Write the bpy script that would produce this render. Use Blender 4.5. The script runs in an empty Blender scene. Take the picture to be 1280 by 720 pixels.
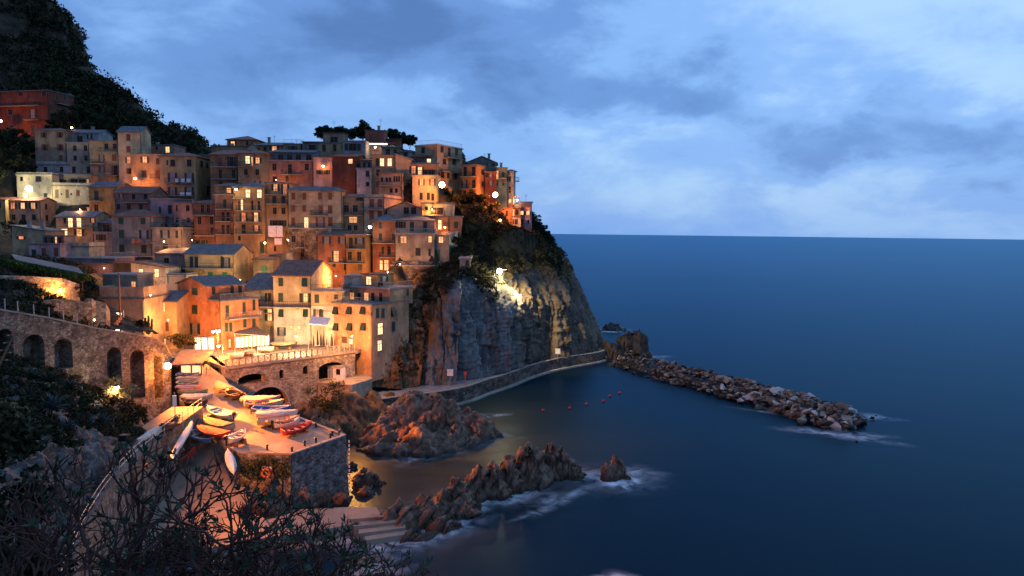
import bpy, bmesh, math, random
import numpy as np
from mathutils import Vector, Matrix
from mathutils.geometry import tessellate_polygon

random.seed(7)
rng = np.random.default_rng(7)
SC = bpy.context.scene
COL = SC.collection
PI = math.pi

# ------------------------------------------------------------------ camera
FPX, CX, CY = 853.0, 640.0, 360.0          # focal length in pixels of a 1280x720 frame (24 mm lens)
PITCH, ROLL, CAMZ = math.atan(68.6 / 853.0), 0.0119, 30.0
_F = np.array([0, math.cos(PITCH), -math.sin(PITCH)])
_U0 = np.array([0, math.sin(PITCH), math.cos(PITCH)])
_R0 = np.array([1.0, 0, 0])
_R = _R0 * math.cos(ROLL) + _U0 * math.sin(ROLL)
_U = -_R0 * math.sin(ROLL) + _U0 * math.cos(ROLL)
CAM = np.array([0, 0, CAMZ])
cam = bpy.data.cameras.new('camera')
cam.sensor_width = 36.0
cam.lens = 36.0 * FPX / 1280.0
cam.clip_start, cam.clip_end = 0.1, 90000
camo = bpy.data.objects.new('camera', cam)
COL.objects.link(camo)
m = Matrix.Identity(4)
for i in range(3):
    m[i][0], m[i][1], m[i][2], m[i][3] = _R[i], _U[i], -_F[i], CAM[i]
camo.matrix_world = m
SC.camera = camo

# ------------------------------------------------------------------ sky, dusk light, exposure
SC.view_settings.view_transform = 'Standard'
SC.view_settings.look = 'None'
SC.view_settings.exposure = 0.0
SC.view_settings.gamma = 1.0
world = bpy.data.worlds.new('World')
SC.world = world
world.use_nodes = True
SUN_EL, SUN_ROT = 1.0, -165.0              # the sun has just gone, low beyond the camera's back


def build_world():
    nt = world.node_tree
    N, L = nt.nodes, nt.links
    N.clear()
    out = N.new('ShaderNodeOutputWorld')
    bg = N.new('ShaderNodeBackground')
    sky = N.new('ShaderNodeTexSky')
    sky.sky_type = 'NISHITA'
    sky.sun_disc = False
    sky.sun_elevation = math.radians(SUN_EL)
    sky.sun_rotation = math.radians(SUN_ROT)
    sky.ozone_density = 4.0
    tc = N.new('ShaderNodeTexCoord')
    sep = N.new('ShaderNodeSeparateXYZ')
    L.new(tc.outputs['Generated'], sep.inputs[0])

    def math_(op, a, b=None, clamp=False):
        n = N.new('ShaderNodeMath')
        n.operation = op
        n.use_clamp = clamp
        for i, v in enumerate((a, b)):
            if v is None:
                continue
            if isinstance(v, (int, float)):
                n.inputs[i].default_value = v
            else:
                L.new(v, n.inputs[i])
        return n.outputs[0]
    # the cloud deck is a plane overhead: it draws together towards the horizon
    zz = math_('ADD', math_('ABSOLUTE', sep.outputs['Z']), 0.16)
    u = math_('DIVIDE', sep.outputs['X'], zz)
    v = math_('DIVIDE', sep.outputs['Y'], zz)
    cmb = N.new('ShaderNodeCombineXYZ')
    L.new(u, cmb.inputs[0])
    L.new(v, cmb.inputs[1])

    def noise(scale, detail, rough, off, sx=1.0, sy=1.0, dist=0.0):
        mp = N.new('ShaderNodeMapping')
        mp.inputs['Location'].default_value = off
        mp.inputs['Scale'].default_value = (sx, sy, 1)
        mp.inputs['Rotation'].default_value = (0, 0, 0.35)
        L.new(cmb.outputs[0], mp.inputs[0])
        n = N.new('ShaderNodeTexNoise')
        n.inputs['Scale'].default_value = scale
        n.inputs['Detail'].default_value = detail
        n.inputs['Roughness'].default_value = rough
        n.inputs['Distortion'].default_value = dist
        L.new(mp.outputs[0], n.inputs['Vector'])
        return n.outputs['Fac']
    big = noise(0.42, 5, 0.5, (3.1, 1.4, 0), 1.0, 0.8, 0.2)

    def puff(scale, detail, off, zs):
        mp = N.new('ShaderNodeMapping')
        mp.inputs['Location'].default_value = off
        mp.inputs['Scale'].default_value = (1, 1, zs)
        L.new(tc.outputs['Generated'], mp.inputs[0])
        n = N.new('ShaderNodeTexNoise')
        n.inputs['Scale'].default_value = scale
        n.inputs['Detail'].default_value = detail
        n.inputs['Roughness'].default_value = 0.58
        n.inputs['Distortion'].default_value = 0.25
        L.new(mp.outputs[0], n.inputs['Vector'])
        return n.outputs['Fac']
    p1, p2, p3 = puff(3.2, 6, (0, 0, 0), 2.2), puff(4.0, 6, (5, 2, 1), 2.0), puff(5.6, 8, (2, 9, 4), 2.2)
    az = math_('ADD', math_('ARCTAN2', sep.outputs['X'], sep.outputs['Y']), math_('MULTIPLY', math_('SUBTRACT', p1, 0.5), 0.55))
    el = math_('ADD', math_('ARCSINE', sep.outputs['Z']), math_('MULTIPLY', math_('SUBTRACT', p2, 0.5), 0.26))
    cl = math_('ADD', math_('MULTIPLY', big, 0.28), 0.555)
    cl = math_('ADD', cl, math_('MULTIPLY', math_('SUBTRACT', p3, 0.5), 0.85))
    # cloud banks (dark) and openings (light), each at its bearing, height and spread in the sky, in degrees
    for a0, e0, sa, se, amp in ((15, 24, 7.5, 3.4, -.30), (-4, 16, 12, 4.2, -.30), (-15, 14, 9, 4, -.20), (5.5, 11, 11, 2.2, -.26), (33, 6.5, 12, 2.4, -.30), (24, 9.5, 8, 1.9, -.20), (-32, 12, 9, 3, -.12),
                                (33, 18, 17, 6.5, .20), (-27, 26, 12, 5, .38), (9, 7.5, 6, 1.8, .18), (-6, 29, 9, 3, .12), (37, 10, 4, 1.6, .16), (25, 3, 22, 2, .10), (0, 5, 6, 2, .10), (-13, 11, 4, 2, .12)):
        q = math_('ADD', math_('POWER', math_('DIVIDE', math_('ABSOLUTE', math_('SUBTRACT', az, math.radians(a0))), math.radians(sa)), 2.0),
                  math_('POWER', math_('DIVIDE', math_('ABSOLUTE', math_('SUBTRACT', el, math.radians(e0))), math.radians(se)), 2.0))
        cl = math_('ADD', cl, math_('MULTIPLY', math_('EXPONENT', math_('MULTIPLY', q, -0.8)), amp))
    # the last light lies over the open sea to the right; inland, behind the camera, night already comes up
    cl = math_('ADD', cl, math_('MULTIPLY', sep.outputs['X'], 0.20))
    cl = math_('ADD', cl, math_('MULTIPLY', math_('SUBTRACT', sep.outputs['Y'], 0.75), 0.18))
    ramp = N.new('ShaderNodeValToRGB')
    ramp.color_ramp.interpolation = 'EASE'
    e = ramp.color_ramp.elements
    e[0].position, e[0].color = 0.22, (0.092, 0.190, 0.44, 1)
    e[1].position, e[1].color = 1.02, (0.44, 0.67, 0.97, 1)
    k = e.new(0.48)
    k.color = (0.150, 0.300, 0.65, 1)
    k = e.new(0.72)
    k.color = (0.260, 0.475, 0.89, 1)
    L.new(cl, ramp.inputs['Fac'])
    # pale band just above the horizon
    hz = math_('POWER', math_('SUBTRACT', 1.0, math_('ABSOLUTE', sep.outputs['Z']), True), 14.0)
    mixh = N.new('ShaderNodeMix')
    mixh.data_type = 'RGBA'
    L.new(math_('MULTIPLY', hz, 0.40), mixh.inputs['Factor'])
    L.new(ramp.outputs['Color'], mixh.inputs['A'])
    mixh.inputs['B'].default_value = (0.150, 0.335, 0.79, 1)
    sc_ = N.new('ShaderNodeMix')
    sc_.data_type = 'RGBA'
    sc_.blend_type = 'ADD'
    sc_.inputs['Factor'].default_value = 0.08
    L.new(mixh.outputs['Result'], sc_.inputs['A'])
    L.new(sky.outputs['Color'], sc_.inputs['B'])
    L.new(sc_.outputs['Result'], bg.inputs['Color'])
    bg.inputs['Strength'].default_value = 1.0
    L.new(bg.outputs[0], out.inputs[0])


build_world()
sun = bpy.data.lights.new('sun', 'SUN')
sun.energy = 0.10
sun.angle = math.radians(40)
sun.color = (0.75, 0.85, 1.0)
suno = bpy.data.objects.new('sun', sun)
COL.objects.link(suno)
suno.rotation_euler = (math.radians(55), 0, math.radians(70))
SC.cycles.use_denoising = True
SC.cycles.max_bounces = 5
SC.cycles.diffuse_bounces = 3
SC.cycles.glossy_bounces = 3
SC.cycles.transparent_max_bounces = 12
SC.cycles.sample_clamp_indirect = 3.0


# ------------------------------------------------------------------ pixel <-> place
def ray(px, py):
    return _F + (px - CX) / FPX * _R + (CY - py) / FPX * _U


def at(px, py, Y):                         # the point seen at a pixel, at depth Y
    d = ray(px, py)
    return CAM + d * (Y / d[1])


def onz(px, py, z):                        # the point seen at a pixel, at height z
    d = ray(px, py)
    return CAM + d * ((z - CAMZ) / d[2])


def onplane(px, py, a, b):                 # on the gently sloping ground z = a + b*Y
    d = ray(px, py)
    t = (a - CAMZ) / (d[2] - b * d[1])
    return CAM + d * t


def QUAY(px, py):
    return onplane(px, py, -0.14, 0.094)


# ------------------------------------------------------------------ objects and meshes
def tag(o, label=None, cat=None, group=None, kind=None):
    if label: o['label'] = label
    if cat: o['category'] = cat
    if group: o['group'] = group
    if kind: o['kind'] = kind
    return o


def empty(name, loc, rz=0.0):
    o = bpy.data.objects.new(name, None)
    o.empty_display_size = 0.3
    COL.objects.link(o)
    o.location = loc
    o.rotation_euler = (0, 0, rz)
    return o


def link(name, mesh, mat=None, parent=None, loc=None, rz=0.0, scale=None):
    o = bpy.data.objects.new(name, mesh)
    COL.objects.link(o)
    if mat is not None and not mesh.materials:
        mesh.materials.append(mat)
    elif mat is not None and mesh.materials[0] != mat:
        o.material_slots[0].link = 'OBJECT'
        o.material_slots[0].material = mat
    if parent: o.parent = parent
    if loc is not None: o.location = loc
    if rz: o.rotation_euler = (0, 0, rz)
    if scale is not None: o.scale = scale
    return o


class MB:
    def __init__(s):
        s.v, s.f = [], []

    def add(s, vs, fs):
        b = len(s.v)
        s.v += [tuple(float(c) for c in p) for p in vs]
        s.f += [tuple(b + i for i in f) for f in fs]
        return s

    def box(s, x0, x1, y0, y1, z0, z1):
        return s.add([(x0, y0, z0), (x1, y0, z0), (x1, y1, z0), (x0, y1, z0), (x0, y0, z1), (x1, y0, z1), (x1, y1, z1), (x0, y1, z1)],
                     [(3, 2, 1, 0), (4, 5, 6, 7), (0, 1, 5, 4), (1, 2, 6, 5), (2, 3, 7, 6), (3, 0, 4, 7)])

    def prism(s, prof, fn, a, b):          # a profile (list of 2D) extruded from a to b; fn(u, v, t) -> xyz
        n = len(prof)
        vs = [fn(u, v, a) for u, v in prof] + [fn(u, v, b) for u, v in prof]
        fs = [tuple(range(n)), tuple(range(2 * n - 1, n - 1, -1))]
        fs += [(i, i + n, (i + 1) % n + n, (i + 1) % n) for i in range(n)]
        return s.add(vs, fs)

    def tube(s, pts, rad, n=6, cap=True):
        pts = [Vector(p) for p in pts]
        if not hasattr(rad, '__len__'): rad = [rad] * len(pts)
        vs, fs = [], []
        for i, p in enumerate(pts):
            d = (pts[min(i + 1, len(pts) - 1)] - pts[max(i - 1, 0)])
            d = d.normalized() if d.length > 1e-9 else Vector((0, 0, 1))
            a = Vector((0, 0, 1)) if abs(d.z) < 0.9 else Vector((1, 0, 0))
            e1 = d.cross(a).normalized()
            e2 = d.cross(e1)
            for k in range(n):
                t = 2 * PI * k / n
                vs.append(p + (e1 * math.cos(t) + e2 * math.sin(t)) * rad[i])
        for i in range(len(pts) - 1):
            for k in range(n):
                fs.append((i * n + k, i * n + (k + 1) % n, (i + 1) * n + (k + 1) % n, (i + 1) * n + k))
        if cap:
            fs.append(tuple(range(n)))
            fs.append(tuple(range(len(pts) * n - 1, (len(pts) - 1) * n - 1, -1)))
        return s.add(vs, fs)

    def ball(s, c, r, nu=10, nv=6, sz=1.0):
        vs, fs = [], []
        for j in range(nv + 1):
            ph = PI * j / nv
            for i in range(nu):
                th = 2 * PI * i / nu
                vs.append((c[0] + r * math.sin(ph) * math.cos(th), c[1] + r * math.sin(ph) * math.sin(th), c[2] + r * sz * math.cos(ph)))
        for j in range(nv):
            for i in range(nu):
                fs.append((j * nu + i, (j + 1) * nu + i, (j + 1) * nu + (i + 1) % nu, j * nu + (i + 1) % nu))
        return s.add(vs, fs)

    def mesh(s, name, smooth=False):
        me = bpy.data.meshes.new(name)
        me.from_pydata(s.v, [], s.f)
        bm = bmesh.new()
        bm.from_mesh(me)
        bmesh.ops.recalc_face_normals(bm, faces=bm.faces)
        bm.to_mesh(me)
        bm.free()
        if smooth:
            me.polygons.foreach_set('use_smooth', [True] * len(me.polygons))
        me.update()
        return me

    def build(s, name, mat, parent=None, smooth=False, loc=None, rz=0.0):
        return link(name, s.mesh(name, smooth), mat, parent, loc, rz)


def fast_mesh(name, V, Fq, smooth=False, attr=None):   # big numpy meshes; Fq (n,4) quads or (n,3) triangles
    V = np.asarray(V, dtype=np.float32)
    Fq = np.asarray(Fq, dtype=np.int32)
    me = bpy.data.meshes.new(name)
    me.vertices.add(len(V))
    me.vertices.foreach_set('co', V.ravel())
    k = Fq.shape[1]
    me.loops.add(Fq.size)
    me.loops.foreach_set('vertex_index', Fq.ravel())
    me.polygons.add(len(Fq))
    me.polygons.foreach_set('loop_start', np.arange(0, Fq.size, k, dtype=np.int32))
    me.polygons.foreach_set('loop_total', np.full(len(Fq), k, dtype=np.int32))
    if smooth:
        me.polygons.foreach_set('use_smooth', np.ones(len(Fq), dtype=bool))
    if attr is not None:
        a = me.attributes.new(attr[0], 'FLOAT', 'POINT')
        a.data.foreach_set('value', np.asarray(attr[1], dtype=np.float32))
    me.update()
    me.validate()
    return me


# ------------------------------------------------------------------ noise
def _h(i, j, k):
    n = (i * 374761393 + j * 668265263 + k * 2147483647 + 1013904223).astype(np.int64)
    n = (n ^ (n >> 13)) * 1274126177
    n = n & 0x7fffffff
    n = ((n ^ (n >> 16)) * 73856093) & 0x7fffffff
    return (n % 100003) / 100003.0


def vnoise(p):
    p = np.asarray(p, dtype=float)
    i = np.floor(p).astype(np.int64)
    f = p - i
    f = f * f * (3 - 2 * f)
    r = 0
    for dx in (0, 1):
        for dy in (0, 1):
            for dz in (0, 1):
                w = (f[..., 0] if dx else 1 - f[..., 0]) * (f[..., 1] if dy else 1 - f[..., 1]) * (f[..., 2] if dz else 1 - f[..., 2])
                r = r + w * _h(i[..., 0] + dx, i[..., 1] + dy, i[..., 2] + dz)
    return r * 2 - 1


def fbm(p, oct=4, gain=0.5, ridged=False):
    r, a = 0, 1.0
    p = np.array(p, dtype=float)
    for _ in range(oct):
        n = vnoise(p)
        r = r + a * ((1 - 2 * np.abs(n)) if ridged else n)
        p = p * 2.03 + 17.3
        a *= gain
    return r


def catmull(P, n):                         # resample axis 0 of P to n points
    P = np.asarray(P, dtype=float)
    t = np.linspace(0, len(P) - 1, n)
    i = np.clip(np.floor(t).astype(int), 0, len(P) - 2)
    f = (t - i).reshape((-1,) + (1,) * (P.ndim - 1))
    g = lambda k: P[np.clip(k, 0, len(P) - 1)]
    p0, p1, p2, p3 = g(i - 1), g(i), g(i + 1), g(i + 2)
    return 0.5 * (2 * p1 + (p2 - p0) * f + (2 * p0 - 5 * p1 + 4 * p2 - p3) * f ** 2 + (3 * p1 - p0 - 3 * p2 + p3) * f ** 3)


def grid_faces(nv, nu):
    j, i = np.meshgrid(np.arange(nv - 1), np.arange(nu - 1), indexing='ij')
    a = (j * nu + i).ravel()
    return np.stack([a, a + 1, a + nu + 1, a + nu], 1)


def normals_of(S):
    du = np.gradient(S, axis=1)
    dv = np.gradient(S, axis=0)
    n = np.cross(du, dv)
    return n / (np.linalg.norm(n, axis=-1, keepdims=True) + 1e-9)


def sheet(ctrl, nv, nu, disp=None):        # ctrl rows x cols of (px, py, Y)
    P = np.array([[at(*c) for c in row] for row in ctrl])
    S = catmull(P, nv)
    S = np.swapaxes(catmull(np.swapaxes(S, 0, 1), nu), 0, 1)
    if disp is not None:
        n = normals_of(S)
        if np.mean((n * (CAM - S)).sum(-1)) < 0: n = -n
        S = S + disp(S, n)
    return S


# ------------------------------------------------------------------ materials
MATS = {}


def _nodes(name):
    mt = bpy.data.materials.new(name)
    mt.use_nodes = True
    nt = mt.node_tree
    return mt, nt.nodes, nt.links, nt.nodes['Principled BSDF']


def flat(name, col, rough=0.6, metal=0.0, spec=0.4):
    if name in MATS: return MATS[name]
    mt, N, L, b = _nodes(name)
    geo = N.new('ShaderNodeNewGeometry')
    n = N.new('ShaderNodeTexNoise')
    n.inputs['Scale'].default_value = 2.3
    n.inputs['Detail'].default_value = 5
    L.new(geo.outputs['Position'], n.inputs['Vector'])
    mr = N.new('ShaderNodeMapRange')
    mr.inputs['From Min'].default_value, mr.inputs['From Max'].default_value = 0.3, 0.7
    mr.inputs['To Min'].default_value, mr.inputs['To Max'].default_value = 0.8, 1.12
    L.new(n.outputs['Fac'], mr.inputs['Value'])
    mx = N.new('ShaderNodeVectorMath')
    mx.operation = 'SCALE'
    mx.inputs[0].default_value = col[:3]
    L.new(mr.outputs[0], mx.inputs['Scale'])
    L.new(mx.outputs[0], b.inputs['Base Color'])
    b.inputs['Roughness'].default_value = rough
    b.inputs['Metallic'].default_value = metal
    b.inputs['Specular IOR Level'].default_value = spec
    MATS[name] = mt
    return mt


def mix_noise_mat(name, cols, scale=0.5, rough=0.85, stretch=(1, 1, 1), bump=0.4, bscale=4.0, detail=8, lo=0.35, hi=0.65, voronoi=0.0, bdist=0.1, vdark=0.35, wet=False):
    """a surface of several natural tones mottled by noise, with fine relief; voronoi > 0 adds masonry joints"""
    if name in MATS: return MATS[name]
    mt, N, L, b = _nodes(name)
    geo = N.new('ShaderNodeNewGeometry')
    mp = N.new('ShaderNodeMapping')
    mp.inputs['Scale'].default_value = stretch
    L.new(geo.outputs['Position'], mp.inputs[0])
    n = N.new('ShaderNodeTexNoise')
    n.inputs['Scale'].default_value = scale
    n.inputs['Detail'].default_value = detail
    n.inputs['Roughness'].default_value = 0.62
    L.new(mp.outputs[0], n.inputs['Vector'])
    r = N.new('ShaderNodeValToRGB')
    e = r.color_ramp.elements
    e[0].position, e[0].color = lo, (*cols[0], 1)
    e[1].position, e[1].color = hi, (*cols[-1], 1)
    for i, c in enumerate(cols[1:-1]):
        k = e.new(lo + (hi - lo) * (i + 1) / (len(cols) - 1))
        k.color = (*c, 1)
    L.new(n.outputs['Fac'], r.inputs['Fac'])
    colour = r.outputs['Color']
    n2 = N.new('ShaderNodeTexNoise')
    n2.inputs['Scale'].default_value = bscale
    n2.inputs['Detail'].default_value = 6
    L.new(mp.outputs[0], n2.inputs['Vector'])
    height = n2.outputs['Fac']
    if voronoi:
        mv = N.new('ShaderNodeMapping')
        mv.inputs['Scale'].default_value = (1, 1, 1.7)
        L.new(geo.outputs['Position'], mv.inputs[0])
        vo = N.new('ShaderNodeTexVoronoi')
        vo.feature = 'DISTANCE_TO_EDGE'
        vo.inputs['Scale'].default_value = voronoi
        L.new(mv.outputs[0], vo.inputs['Vector'])
        mr = N.new('ShaderNodeMapRange')
        mr.inputs['From Max'].default_value = 0.09
        mr.inputs['To Min'].default_value, mr.inputs['To Max'].default_value = vdark, 1.0
        L.new(vo.outputs['Distance'], mr.inputs['Value'])
        vc = N.new('ShaderNodeTexVoronoi')
        vc.inputs['Scale'].default_value = voronoi
        L.new(mv.outputs[0], vc.inputs['Vector'])
        sp = N.new('ShaderNodeSeparateColor')
        L.new(vc.outputs['Color'], sp.inputs[0])
        m2 = N.new('ShaderNodeMapRange')
        m2.inputs['To Min'].default_value, m2.inputs['To Max'].default_value = 0.55, 1.45
        L.new(sp.outputs[0], m2.inputs['Value'])
        mm = N.new('ShaderNodeMath')
        mm.operation = 'MULTIPLY'
        L.new(mr.outputs[0], mm.inputs[0])
        L.new(m2.outputs[0], mm.inputs[1])
        sc = N.new('ShaderNodeVectorMath')
        sc.operation = 'SCALE'
        L.new(colour, sc.inputs[0])
        L.new(mm.outputs[0], sc.inputs['Scale'])
        colour = sc.outputs[0]
        ad = N.new('ShaderNodeMath')
        ad.operation = 'ADD'
        L.new(mr.outputs[0], ad.inputs[0])
        L.new(height, ad.inputs[1])
        height = ad.outputs[0]
    if wet:                                # soaked, weed-dark band just above the sea
        sz_ = N.new('ShaderNodeSeparateXYZ')
        L.new(geo.outputs['Position'], sz_.inputs[0])
        ad_ = N.new('ShaderNodeMath')
        ad_.operation = 'MULTIPLY_ADD'
        L.new(n.outputs['Fac'], ad_.inputs[0])
        ad_.inputs[1].default_value = -1.4
        L.new(sz_.outputs['Z'], ad_.inputs[2])
        wm = N.new('ShaderNodeMapRange')
        wm.inputs['From Min'].default_value, wm.inputs['From Max'].default_value = -0.45, 0.05
        wm.inputs['To Min'].default_value, wm.inputs['To Max'].default_value = 0.28, 1.0
        L.new(ad_.outputs[0], wm.inputs['Value'])
        ws = N.new('ShaderNodeVectorMath')
        ws.operation = 'SCALE'
        L.new(colour, ws.inputs[0])
        L.new(wm.outputs[0], ws.inputs['Scale'])
        colour = ws.outputs[0]
        wr = N.new('ShaderNodeMapRange')
        wr.inputs['From Min'].default_value, wr.inputs['From Max'].default_value = 0.28, 1.0
        wr.inputs['To Min'].default_value, wr.inputs['To Max'].default_value = 0.3, rough
        L.new(wm.outputs[0], wr.inputs['Value'])
        L.new(wr.outputs[0], b.inputs['Roughness'])
    L.new(colour, b.inputs['Base Color'])
    bp = N.new('ShaderNodeBump')
    bp.inputs['Strength'].default_value = bump
    bp.inputs['Distance'].default_value = bdist
    L.new(height, bp.inputs['Height'])
    L.new(bp.outputs[0], b.inputs['Normal'])
    b.inputs['Roughness'].default_value = rough
    b.inputs['Specular IOR Level'].default_value = 0.25
    MATS[name] = mt
    return mt


def plaster(col):
    name = 'plaster_%02d_%02d_%02d' % tuple(int(c * 100) for c in col)
    if name in MATS: return MATS[name]
    mt, N, L, b = _nodes(name)
    geo = N.new('ShaderNodeNewGeometry')

    def noise(scale, stretch, lo, hi, a, z):
        mp = N.new('ShaderNodeMapping')
        mp.inputs['Scale'].default_value = stretch
        L.new(geo.outputs['Position'], mp.inputs[0])
        n = N.new('ShaderNodeTexNoise')
        n.inputs['Scale'].default_value = scale
        n.inputs['Detail'].default_value = 7
        n.inputs['Roughness'].default_value = 0.6
        L.new(mp.outputs[0], n.inputs['Vector'])
        mr = N.new('ShaderNodeMapRange')
        mr.inputs['From Min'].default_value, mr.inputs['From Max'].default_value = lo, hi
        mr.inputs['To Min'].default_value, mr.inputs['To Max'].default_value = a, z
        L.new(n.outputs['Fac'], mr.inputs['Value'])
        return mr.outputs[0], n.outputs['Fac']
    a, _ = noise(0.35, (1, 1, 1), 0.3, 0.7, 0.55, 1.2)       # weathered patches
    s, _ = noise(0.9, (1, 1, 0.22), 0.35, 0.65, 0.74, 1.05)    # rain streaks
    g, gf = noise(6.0, (1, 1, 1), 0.3, 0.7, 0.88, 1.08)
    pt, _ = noise(0.55, (1, 1, .8), 0.60, 0.63, 1.0, 1.28)    # patched render, hard edged
    pd, _ = noise(0.8, (1, 1, .6), 0.615, 0.64, 1.0, 0.62)     # fallen plaster
    mp_ = N.new('ShaderNodeMath'); mp_.operation = 'MULTIPLY'
    L.new(pt, mp_.inputs[0]); L.new(pd, mp_.inputs[1])
    m0 = N.new('ShaderNodeMath'); m0.operation = 'MULTIPLY'
    L.new(a, m0.inputs[0]); L.new(mp_.outputs[0], m0.inputs[1])
    a = m0.outputs[0]
    m1 = N.new('ShaderNodeMath'); m1.operation = 'MULTIPLY'
    L.new(a, m1.inputs[0]); L.new(s, m1.inputs[1])
    m2 = N.new('ShaderNodeMath'); m2.operation = 'MULTIPLY'
    L.new(m1.outputs[0], m2.inputs[0]); L.new(g, m2.inputs[1])
    sc = N.new('ShaderNodeVectorMath'); sc.operation = 'SCALE'
    sc.inputs[0].default_value = col
    L.new(m2.outputs[0], sc.inputs['Scale'])
    L.new(sc.outputs[0], b.inputs['Base Color'])
    bp = N.new('ShaderNodeBump')
    bp.inputs['Strength'].default_value = 0.25
    bp.inputs['Distance'].default_value = 0.03
    L.new(gf, bp.inputs['Height'])
    L.new(bp.outputs[0], b.inputs['Normal'])
    b.inputs['Roughness'].default_value = 0.9
    b.inputs['Specular IOR Level'].default_value = 0.2
    MATS[name] = mt
    return mt


def tiles(name, col, col2):
    """roof covering: courses across the fall, uneven tones, patches of lichen"""
    if name in MATS: return MATS[name]
    mt, N, L, b = _nodes(name)
    tc = N.new('ShaderNodeTexCoord')
    br = N.new('ShaderNodeTexVoronoi')
    mp = N.new('ShaderNodeMapping')
    mp.inputs['Scale'].default_value = (3.2, 2.4, 2.4)
    L.new(tc.outputs['Object'], mp.inputs[0])
    br.inputs['Scale'].default_value = 1.0
    br.inputs['Randomness'].default_value = 0.45
    L.new(mp.outputs[0], br.inputs['Vector'])
    n = N.new('ShaderNodeTexNoise')
    n.inputs['Scale'].default_value = 0.9
    n.inputs['Detail'].default_value = 7
    L.new(tc.outputs['Object'], n.inputs['Vector'])
    sp = N.new('ShaderNodeSeparateColor')
    L.new(br.outputs['Color'], sp.inputs[0])
    ad = N.new('ShaderNodeMath'); ad.operation = 'MULTIPLY_ADD'
    L.new(sp.outputs[0], ad.inputs[0])
    ad.inputs[1].default_value = 0.45
    L.new(n.outputs['Fac'], ad.inputs[2])
    r = N.new('ShaderNodeValToRGB')
    r.color_ramp.elements[0].position, r.color_ramp.elements[0].color = 0.35, (*col, 1)
    r.color_ramp.elements[1].position, r.color_ramp.elements[1].color = 1.0, (*col2, 1)
    L.new(ad.outputs[0], r.inputs['Fac'])
    L.new(r.outputs['Color'], b.inputs['Base Color'])
    bp = N.new('ShaderNodeBump')
    bp.inputs['Strength'].default_value = 0.6
    bp.inputs['Distance'].default_value = 0.06
    L.new(br.outputs['Distance'], bp.inputs['Height'])
    L.new(bp.outputs[0], b.inputs['Normal'])
    b.inputs['Roughness'].default_value = 0.75
    MATS[name] = mt
    return mt


def glow(name, col, strength, noise=0.0, sample=True):
    if name in MATS: return MATS[name]
    mt, N, L, b = _nodes(name)
    b.inputs['Base Color'].default_value = (0.3, 0.25, 0.2, 1)
    b.inputs['Emission Color'].default_value = (*col, 1)
    b.inputs['Emission Strength'].default_value = strength
    if noise:                              # curtains and furniture behind the glass
        tc = N.new('ShaderNodeNewGeometry')
        n = N.new('ShaderNodeTexNoise')
        n.inputs['Scale'].default_value = 1.1
        n.inputs['Detail'].default_value = 3
        L.new(tc.outputs['Position'], n.inputs['Vector'])
        mr = N.new('ShaderNodeMapRange')
        mr.inputs['From Min'].default_value, mr.inputs['From Max'].default_value = 0.3, 0.7
        mr.inputs['To Min'].default_value, mr.inputs['To Max'].default_value = strength * (1 - noise), strength * (1 + noise)
        L.new(n.outputs['Fac'], mr.inputs['Value'])
        L.new(mr.outputs[0], b.inputs['Emission Strength'])
    if not sample:
        mt.cycles.emission_sampling = 'NONE'
    MATS[name] = mt
    return mt


def leafmat(name, c1, c2):
    if name in MATS: return MATS[name]
    mt, N, L, b = _nodes(name)
    geo = N.new('ShaderNodeNewGeometry')
    n = N.new('ShaderNodeTexNoise')
    n.inputs['Scale'].default_value = 0.45
    n.inputs['Detail'].default_value = 6
    L.new(geo.outputs['Position'], n.inputs['Vector'])
    ad = N.new('ShaderNodeMath'); ad.operation = 'MULTIPLY_ADD'
    L.new(geo.outputs['Random Per Island'], ad.inputs[0])
    ad.inputs[1].default_value = 0.5
    L.new(n.outputs['Fac'], ad.inputs[2])
    r = N.new('ShaderNodeValToRGB')
    r.color_ramp.elements[0].position, r.color_ramp.elements[0].color = 0.4, (*c1, 1)
    r.color_ramp.elements[1].position, r.color_ramp.elements[1].color = 1.05, (*c2, 1)
    L.new(ad.outputs[0], r.inputs['Fac'])
    L.new(r.outputs['Color'], b.inputs['Base Color'])
    b.inputs['Roughness'].default_value = 0.8
    b.inputs['Specular IOR Level'].default_value = 0.06
    MATS[name] = mt
    return mt


SLATE = tiles('roof_slate', (0.045, 0.05, 0.058), (0.15, 0.15, 0.155))
TERRA = tiles('roof_terracotta', (0.085, 0.03, 0.02), (0.26, 0.10, 0.06))
DARKR = tiles('roof_dark_tile', (0.04, 0.028, 0.024), (0.14, 0.085, 0.065))
CONC = mix_noise_mat('weathered_concrete', [(0.2, 0.18, 0.16), (0.34, 0.31, 0.27)], 0.6, 0.9, bump=0.2)
PANE = flat('window_glass', (0.008, 0.008, 0.009), 0.35, spec=0.18)
PALEPANE = flat('curtained_glass', (0.22, 0.22, 0.22), 0.3)
LIT = [glow('lit_window_a', (1.0, 0.40, 0.11), 1.0, 0.6, False), glow('lit_window_b', (1.0, 0.50, 0.19), 1.35, 0.6, False),
       glow('lit_window_c', (1.0, 0.27, 0.07), 0.75, 0.6, False)]
LITW = glow('lit_window_white', (1.0, 0.60, 0.27), 1.9, 0.4, False)
FRAME = flat('window_surround', (0.21, 0.175, 0.14), 0.85)
SH = {'k': flat('shutter_dark', (0.018, 0.028, 0.022), 0.6), 'b': flat('shutter_brown', (0.11, 0.045, 0.022), 0.6),
      'g': flat('shutter_green', (0.012, 0.17, 0.055), 0.5), 'r': flat('shutter_red', (0.17, 0.045, 0.022), 0.6),
      'e': flat('shutter_deep_green', (0.012, 0.055, 0.032), 0.55)}
IRON = flat('iron', (0.035, 0.035, 0.037), 0.5, 0.6)
PALEIRON = flat('galvanised_rail', (0.36, 0.36, 0.35), 0.45, 0.5)
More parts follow.
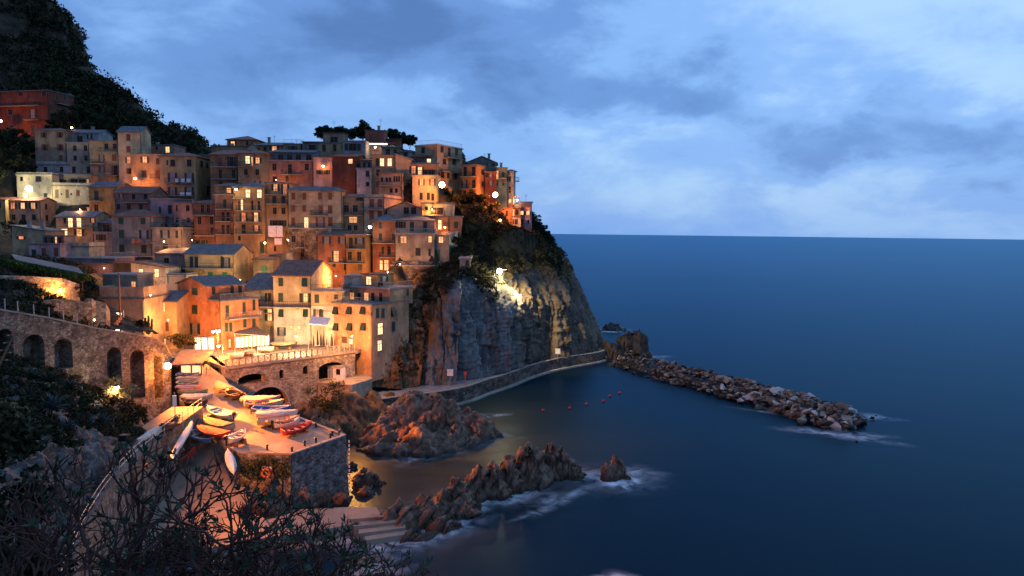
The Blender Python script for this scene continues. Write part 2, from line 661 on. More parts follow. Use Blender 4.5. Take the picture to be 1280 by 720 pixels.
WOOD = flat('weathered_wood', (0.19, 0.115, 0.06), 0.8)
WHITE = flat('white_paint', (0.72, 0.71, 0.68), 0.5)
CLOTH = flat('white_cloth', (0.66, 0.65, 0.66), 0.9)
STONE = mix_noise_mat('rubble_masonry', [(0.10, 0.078, 0.057), (0.195, 0.155, 0.112), (0.30, 0.245, 0.18)], 0.8, 0.9, voronoi=2.6, bump=0.8, bdist=0.08)
STONEB = mix_noise_mat('bridge_masonry', [(0.16, 0.13, 0.10), (0.27, 0.225, 0.175), (0.38, 0.33, 0.265)], 0.7, 0.9, voronoi=3.4, bump=0.6, bdist=0.06, vdark=0.55)
ROCK = mix_noise_mat('cliff_rock', [(0.03, 0.025, 0.02), (0.085, 0.07, 0.052), (0.14, 0.115, 0.088), (0.065, 0.042, 0.025)], 0.35, 0.85, (1, 1, 0.35), 0.9, 1.6, bdist=0.3)
ROCKR = mix_noise_mat('harbour_rock', [(0.055, 0.032, 0.022), (0.16, 0.095, 0.062), (0.25, 0.165, 0.115)], 0.8, 0.75, (1, 1, 1), 0.9, 2.6, bdist=0.22, wet=True)
SLAB = mix_noise_mat('slate_cliff', [(0.06, 0.06, 0.058), (0.115, 0.114, 0.11), (0.19, 0.185, 0.175)], 0.4, 0.7, (1, 1, 0.16), 0.7, 1.2, bdist=0.25)
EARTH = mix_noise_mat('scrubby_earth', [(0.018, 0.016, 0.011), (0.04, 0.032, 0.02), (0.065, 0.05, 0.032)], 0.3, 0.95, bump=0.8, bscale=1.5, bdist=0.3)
RUST = mix_noise_mat('red_earth_bank', [(0.07, 0.05, 0.03), (0.15, 0.085, 0.045), (0.21, 0.13, 0.08)], 0.5, 0.95, (1, 1, 0.3), 0.8, 2.0, bdist=0.25)
SCRUB = leafmat('scrub_leaves', (0.012, 0.013, 0.007), (0.045, 0.044, 0.022))
DRY = leafmat('dry_grass', (0.09, 0.065, 0.03), (0.25, 0.19, 0.10))
TREEL = leafmat('tree_leaves', (0.010, 0.016, 0.008), (0.038, 0.05, 0.022))
BARK = flat('bark', (0.07, 0.05, 0.035), 0.9)


# ------------------------------------------------------------------ walls with openings
class Panel:
    """a vertical wall plane through two pixel/depth points; s runs along it, z is height"""
    def __init__(s, a, b):
        s.A, s.B = at(*a), at(*b)
        d = s.B - s.A
        d[2] = 0
        s.L = np.linalg.norm(d)
        s.e = d / s.L
        s.n = np.array([s.e[1], -s.e[0], 0])
        if np.dot(s.n, CAM - s.A) < 0: s.n = -s.n

    def px(s, x, y):
        r = ray(x, y)
        t = np.dot(s.A - CAM, s.n) / np.dot(r, s.n)
        p = CAM + r * t
        return float(np.dot(p - s.A, s.e)), float(p[2])

    def P(s, u, z, d=0):                   # d > 0 goes into the wall
        q = s.A + s.e * u - s.n * d
        return (q[0], q[1], z)

    def holed(s, outline, holes, th, name, mat, parent=None, back=True):
        loops = [[Vector((u, z, 0)) for u, z in outline]] + [[Vector((u, z, 0)) for u, z in h] for h in holes]
        tris = tessellate_polygon(loops)
        flat_ = [p for l in loops for p in l]
        n = len(flat_)
        vs = [s.P(p.x, p.y, 0) for p in flat_] + [s.P(p.x, p.y, th) for p in flat_]
        fs = [tuple(t) for t in tris] + [tuple(i + n for i in reversed(t)) for t in tris]
        b = 0
        for l in loops:
            m_ = len(l)
            for i in range(m_):
                j = (i + 1) % m_
                fs.append((b + i, b + j, b + j + n, b + i + n))
            b += m_
        return MB().add(vs, fs).build(name, mat, parent)


def rel(o, root):
    o.parent = root
    o.matrix_parent_inverse = Matrix.Translation(-Vector(root.location))
    return o


# ------------------------------------------------------------------ houses
def unit_meshes():
    U = {}
    b = MB()                               # a surround: four bars and a sill; 1 x 1, facing -y
    b.box(-0.55, -0.48, -0.03, 0.05, -0.06, 1.05).box(0.48, 0.55, -0.03, 0.05, -0.06, 1.05)
    b.box(-0.48, 0.48, -0.03, 0.05, 0.985, 1.05).box(-0.60, 0.60, -0.11, 0.05, -0.11, -0.06)
    U['window'] = b.mesh('window_surround')
    b = MB().box(-0.48, 0.48, -0.006, 0.04, -0.06, 0.985)
    U['pane'] = b.mesh('window_pane')
    b = MB().box(-0.035, 0.035, -0.035, -0.019, -0.05, 0.98).box(-0.47, 0.47, -0.034, -0.019, 0.60, 0.65)
    U['bars'] = b.mesh('window_bars')
    b = MB().box(0, 0.5, -0.03, 0.03, -0.06, 1.0)
    for k in range(6):
        z = 0.02 + k * 0.155
        b.box(0.07, 0.43, -0.048, -0.03, z, z + 0.10)
    U['shutter'] = b.mesh('louvred_shutter')
    return U


UNIT = unit_meshes()
HOUSES = []


def solve_len(C, d, px, py):
    r = ray(px, py)
    A = np.array([[d[0], -r[0]], [d[1], -r[1]]])
    s = np.linalg.solve(A, np.array([-C[0], -C[1]]))
    return float(s[0])


class House:
    def __init__(s, label, x0, xc, x1, ye, yb, col, roof=('flat',), wins=(), balc=(), yaw=0, Y=None, dep=7.0, ext=5.0,
                 name='house', cat='house', group='houses of the village', wall=None, chim=0, loggia=()):
        s.Y = Y if Y else 112 + 0.26 * (440 - yb)
        C = s.C = at(xc, yb, s.Y)
        s.zb = C[2]
        s.h = at(xc, ye, s.Y)[2] - C[2]
        t = s.t = math.radians(yaw)
        s.ex = np.array([math.cos(t), -math.sin(t), 0])      # along the left face, to the right
        s.ey = np.array([math.sin(t), math.cos(t), 0])       # along the right face, to the back
        s.wl = solve_len(C, -s.ex, x0, yb)
        s.wd = min(14.0, solve_len(C, s.ey, x1, yb)) if x1 else dep
        if s.wd < 1: s.wd = dep
        s.root = tag(empty(name, C, -t), label, cat, group)
        s.col = wall or plaster((col[0], col[1] * 1.08, col[2] * .85) if col[1] < .62 * col[0] else (col[0], col[1], col[2] * .96))
        s.ext = ext
        b = MB().box(-s.wl, 0, 0, s.wd, -ext, s.h)
        kind = roof[0]
        rh = roof[1] if len(roof) > 1 else 1.5
        rm = roof[2] if len(roof) > 2 else SLATE
        W, D, H, o, th = s.wl, s.wd, s.h, 0.38, 0.17
        r = MB()
        if kind == 'gx':
            b.prism([(0, H), (D, H), (D / 2, H + rh)], lambda u, v, q: (q, u, v), -W, 0)
            sl = rh / (D / 2)
            e0 = H - o * sl + 0.02
            r.prism([(-o, e0), (D / 2, H + rh + 0.02), (D + o, e0), (D + o, e0 + th), (D / 2, H + rh + 0.02 + th), (-o, e0 + th)],
                    lambda u, v, q: (q, u, v), -W - 0.25, 0.25)
        elif kind == 'gy':
            b.prism([(-W, H), (0, H), (-W / 2, H + rh)], lambda u, v, q: (u, q, v), 0, D)
            sl = rh / (W / 2)
            e0 = H - o * sl + 0.02
            r.prism([(-W - o, e0), (-W / 2, H + rh + 0.02), (o, e0), (o, e0 + th), (-W / 2, H + rh + 0.02 + th), (-W - o, e0 + th)],
                    lambda u, v, q: (u, q, v), -0.3, D + 0.3)
        elif kind == 'hip':
            x0_, x1_, y0_, y1_ = -W - o, o, -o, D + o
            ins = min(W, D) / 2 * 0.95
            rx0, rx1 = (-W + ins, -ins) if W > D else (-W / 2 - 0.2, -W / 2 + 0.2)
            ry0, ry1 = (D / 2 - 0.1, D / 2 + 0.1) if W > D else (ins, D - ins)
            z0, z1 = H + 0.01, H + rh
            r.add([(x0_, y0_, z0), (x1_, y0_, z0), (x1_, y1_, z0), (x0_, y1_, z0),
                   (x0_, y0_, z0 + th), (x1_, y0_, z0 + th), (x1_, y1_, z0 + th), (x0_, y1_, z0 + th),
                   (rx0, ry0, z1), (rx1, ry0, z1), (rx1, ry1, z1), (rx0, ry1, z1)],
                  [(3, 2, 1, 0), (0, 1, 5, 4), (1, 2, 6, 5), (2, 3, 7, 6), (3, 0, 4, 7),
                   (4, 5, 9, 8), (5, 6, 10, 9), (6, 7, 11, 10), (7, 4, 8, 11), (8, 9, 10, 11)])
        elif kind == 'shed':
            b.prism([(0, H), (D, H), (D, H + rh)], lambda u, v, q: (q, u, v), -W, 0)
            sl = rh / D
            r.prism([(-o, H - o * sl + 0.02), (D + o, H + rh + o * sl + 0.02), (D + o, H + rh + o * sl + 0.02 + th), (-o, H - o * sl + 0.02 + th)],
                    lambda u, v, q: (q, u, v), -W - 0.2, 0.2)
        elif kind == 'slant':              # one slope falling along the left face: higher end at the left (rh > 0) or right
            a, c = (rh, 0) if rh > 0 else (0, -rh)
            b.prism([(-W, H), (0, H), (0, H + c), (-W, H + a)], lambda u, v, q: (u, q, v), 0.001, D - 0.001)
            r.prism([(-W - 0.3, H + a + 0.02), (0.3, H + c + 0.02), (0.3, H + c + 0.02 + th), (-W - 0.3, H + a + 0.02 + th)],
                    lambda u, v, q: (u, q, v), -0.3, D + 0.3)
        else:
            r.box(-W - 0.22, 0.22, -0.22, D + 0.22, H + 0.003, H + 0.2)
        s.wall = b.build('wall', s.col, s.root)
        if kind == 'terr':
            rm = CONC
        s.roof = r.build('roof', rm, s.root)
        if kind == 'terr':
            s.rail_at([(-W, 0), (0, 0), (0, D)], H + 0.2, PALEIRON if rh == 2 else IRON)
        if kind == 'para':
            p = MB()
            hp = rh
            p.box(-W, 0, 0, 0.2, H + 0.2, H + hp).box(-0.2, 0, 0.2, D, H + 0.2, H + hp).box(-W, -W + 0.2, 0.2, D, H + 0.2, H + hp)
            p.build('parapet', s.col, s.root)
        for k in range(chim):
            cx = -W * (0.25 + 0.5 * random.random())
            cy = D * (0.35 + 0.3 * random.random())
            c = MB().box(cx - 0.3, cx + 0.3, cy - 0.25, cy + 0.25, H, H + (rh if kind not in ('flat', 'terr', 'para') else 0) + 0.9)
            c.box(cx - 0.42, cx + 0.42, cy - 0.36, cy + 0.36, H + (rh if kind not in ('flat', 'terr', 'para') else 0) + 0.9, H + (rh if kind not in ('flat', 'terr', 'para') else 0) + 1.02)
            c.build('chimney', CONC, s.roof)
        for w in wins: s.windows(*w)
        for q in balc: s.balcony(*q)
        for q in loggia: s.loggia(*q)
        if W > 4 and H > 5:                 # a rain pipe down the corner
            d = MB().tube([(-0.12, -0.09, -ext), (-0.12, -0.09, H - 0.1)], 0.05, 6)
            d.build('rain_pipe', IRON if random.random() < 0.6 else s.col, s.root)
        if H > 7 and random.random() < .5:   # a string course between storeys
            z = H * random.choice((.36, .5, .62))
            MB().box(-W - .03, .03, -.05, -.004, z, z + .14).build('string_course', s.col if random.random() < .4 else CONC, s.root)
        if H > 4 and kind != 'slant':
            MB().box(-W - .12, .12, -.13, -.003, H - .22, H - .004).build('cornice', s.col, s.root)
        HOUSES.append(s)

    def face(s, f, px, py):                # pixel -> (u, z) on a face: L is y = 0, R is x = 0
        r = ray(px, py)
        n = s.ey if f == 'L' else s.ex
        t = np.dot(s.C - CAM, n) / np.dot(r, n)
        p = CAM + r * t - s.C
        return float(np.dot(p, s.ex if f == 'L' else s.ey)), float(p[2])

    def windows(s, f, xs, ys, w, h, style='o', sh='k'):
        for y in ys if hasattr(ys, '__len__') else (ys,):
            for x in xs:
                u0, z1 = s.face(f, x - w / 2, y - h / 2)
                u1, z0 = s.face(f, x + w / 2, y + h / 2)
                s.window(f, (u0 + u1) / 2, z0, abs(u1 - u0), z1 - z0, style, sh)

    def window(s, f, u, z, w, h, style, sh):
        rz = 0 if f == 'L' else PI / 2
        loc = (u, 0, z) if f == 'L' else (0, u, z)
        fr = link('window', UNIT['window'], FRAME, s.root, loc, rz, (w, 1, h))
        st = style[0]
        mat = {'l': LIT[random.choice((0, 0, 1, 2))], 'q': LIT[random.choice((0, 1))], 'h': LITW, 'w': PALEPANE}.get(st, PANE)
        if st == 'c':
            for k in (-1, 1):
                o = link('shutter', UNIT['shutter'], SH[sh], fr, (-0.5 if k < 0 else 0.003, 0, 0), 0, (0.99, 1, 1))
            return fr
        link('pane', UNIT['pane'], mat, fr)
        if h > 1.0:
            link('glazing_bars', UNIT['bars'], FRAME if st in 'whlq' else SH['b'], fr)
        if st in 'olw':
            tilt = random.uniform(-0.25, 0.25)
            link('shutter', UNIT['shutter'], SH[sh], fr, (-1.02, -0.02, 0), 0, (0.9, 1, 1)).rotation_euler = (0, 0, -abs(tilt) * 0.3)
            link('shutter', UNIT['shutter'], SH[sh], fr, (0.56, -0.02, 0), 0, (0.9, 1, 1))
        if st == 's':                       # one shutter tilted out at the foot
            for k in (-0.5, 0.003):
                o = link('shutter', UNIT['shutter'], SH[sh], fr, (k, -0.05, 0), 0, (0.99, 1, 1))
                o.rotation_euler = (math.radians(-28), 0, 0)
                o.location = (k, -0.06 - 0.47, 0.08)
        return fr

    def rail_at(s, pts, z, mat, parent=None, h=1.0, name='railing', sp=0.32):
        b = MB()
        for (ax, ay), (bx, by) in zip(pts, pts[1:]):
            L = math.hypot(bx - ax, by - ay)
            if L < 0.05: continue
            n = max(1, int(L / sp))
            for zz in (z + h, z + 0.1):
                b.tube([(ax, ay, zz), (bx, by, zz)], 0.028, 4)
            for k in range(n + 1):
                q = k / n
                x, y = ax + (bx - ax) * q, ay + (by - ay) * q
                r_ = 0.032 if k % 6 == 0 else 0.016
                b.tube([(x, y, z), (x, y, z + h)], r_, 4)
        return b.build(name, mat, parent or s.root)

    def balcony(s, f, xa, xb, y, out=1.1, mat=None, things=0):
        u0, z = s.face(f, xa, y)
        u1, _ = s.face(f, xb, y)
        if u0 > u1: u0, u1 = u1, u0
        if f == 'L':
            sl = MB().box(u0, u1, -out, 0.02, z - 0.16, z).build('balcony', CONC, s.root)
            s.rail_at([(u0 + 0.04, 0), (u0 + 0.04, -out + 0.04), (u1 - 0.04, -out + 0.04), (u1 - 0.04, 0)], z, mat or IRON, sl)
        else:
            sl = MB().box(-0.02, out, u0, u1, z - 0.16, z).build('balcony', CONC, s.root)
            s.rail_at([(0, u0 + 0.04), (out - 0.04, u0 + 0.04), (out - 0.04, u1 - 0.04), (0, u1 - 0.04)], z, mat or IRON, sl)
        return sl

    def laundry(s, f, xs, y0, y1, out=1.15, cols=None, what='white sheet'):
        """cloths pegged out on a line in front of a face; each cloth is a thing of its own"""
        res = []
        for i, (xa, xb) in enumerate(xs):
            u0, z1 = s.face(f, xa, y0)
            u1, z0 = s.face(f, xb, y1)
            n = 8
            vs, fs = [], []
            for j in range(5):
                for k in range(n + 1):
                    q = k / n
                    u = u0 + (u1 - u0) * q
                    z = z1 + (z0 - z1) * j / 4 - 0.04 * math.sin(q * PI)
                    wv = -out + 0.05 * math.sin(q * 9 + j) * (0.4 + j / 4)
                    vs.append((u, wv, z) if f == 'L' else (-wv, u, z))
            N_ = len(vs)
            vs += [(x, y + 0.012, z) if f == 'L' else (x - 0.012, y, z) for x, y, z in vs]
            for j in range(4):
                for k in range(n):
                    a = j * (n + 1) + k
                    fs += [(a, a + 1, a + n + 2, a + n + 1), (N_ + a + n + 1, N_ + a + n + 2, N_ + a + 1, N_ + a)]
            mb = MB().add(vs, fs)
            o = mb.build('cloth', (cols[i] if cols else CLOTH), None, True)
            o.matrix_world = Matrix.Translation(Vector(s.C)) @ Matrix.Rotation(-s.t, 4, 'Z')
            res.append(o)
        return res

    def world(s, x, y, z):
        return s.C + s.ex * x + s.ey * y + np.array([0, 0, z])


cream, yellow, ochre, orange = (.56, .47, .33), (.50, .36, .17), (.40, .255, .105), (.48, .20, .085)
ENDF = 0
pink, red, darkred, beige = (.46, .215, .165), (.33, .10, .065), (.19, .055, .04), (.42, .33, .23)
grey, brown, mauve, maroon = (.30, .27, .235), (.23, .155, .105), (.37, .245, .245), (.225, .105, .09)
greenw, white, stoneg, rose = (.24, .30, .25), (.62, .60, .56), (.27, .255, .24), (.50, .29, .24)
H = House
# --- the top row, left to right
h_red = H('big dark red house alone on the hill at the left edge', -70, 62, 94, 113, 166, darkred, ('flat',), yaw=12, Y=190, wins=[
    ('L', (26, 55), 116.5, 6, 6, 'p'), ('L', (12, 39), 128, 5, 9, 'c', 'r'), ('L', (13,), 140, 6, 6.5, 'p'), ('L', (41,), 142, 5, 10, 'w', 'k'), ('L', (14.5, 41.5), 160, 6, 7, 'p'),
    ('R', (71, 81, 88), 121, 4, 8, 'p'), ('R', (61.5 + 2, 72), 132, 3, 6, 'p'), ('R', (66,), 145, 4, 10, 'p')],
    balc=[('L', -60, 51, 135.5), ('L', 33, 52, 150.5), ('R', 70, 90, 129)], chim=2)
H('square brown stone house of three banded storeys below the dark red house', 45, 84, None, 163, 207, (.27, .205, .145), ('hip', 1.0, SLATE), Y=172, dep=9, wins=[
    ('L', (55, 75), 168.5, 4.2, 6.5, 'o', 'b'), ('L', (56, 75.5), 184, 4.2, 7.5, 'o', 'b'), ('L', (76,), 197, 4.5, 6, 'c', 'b')])
H('pale low annex with two windows at the foot of the brown stone house', 46, 85, None, 206.5, 217, (.36, .35, .33), ('para', .9), Y=171, dep=3, wins=[('L', (57, 77), 211.5, 4.5, 6, 'p')])
h_pale = H('pale grey house with a dark recessed top floor beside the brown stone house', 85, 113, None, 179, 222, (.33, .29, .22), ('terr',), Y=171.5, wins=[
    ('L', (93.5, 107), 185, 4.5, 6, 'p'), ('L', (94, 107.5), 197.5, 4.5, 6, 'p'), ('L', (92.5, 111), 212, 4.8, 7.5, 'p')], dep=8)
H('small whitish attic with a slate roof set back on the pale grey house', 86, 124, None, 166, 179, (.30, .32, .33), ('gx', 1.0, SLATE), Y=174.5, dep=6, wins=[('L', (100,), 173.5, 7, 7, 'p'), ('L', (109.5, 114.5), 170.5, 2.6, 5, 'p')], chim=1)
H('ochre house with an open dark loggia on top and red shutters below', 113, 149, None, 176.5, 222, (.40, .285, .17), ('shed', .8, SLATE), Y=170.5, wins=[
    ('L', (133, 143.5), 182.5, 5, 6, 'p'), ('L', (127,), 197.5, 4, 9, 'w', 'r'), ('L', (142.5,), 197, 5, 7.5, 'c', 'r'), ('L', (127.5,), 211.5, 4, 8, 'w', 'r'), ('L', (144.5,), 213, 5.5, 12, 'o', 'r')],
    balc=[('L', 127, 149, 190), ('L', 114, 133, 204.5), ('L', 131, 149, 219.5)])
H('tall cream tower house with slate gable roof and white right side', 149, 178, 190, 165, 222, (.47, .365, .23), ('gx', 1.5, SLATE), Y=169, wins=[
    ('L', (160.5,), (171.5, 186.5), 5, 7.5, 'c', 'r'), ('L', (161,), 200, 4.5, 7.5, 'l', 'r'), ('L', (162.5,), 213.5, 4.5, 6.5, 'o', 'r')])
H('low pink rooftop house with two lit windows right of the cream tower house', 178, 218, None, 181.5, 193, (.36, .20, .17), ('flat',), Y=176, dep=6, wins=[('L', (186, 209.5), 187, 5, 7, 'q'), ('L', (196,), 185, 3, 4, 'p')], chim=1)
H('ochre house with one bright lit window, below the low pink rooftop house', 165.5, 202, None, 193.5, 250, (.40, .28, .16), ('terr',), Y=167, wins=[
    ('L', (181,), 199.5, 5.5, 7.5, 'l', 'b'), ('L', (197.5,), 201.5, 5, 7, 'c', 'b'), ('L', (180,), 217, 5.5, 8, 'c', 'b'), ('L', (198,), 217, 5.5, 9, 'c', 'r')], balc=[('L', 190, 202, 223)])
h_och = H('broad ochre house with low red hipped roof and washing hung on two balconies', 201, 247.5, 264, 196, 258, (.41, .28, .15), ('hip', 1.3, TERRA), Y=165, wins=[
    ('L', (209,), 203, 2, 6, 'p'), ('L', (216, 236.5), 203.5, 6, 8, 'p'), ('L', (215.5, 236.5), 221.5, 6, 11, 'w', 'k'), ('L', (215.5, 236.5), 239, 6, 11, 'w', 'k'), ('L', (237,), 252, 5, 6, 'p'),
    ('R', (252,), 205, 3.5, 9, 'p'), ('R', (259,), 206.5, 3, 7, 'p'), ('R', (260,), 238, 4, 11, 'p')],
    balc=[('L', 208, 225, 228.5), ('L', 228, 243, 228.5), ('L', 208, 243, 244.5)])
H('tall brown house with dark red balconied front left of the lit cream terrace', 264, 298, None, 193.5, 262, (.27, .155, .10), ('shed', 1.8, TERRA), Y=163, dep=8, wins=[
    ('L', (275,), 202, 5.5, 11, 'c', 'r'), ('L', (289.5,), 201.5, 5.5, 11, 'o', 'k'), ('L', (275.5, 292), 217, 4.2, 10, 'p'), ('L', (276,), 229.5, 5, 6, 'p')],
    balc=[('L', 266, 297, 208.5), ('L', 266, 297, 223.5)])
H('small orange house with a hipped roof topping the skyline, one lit window', 284, 322, None, 175.5, 186, (.40, .17, .085), ('hip', 1.6, TERRA), Y=180, dep=8, wins=[('L', (291,), 179.5, 5, 5.5, 'l', 'b'), ('L', (309,), 179, 3, 6, 'p')])
H('long flat-roofed ochre wing under the small orange skyline house', 264.5, 311, None, 183, 196, (.35, .22, .12), ('flat',), Y=174, dep=5, chim=1)
h_topgable = H('small cream gabled dormer house beside the skyline orange house', 309, 322, None, 184, 190, (.42, .35, .26), ('gy', .9, TERRA), Y=171.5, dep=4)
H('ochre house with bright window cluster above two plain dark windows', 298, 337, None, 192.5, 236, (.35, .245, .135), ('hip', 1.2, TERRA), Y=162, wins=[
    ('L', (309.5,), 199.5, 5.5, 9, 'h', 'k'), ('L', (315.2,), 201.5, 2.4, 11, 'q'), ('L', (322,), 200.5, 5, 7, 'l', 'k'), ('L', (307.5, 321.5), 215, 4.8, 7, 'p'), ('L', (322,), 228, 4, 3.5, 'w', 'k')], balc=[('L', 299, 317, 207.5)])
H('orange house under a long slate roof with one bright window, on the skyline', 322, 355, None, 182, 192, (.40, .175, .085), ('shed', 1.4, SLATE), Y=172, wins=[('L', (331.5,), 186, 4.5, 5, 'p'), ('L', (343,), 185.5, 6, 5.5, 'l', 'k')], chim=1)
H('ochre skyline house with a roof terrace and a low lit window', 354.5, 376, None, 180.5, 194, (.36, .24, .13), ('terr', 2), Y=171.5, wins=[('L', (366,), 185, 5.5, 5, 'o', 'k'), ('L', (366.3,), 188.8, 5, 2, 'q')], dep=6)
H('grey-blue glazed attic with slanting skylight on the rose house', 337, 392, None, 191, 202, (.20, .21, .225), ('shed', 1.0, SLATE), Y=164, dep=5, wins=[('L', (351, 362, 373, 386), 197, 7, 8, 'p')])
H('rose pink house with white-framed windows under a glazed attic', 337, 392, None, 201.5, 232, (.37, .155, .13), ('terr',), Y=162, wins=[
    ('L', (343,), 208.5, 5.2, 8, 'p'), ('L', (383.5,), 208.5, 5.2, 8, 'p'), ('L', (362.5,), 211, 5, 12, 'p'), ('L', (343.5,), 224, 5.2, 7, 'p'), ('L', (359,), 224, 4, 8, 'p')], balc=[('L', 353, 378, 218)])
H('dark attic shed between the ochre skyline houses', 378, 399, None, 178, 192, (.22, .20, .17), ('shed', .7, DARKR), Y=171, wins=[('L', (390,), 184, 8.5, 6, 'p')], dep=5)
H('small white house with a glowing open terrace over two little windows', 392, 416, None, 197, 228, (.52, .33, .27), ('flat',), Y=161.5, wins=[('L', (399.5, 408.5), 215, 4, 5, 'o', 'k')], dep=6)
h_topo = H('ochre upper house with a boxy top room at the crest, left of the grey one', 397, 428.5, None, 179, 196, (.39, .27, .15), ('flat',), Y=170, wins=[('L', (405, 418.5), 184.5, 4.2, 8, 'p')], dep=7)
H('boxy stone-coloured top room with one wide dark window at the crest', 404, 428, None, 167, 179, (.30, .25, .17), ('shed', .5, DARKR), Y=172, wins=[('L', (417.5,), 174.5, 9.5, 7.5, 'p')], dep=6)
H('grey house with a broad dark glazed front below the crest trees', 428.5, 457, None, 177, 194, (.31, .28, .27), ('terr',), Y=169.5, wins=[('L', (441,), 183.5, 10, 8.5, 'o', 'k')], dep=6)
H('windowless dull red block rising above the white lit pavilion', 456.5, 480, 484, 163.5, 186, (.36, .125, .10), ('shed', .6, DARKR), Y=178, chim=1)
H('low red shed right of the windowless red block', 480, 500, None, 174.5, 184, (.30, .11, .08), ('shed', .5, TERRA), Y=181, dep=5)
H('windowless dark blood-red house with one red-lit window and white gable side', 416, 445, 461, 196, 236, darkred, ('gx', 1.2, TERRA), Y=160, wins=[('L', (438,), 201.5, 5.5, 5.5, 'l', 'r')])
H('narrow mauve-white house tucked right of the blood-red house', 446, 464.5, None, 211, 238, (.46, .36, .35), ('terr',), Y=158.5, wins=[('L', (459.5,), 217, 4.2, 7, 'p'), ('L', (459.5,), 230, 4.2, 5, 'p')], dep=5)
H('small pale upper room with a dark tiled canopy over the narrow mauve-white house', 451, 466, None, 201, 211, (.30, .28, .24), ('shed', .6, DARKR), Y=161.5, wins=[('L', (455.5, 461.5), 206, 3.6, 6, 'p')], dep=4)
H('ochre house with two glaring white windows under the pavilion', 465, 494.5, None, 195, 244, (.39, .26, .14), ('terr',), Y=159, wins=[
    ('L', (472,), 202.5, 4.5, 9, 'c', 'k'), ('L', (477.5, 487), 202.5, 5, 9, 'h'), ('L', (472.5,), 215.5, 4, 7, 'p'), ('L', (472,), 230, 4, 7, 'c', 'r')], dep=7)
H('small brown house with an arched window above the ochre one with glaring windows', 478, 500, None, 185, 197, (.35, .27, .17), ('hip', .7, DARKR), Y=166, wins=[('L', (485,), 190, 5, 8, 'p'), ('L', (494,), 190, 4, 6, 'p')], dep=6)
H('cream attic house with a slanting pale roof in front of the beige tower', 494.5, 514, None, 200, 222, (.41, .31, .18), ('slant', 1.3, CONC), Y=158.5, dep=6)
H('small dark tiled dormer house between the brown house and the red one', 500, 515, None, 190, 203, (.30, .25, .2), ('shed', .6, SLATE), Y=165, wins=[('L', (507,), 192.5, 5, 4, 'p')], dep=5)
h_glz = H('grey house with a row of small glazed windows and arched white gable side', 474, 503, 515, 217, 246, (.31, .25, .20), ('gx', 1.3, TERRA), Y=156, wins=[
    ('L', (477.5, 483.5, 487.5), 224.5, 3, 5.5, 'p'), ('L', (493, 496, 499), 223.5, 2.3, 6.5, 'p'), ('L', (489, 495.5), 238, 3.4, 5, 'p'), ('R', (506, 511), 224, 2.6, 7, 'w', 'k'), ('R', (506, 511), 241, 2.6, 6, 'w', 'k')],
    balc=[('L', 474, 503, 232)])
H('tall cream house with four pairs of small grey shutters beside the glaring lamp', 515.5, 547, None, 220, 254, (.55, .46, .27), ('terr',), Y=156, wins=[
    ('L', (527, 540.5), 227.5, 4, 7.5, 'l', 'r'), ('L', (526.5, 535.5), 245, 3.6, 8, 'c', 'k'), ('L', (541,), 246, 3.5, 8, 'p')], dep=6)
H('setback lit floor with a band of amber windows on top of the tall cream house', 515, 546, None, 206, 220, (.30, .18, .11), ('shed', .7, SLATE), Y=158.5, wins=[('L', (517,), 212, 5, 9, 'l', 'k'), ('L', (525,), 214, 5, 10, 'l', 'k'), ('L', (532, 537, 541), 215.5, 2.6, 7, 'o', 'b')], dep=4)
H('small red house with dark hipped roof and one tall lit window near the beige tower', 515, 546, None, 196.5, 212, (.28, .10, .07), ('hip', 1.2, DARKR), Y=164, wins=[('L', (536.5,), 203.5, 5.5, 10, 'h'), ('L', (519.5,), 201, 3.5, 6, 'p')], dep=6)
H('big beige three-storey house with a railed roof terrace, highest at the seaward end', 519, 546, 577.5, 181, 248, (.45, .32, .18), ('terr', 2), yaw=32, Y=163, wins=[
    ('L', (529,), 187.5, 4.2, 6.5, 'p'), ('R', (552.5,), 186.5, 4, 8, 'p'), ('R', (561.5,), 190, 3.4, 11, 'p'), ('R', (570.5,), 189.5, 3.4, 7.5, 'p'), ('R', (555.5, 567.5), 202, 4, 7, 'p'), ('R', (553,), 218, 4, 8, 'p'), ('R', (565,), 219, 6, 9, 'w', 'k')],
    balc=[('R', 555, 575, 196), ('R', 549, 575, 213.5)])
H('orange house with stacked balconies right of the glaring terrace lamp', 577, 595.5, 607, 206, 250, (.44, .20, .09), ('flat',), yaw=28, Y=164, wins=[
    ('L', (581.5, 592), 214, 4, 11, 'p'), ('L', (580.5,), 229.5, 3.5, 9, 'w', 'k'), ('L', (592,), 230.5, 3.6, 11, 'p'), ('L', (581, 591), 241.5, 3.5, 6, 'p'), ('R', (603,), (215, 230), 3, 6.5, 'p')],
    balc=[('L', 578, 595, 221), ('L', 578, 595, 236)])
H('grey-green gabled house rising behind the orange one', 584, 620, None, 203.5, 240, (.20, .215, .16), ('gy', 1.5, SLATE), Y=171, wins=[('L', (612,), 205, 4, 4, 'w', 'k'), ('L', (617,), 205, 3, 4, 'p')], dep=7, chim=1)
H('narrow dark red house next to the orange balconied house', 606, 620, None, 215.5, 256, (.25, .06, .05), ('flat',), Y=166.5, wins=[('L', (608.5,), 218.5, 3, 6, 'o', 'k'), ('L', (613.5,), (218.5, 228.5), 2.8, 5, 'w', 'k')], dep=6)
H('narrow green house with one tall yellow-lit window', 619.5, 633.5, None, 210, 258, (.19, .25, .20), ('shed', .5, SLATE), Y=167.5, wins=[('L', (621.5,), 218.5, 2.6, 10, 'q'), ('L', (629,), 217.5, 3.2, 6, 'c', 'e'), ('L', (621, 629), 229, 3, 6, 'c', 'e')], dep=6, chim=1, balc=[('L', 624, 633, 222.5)])
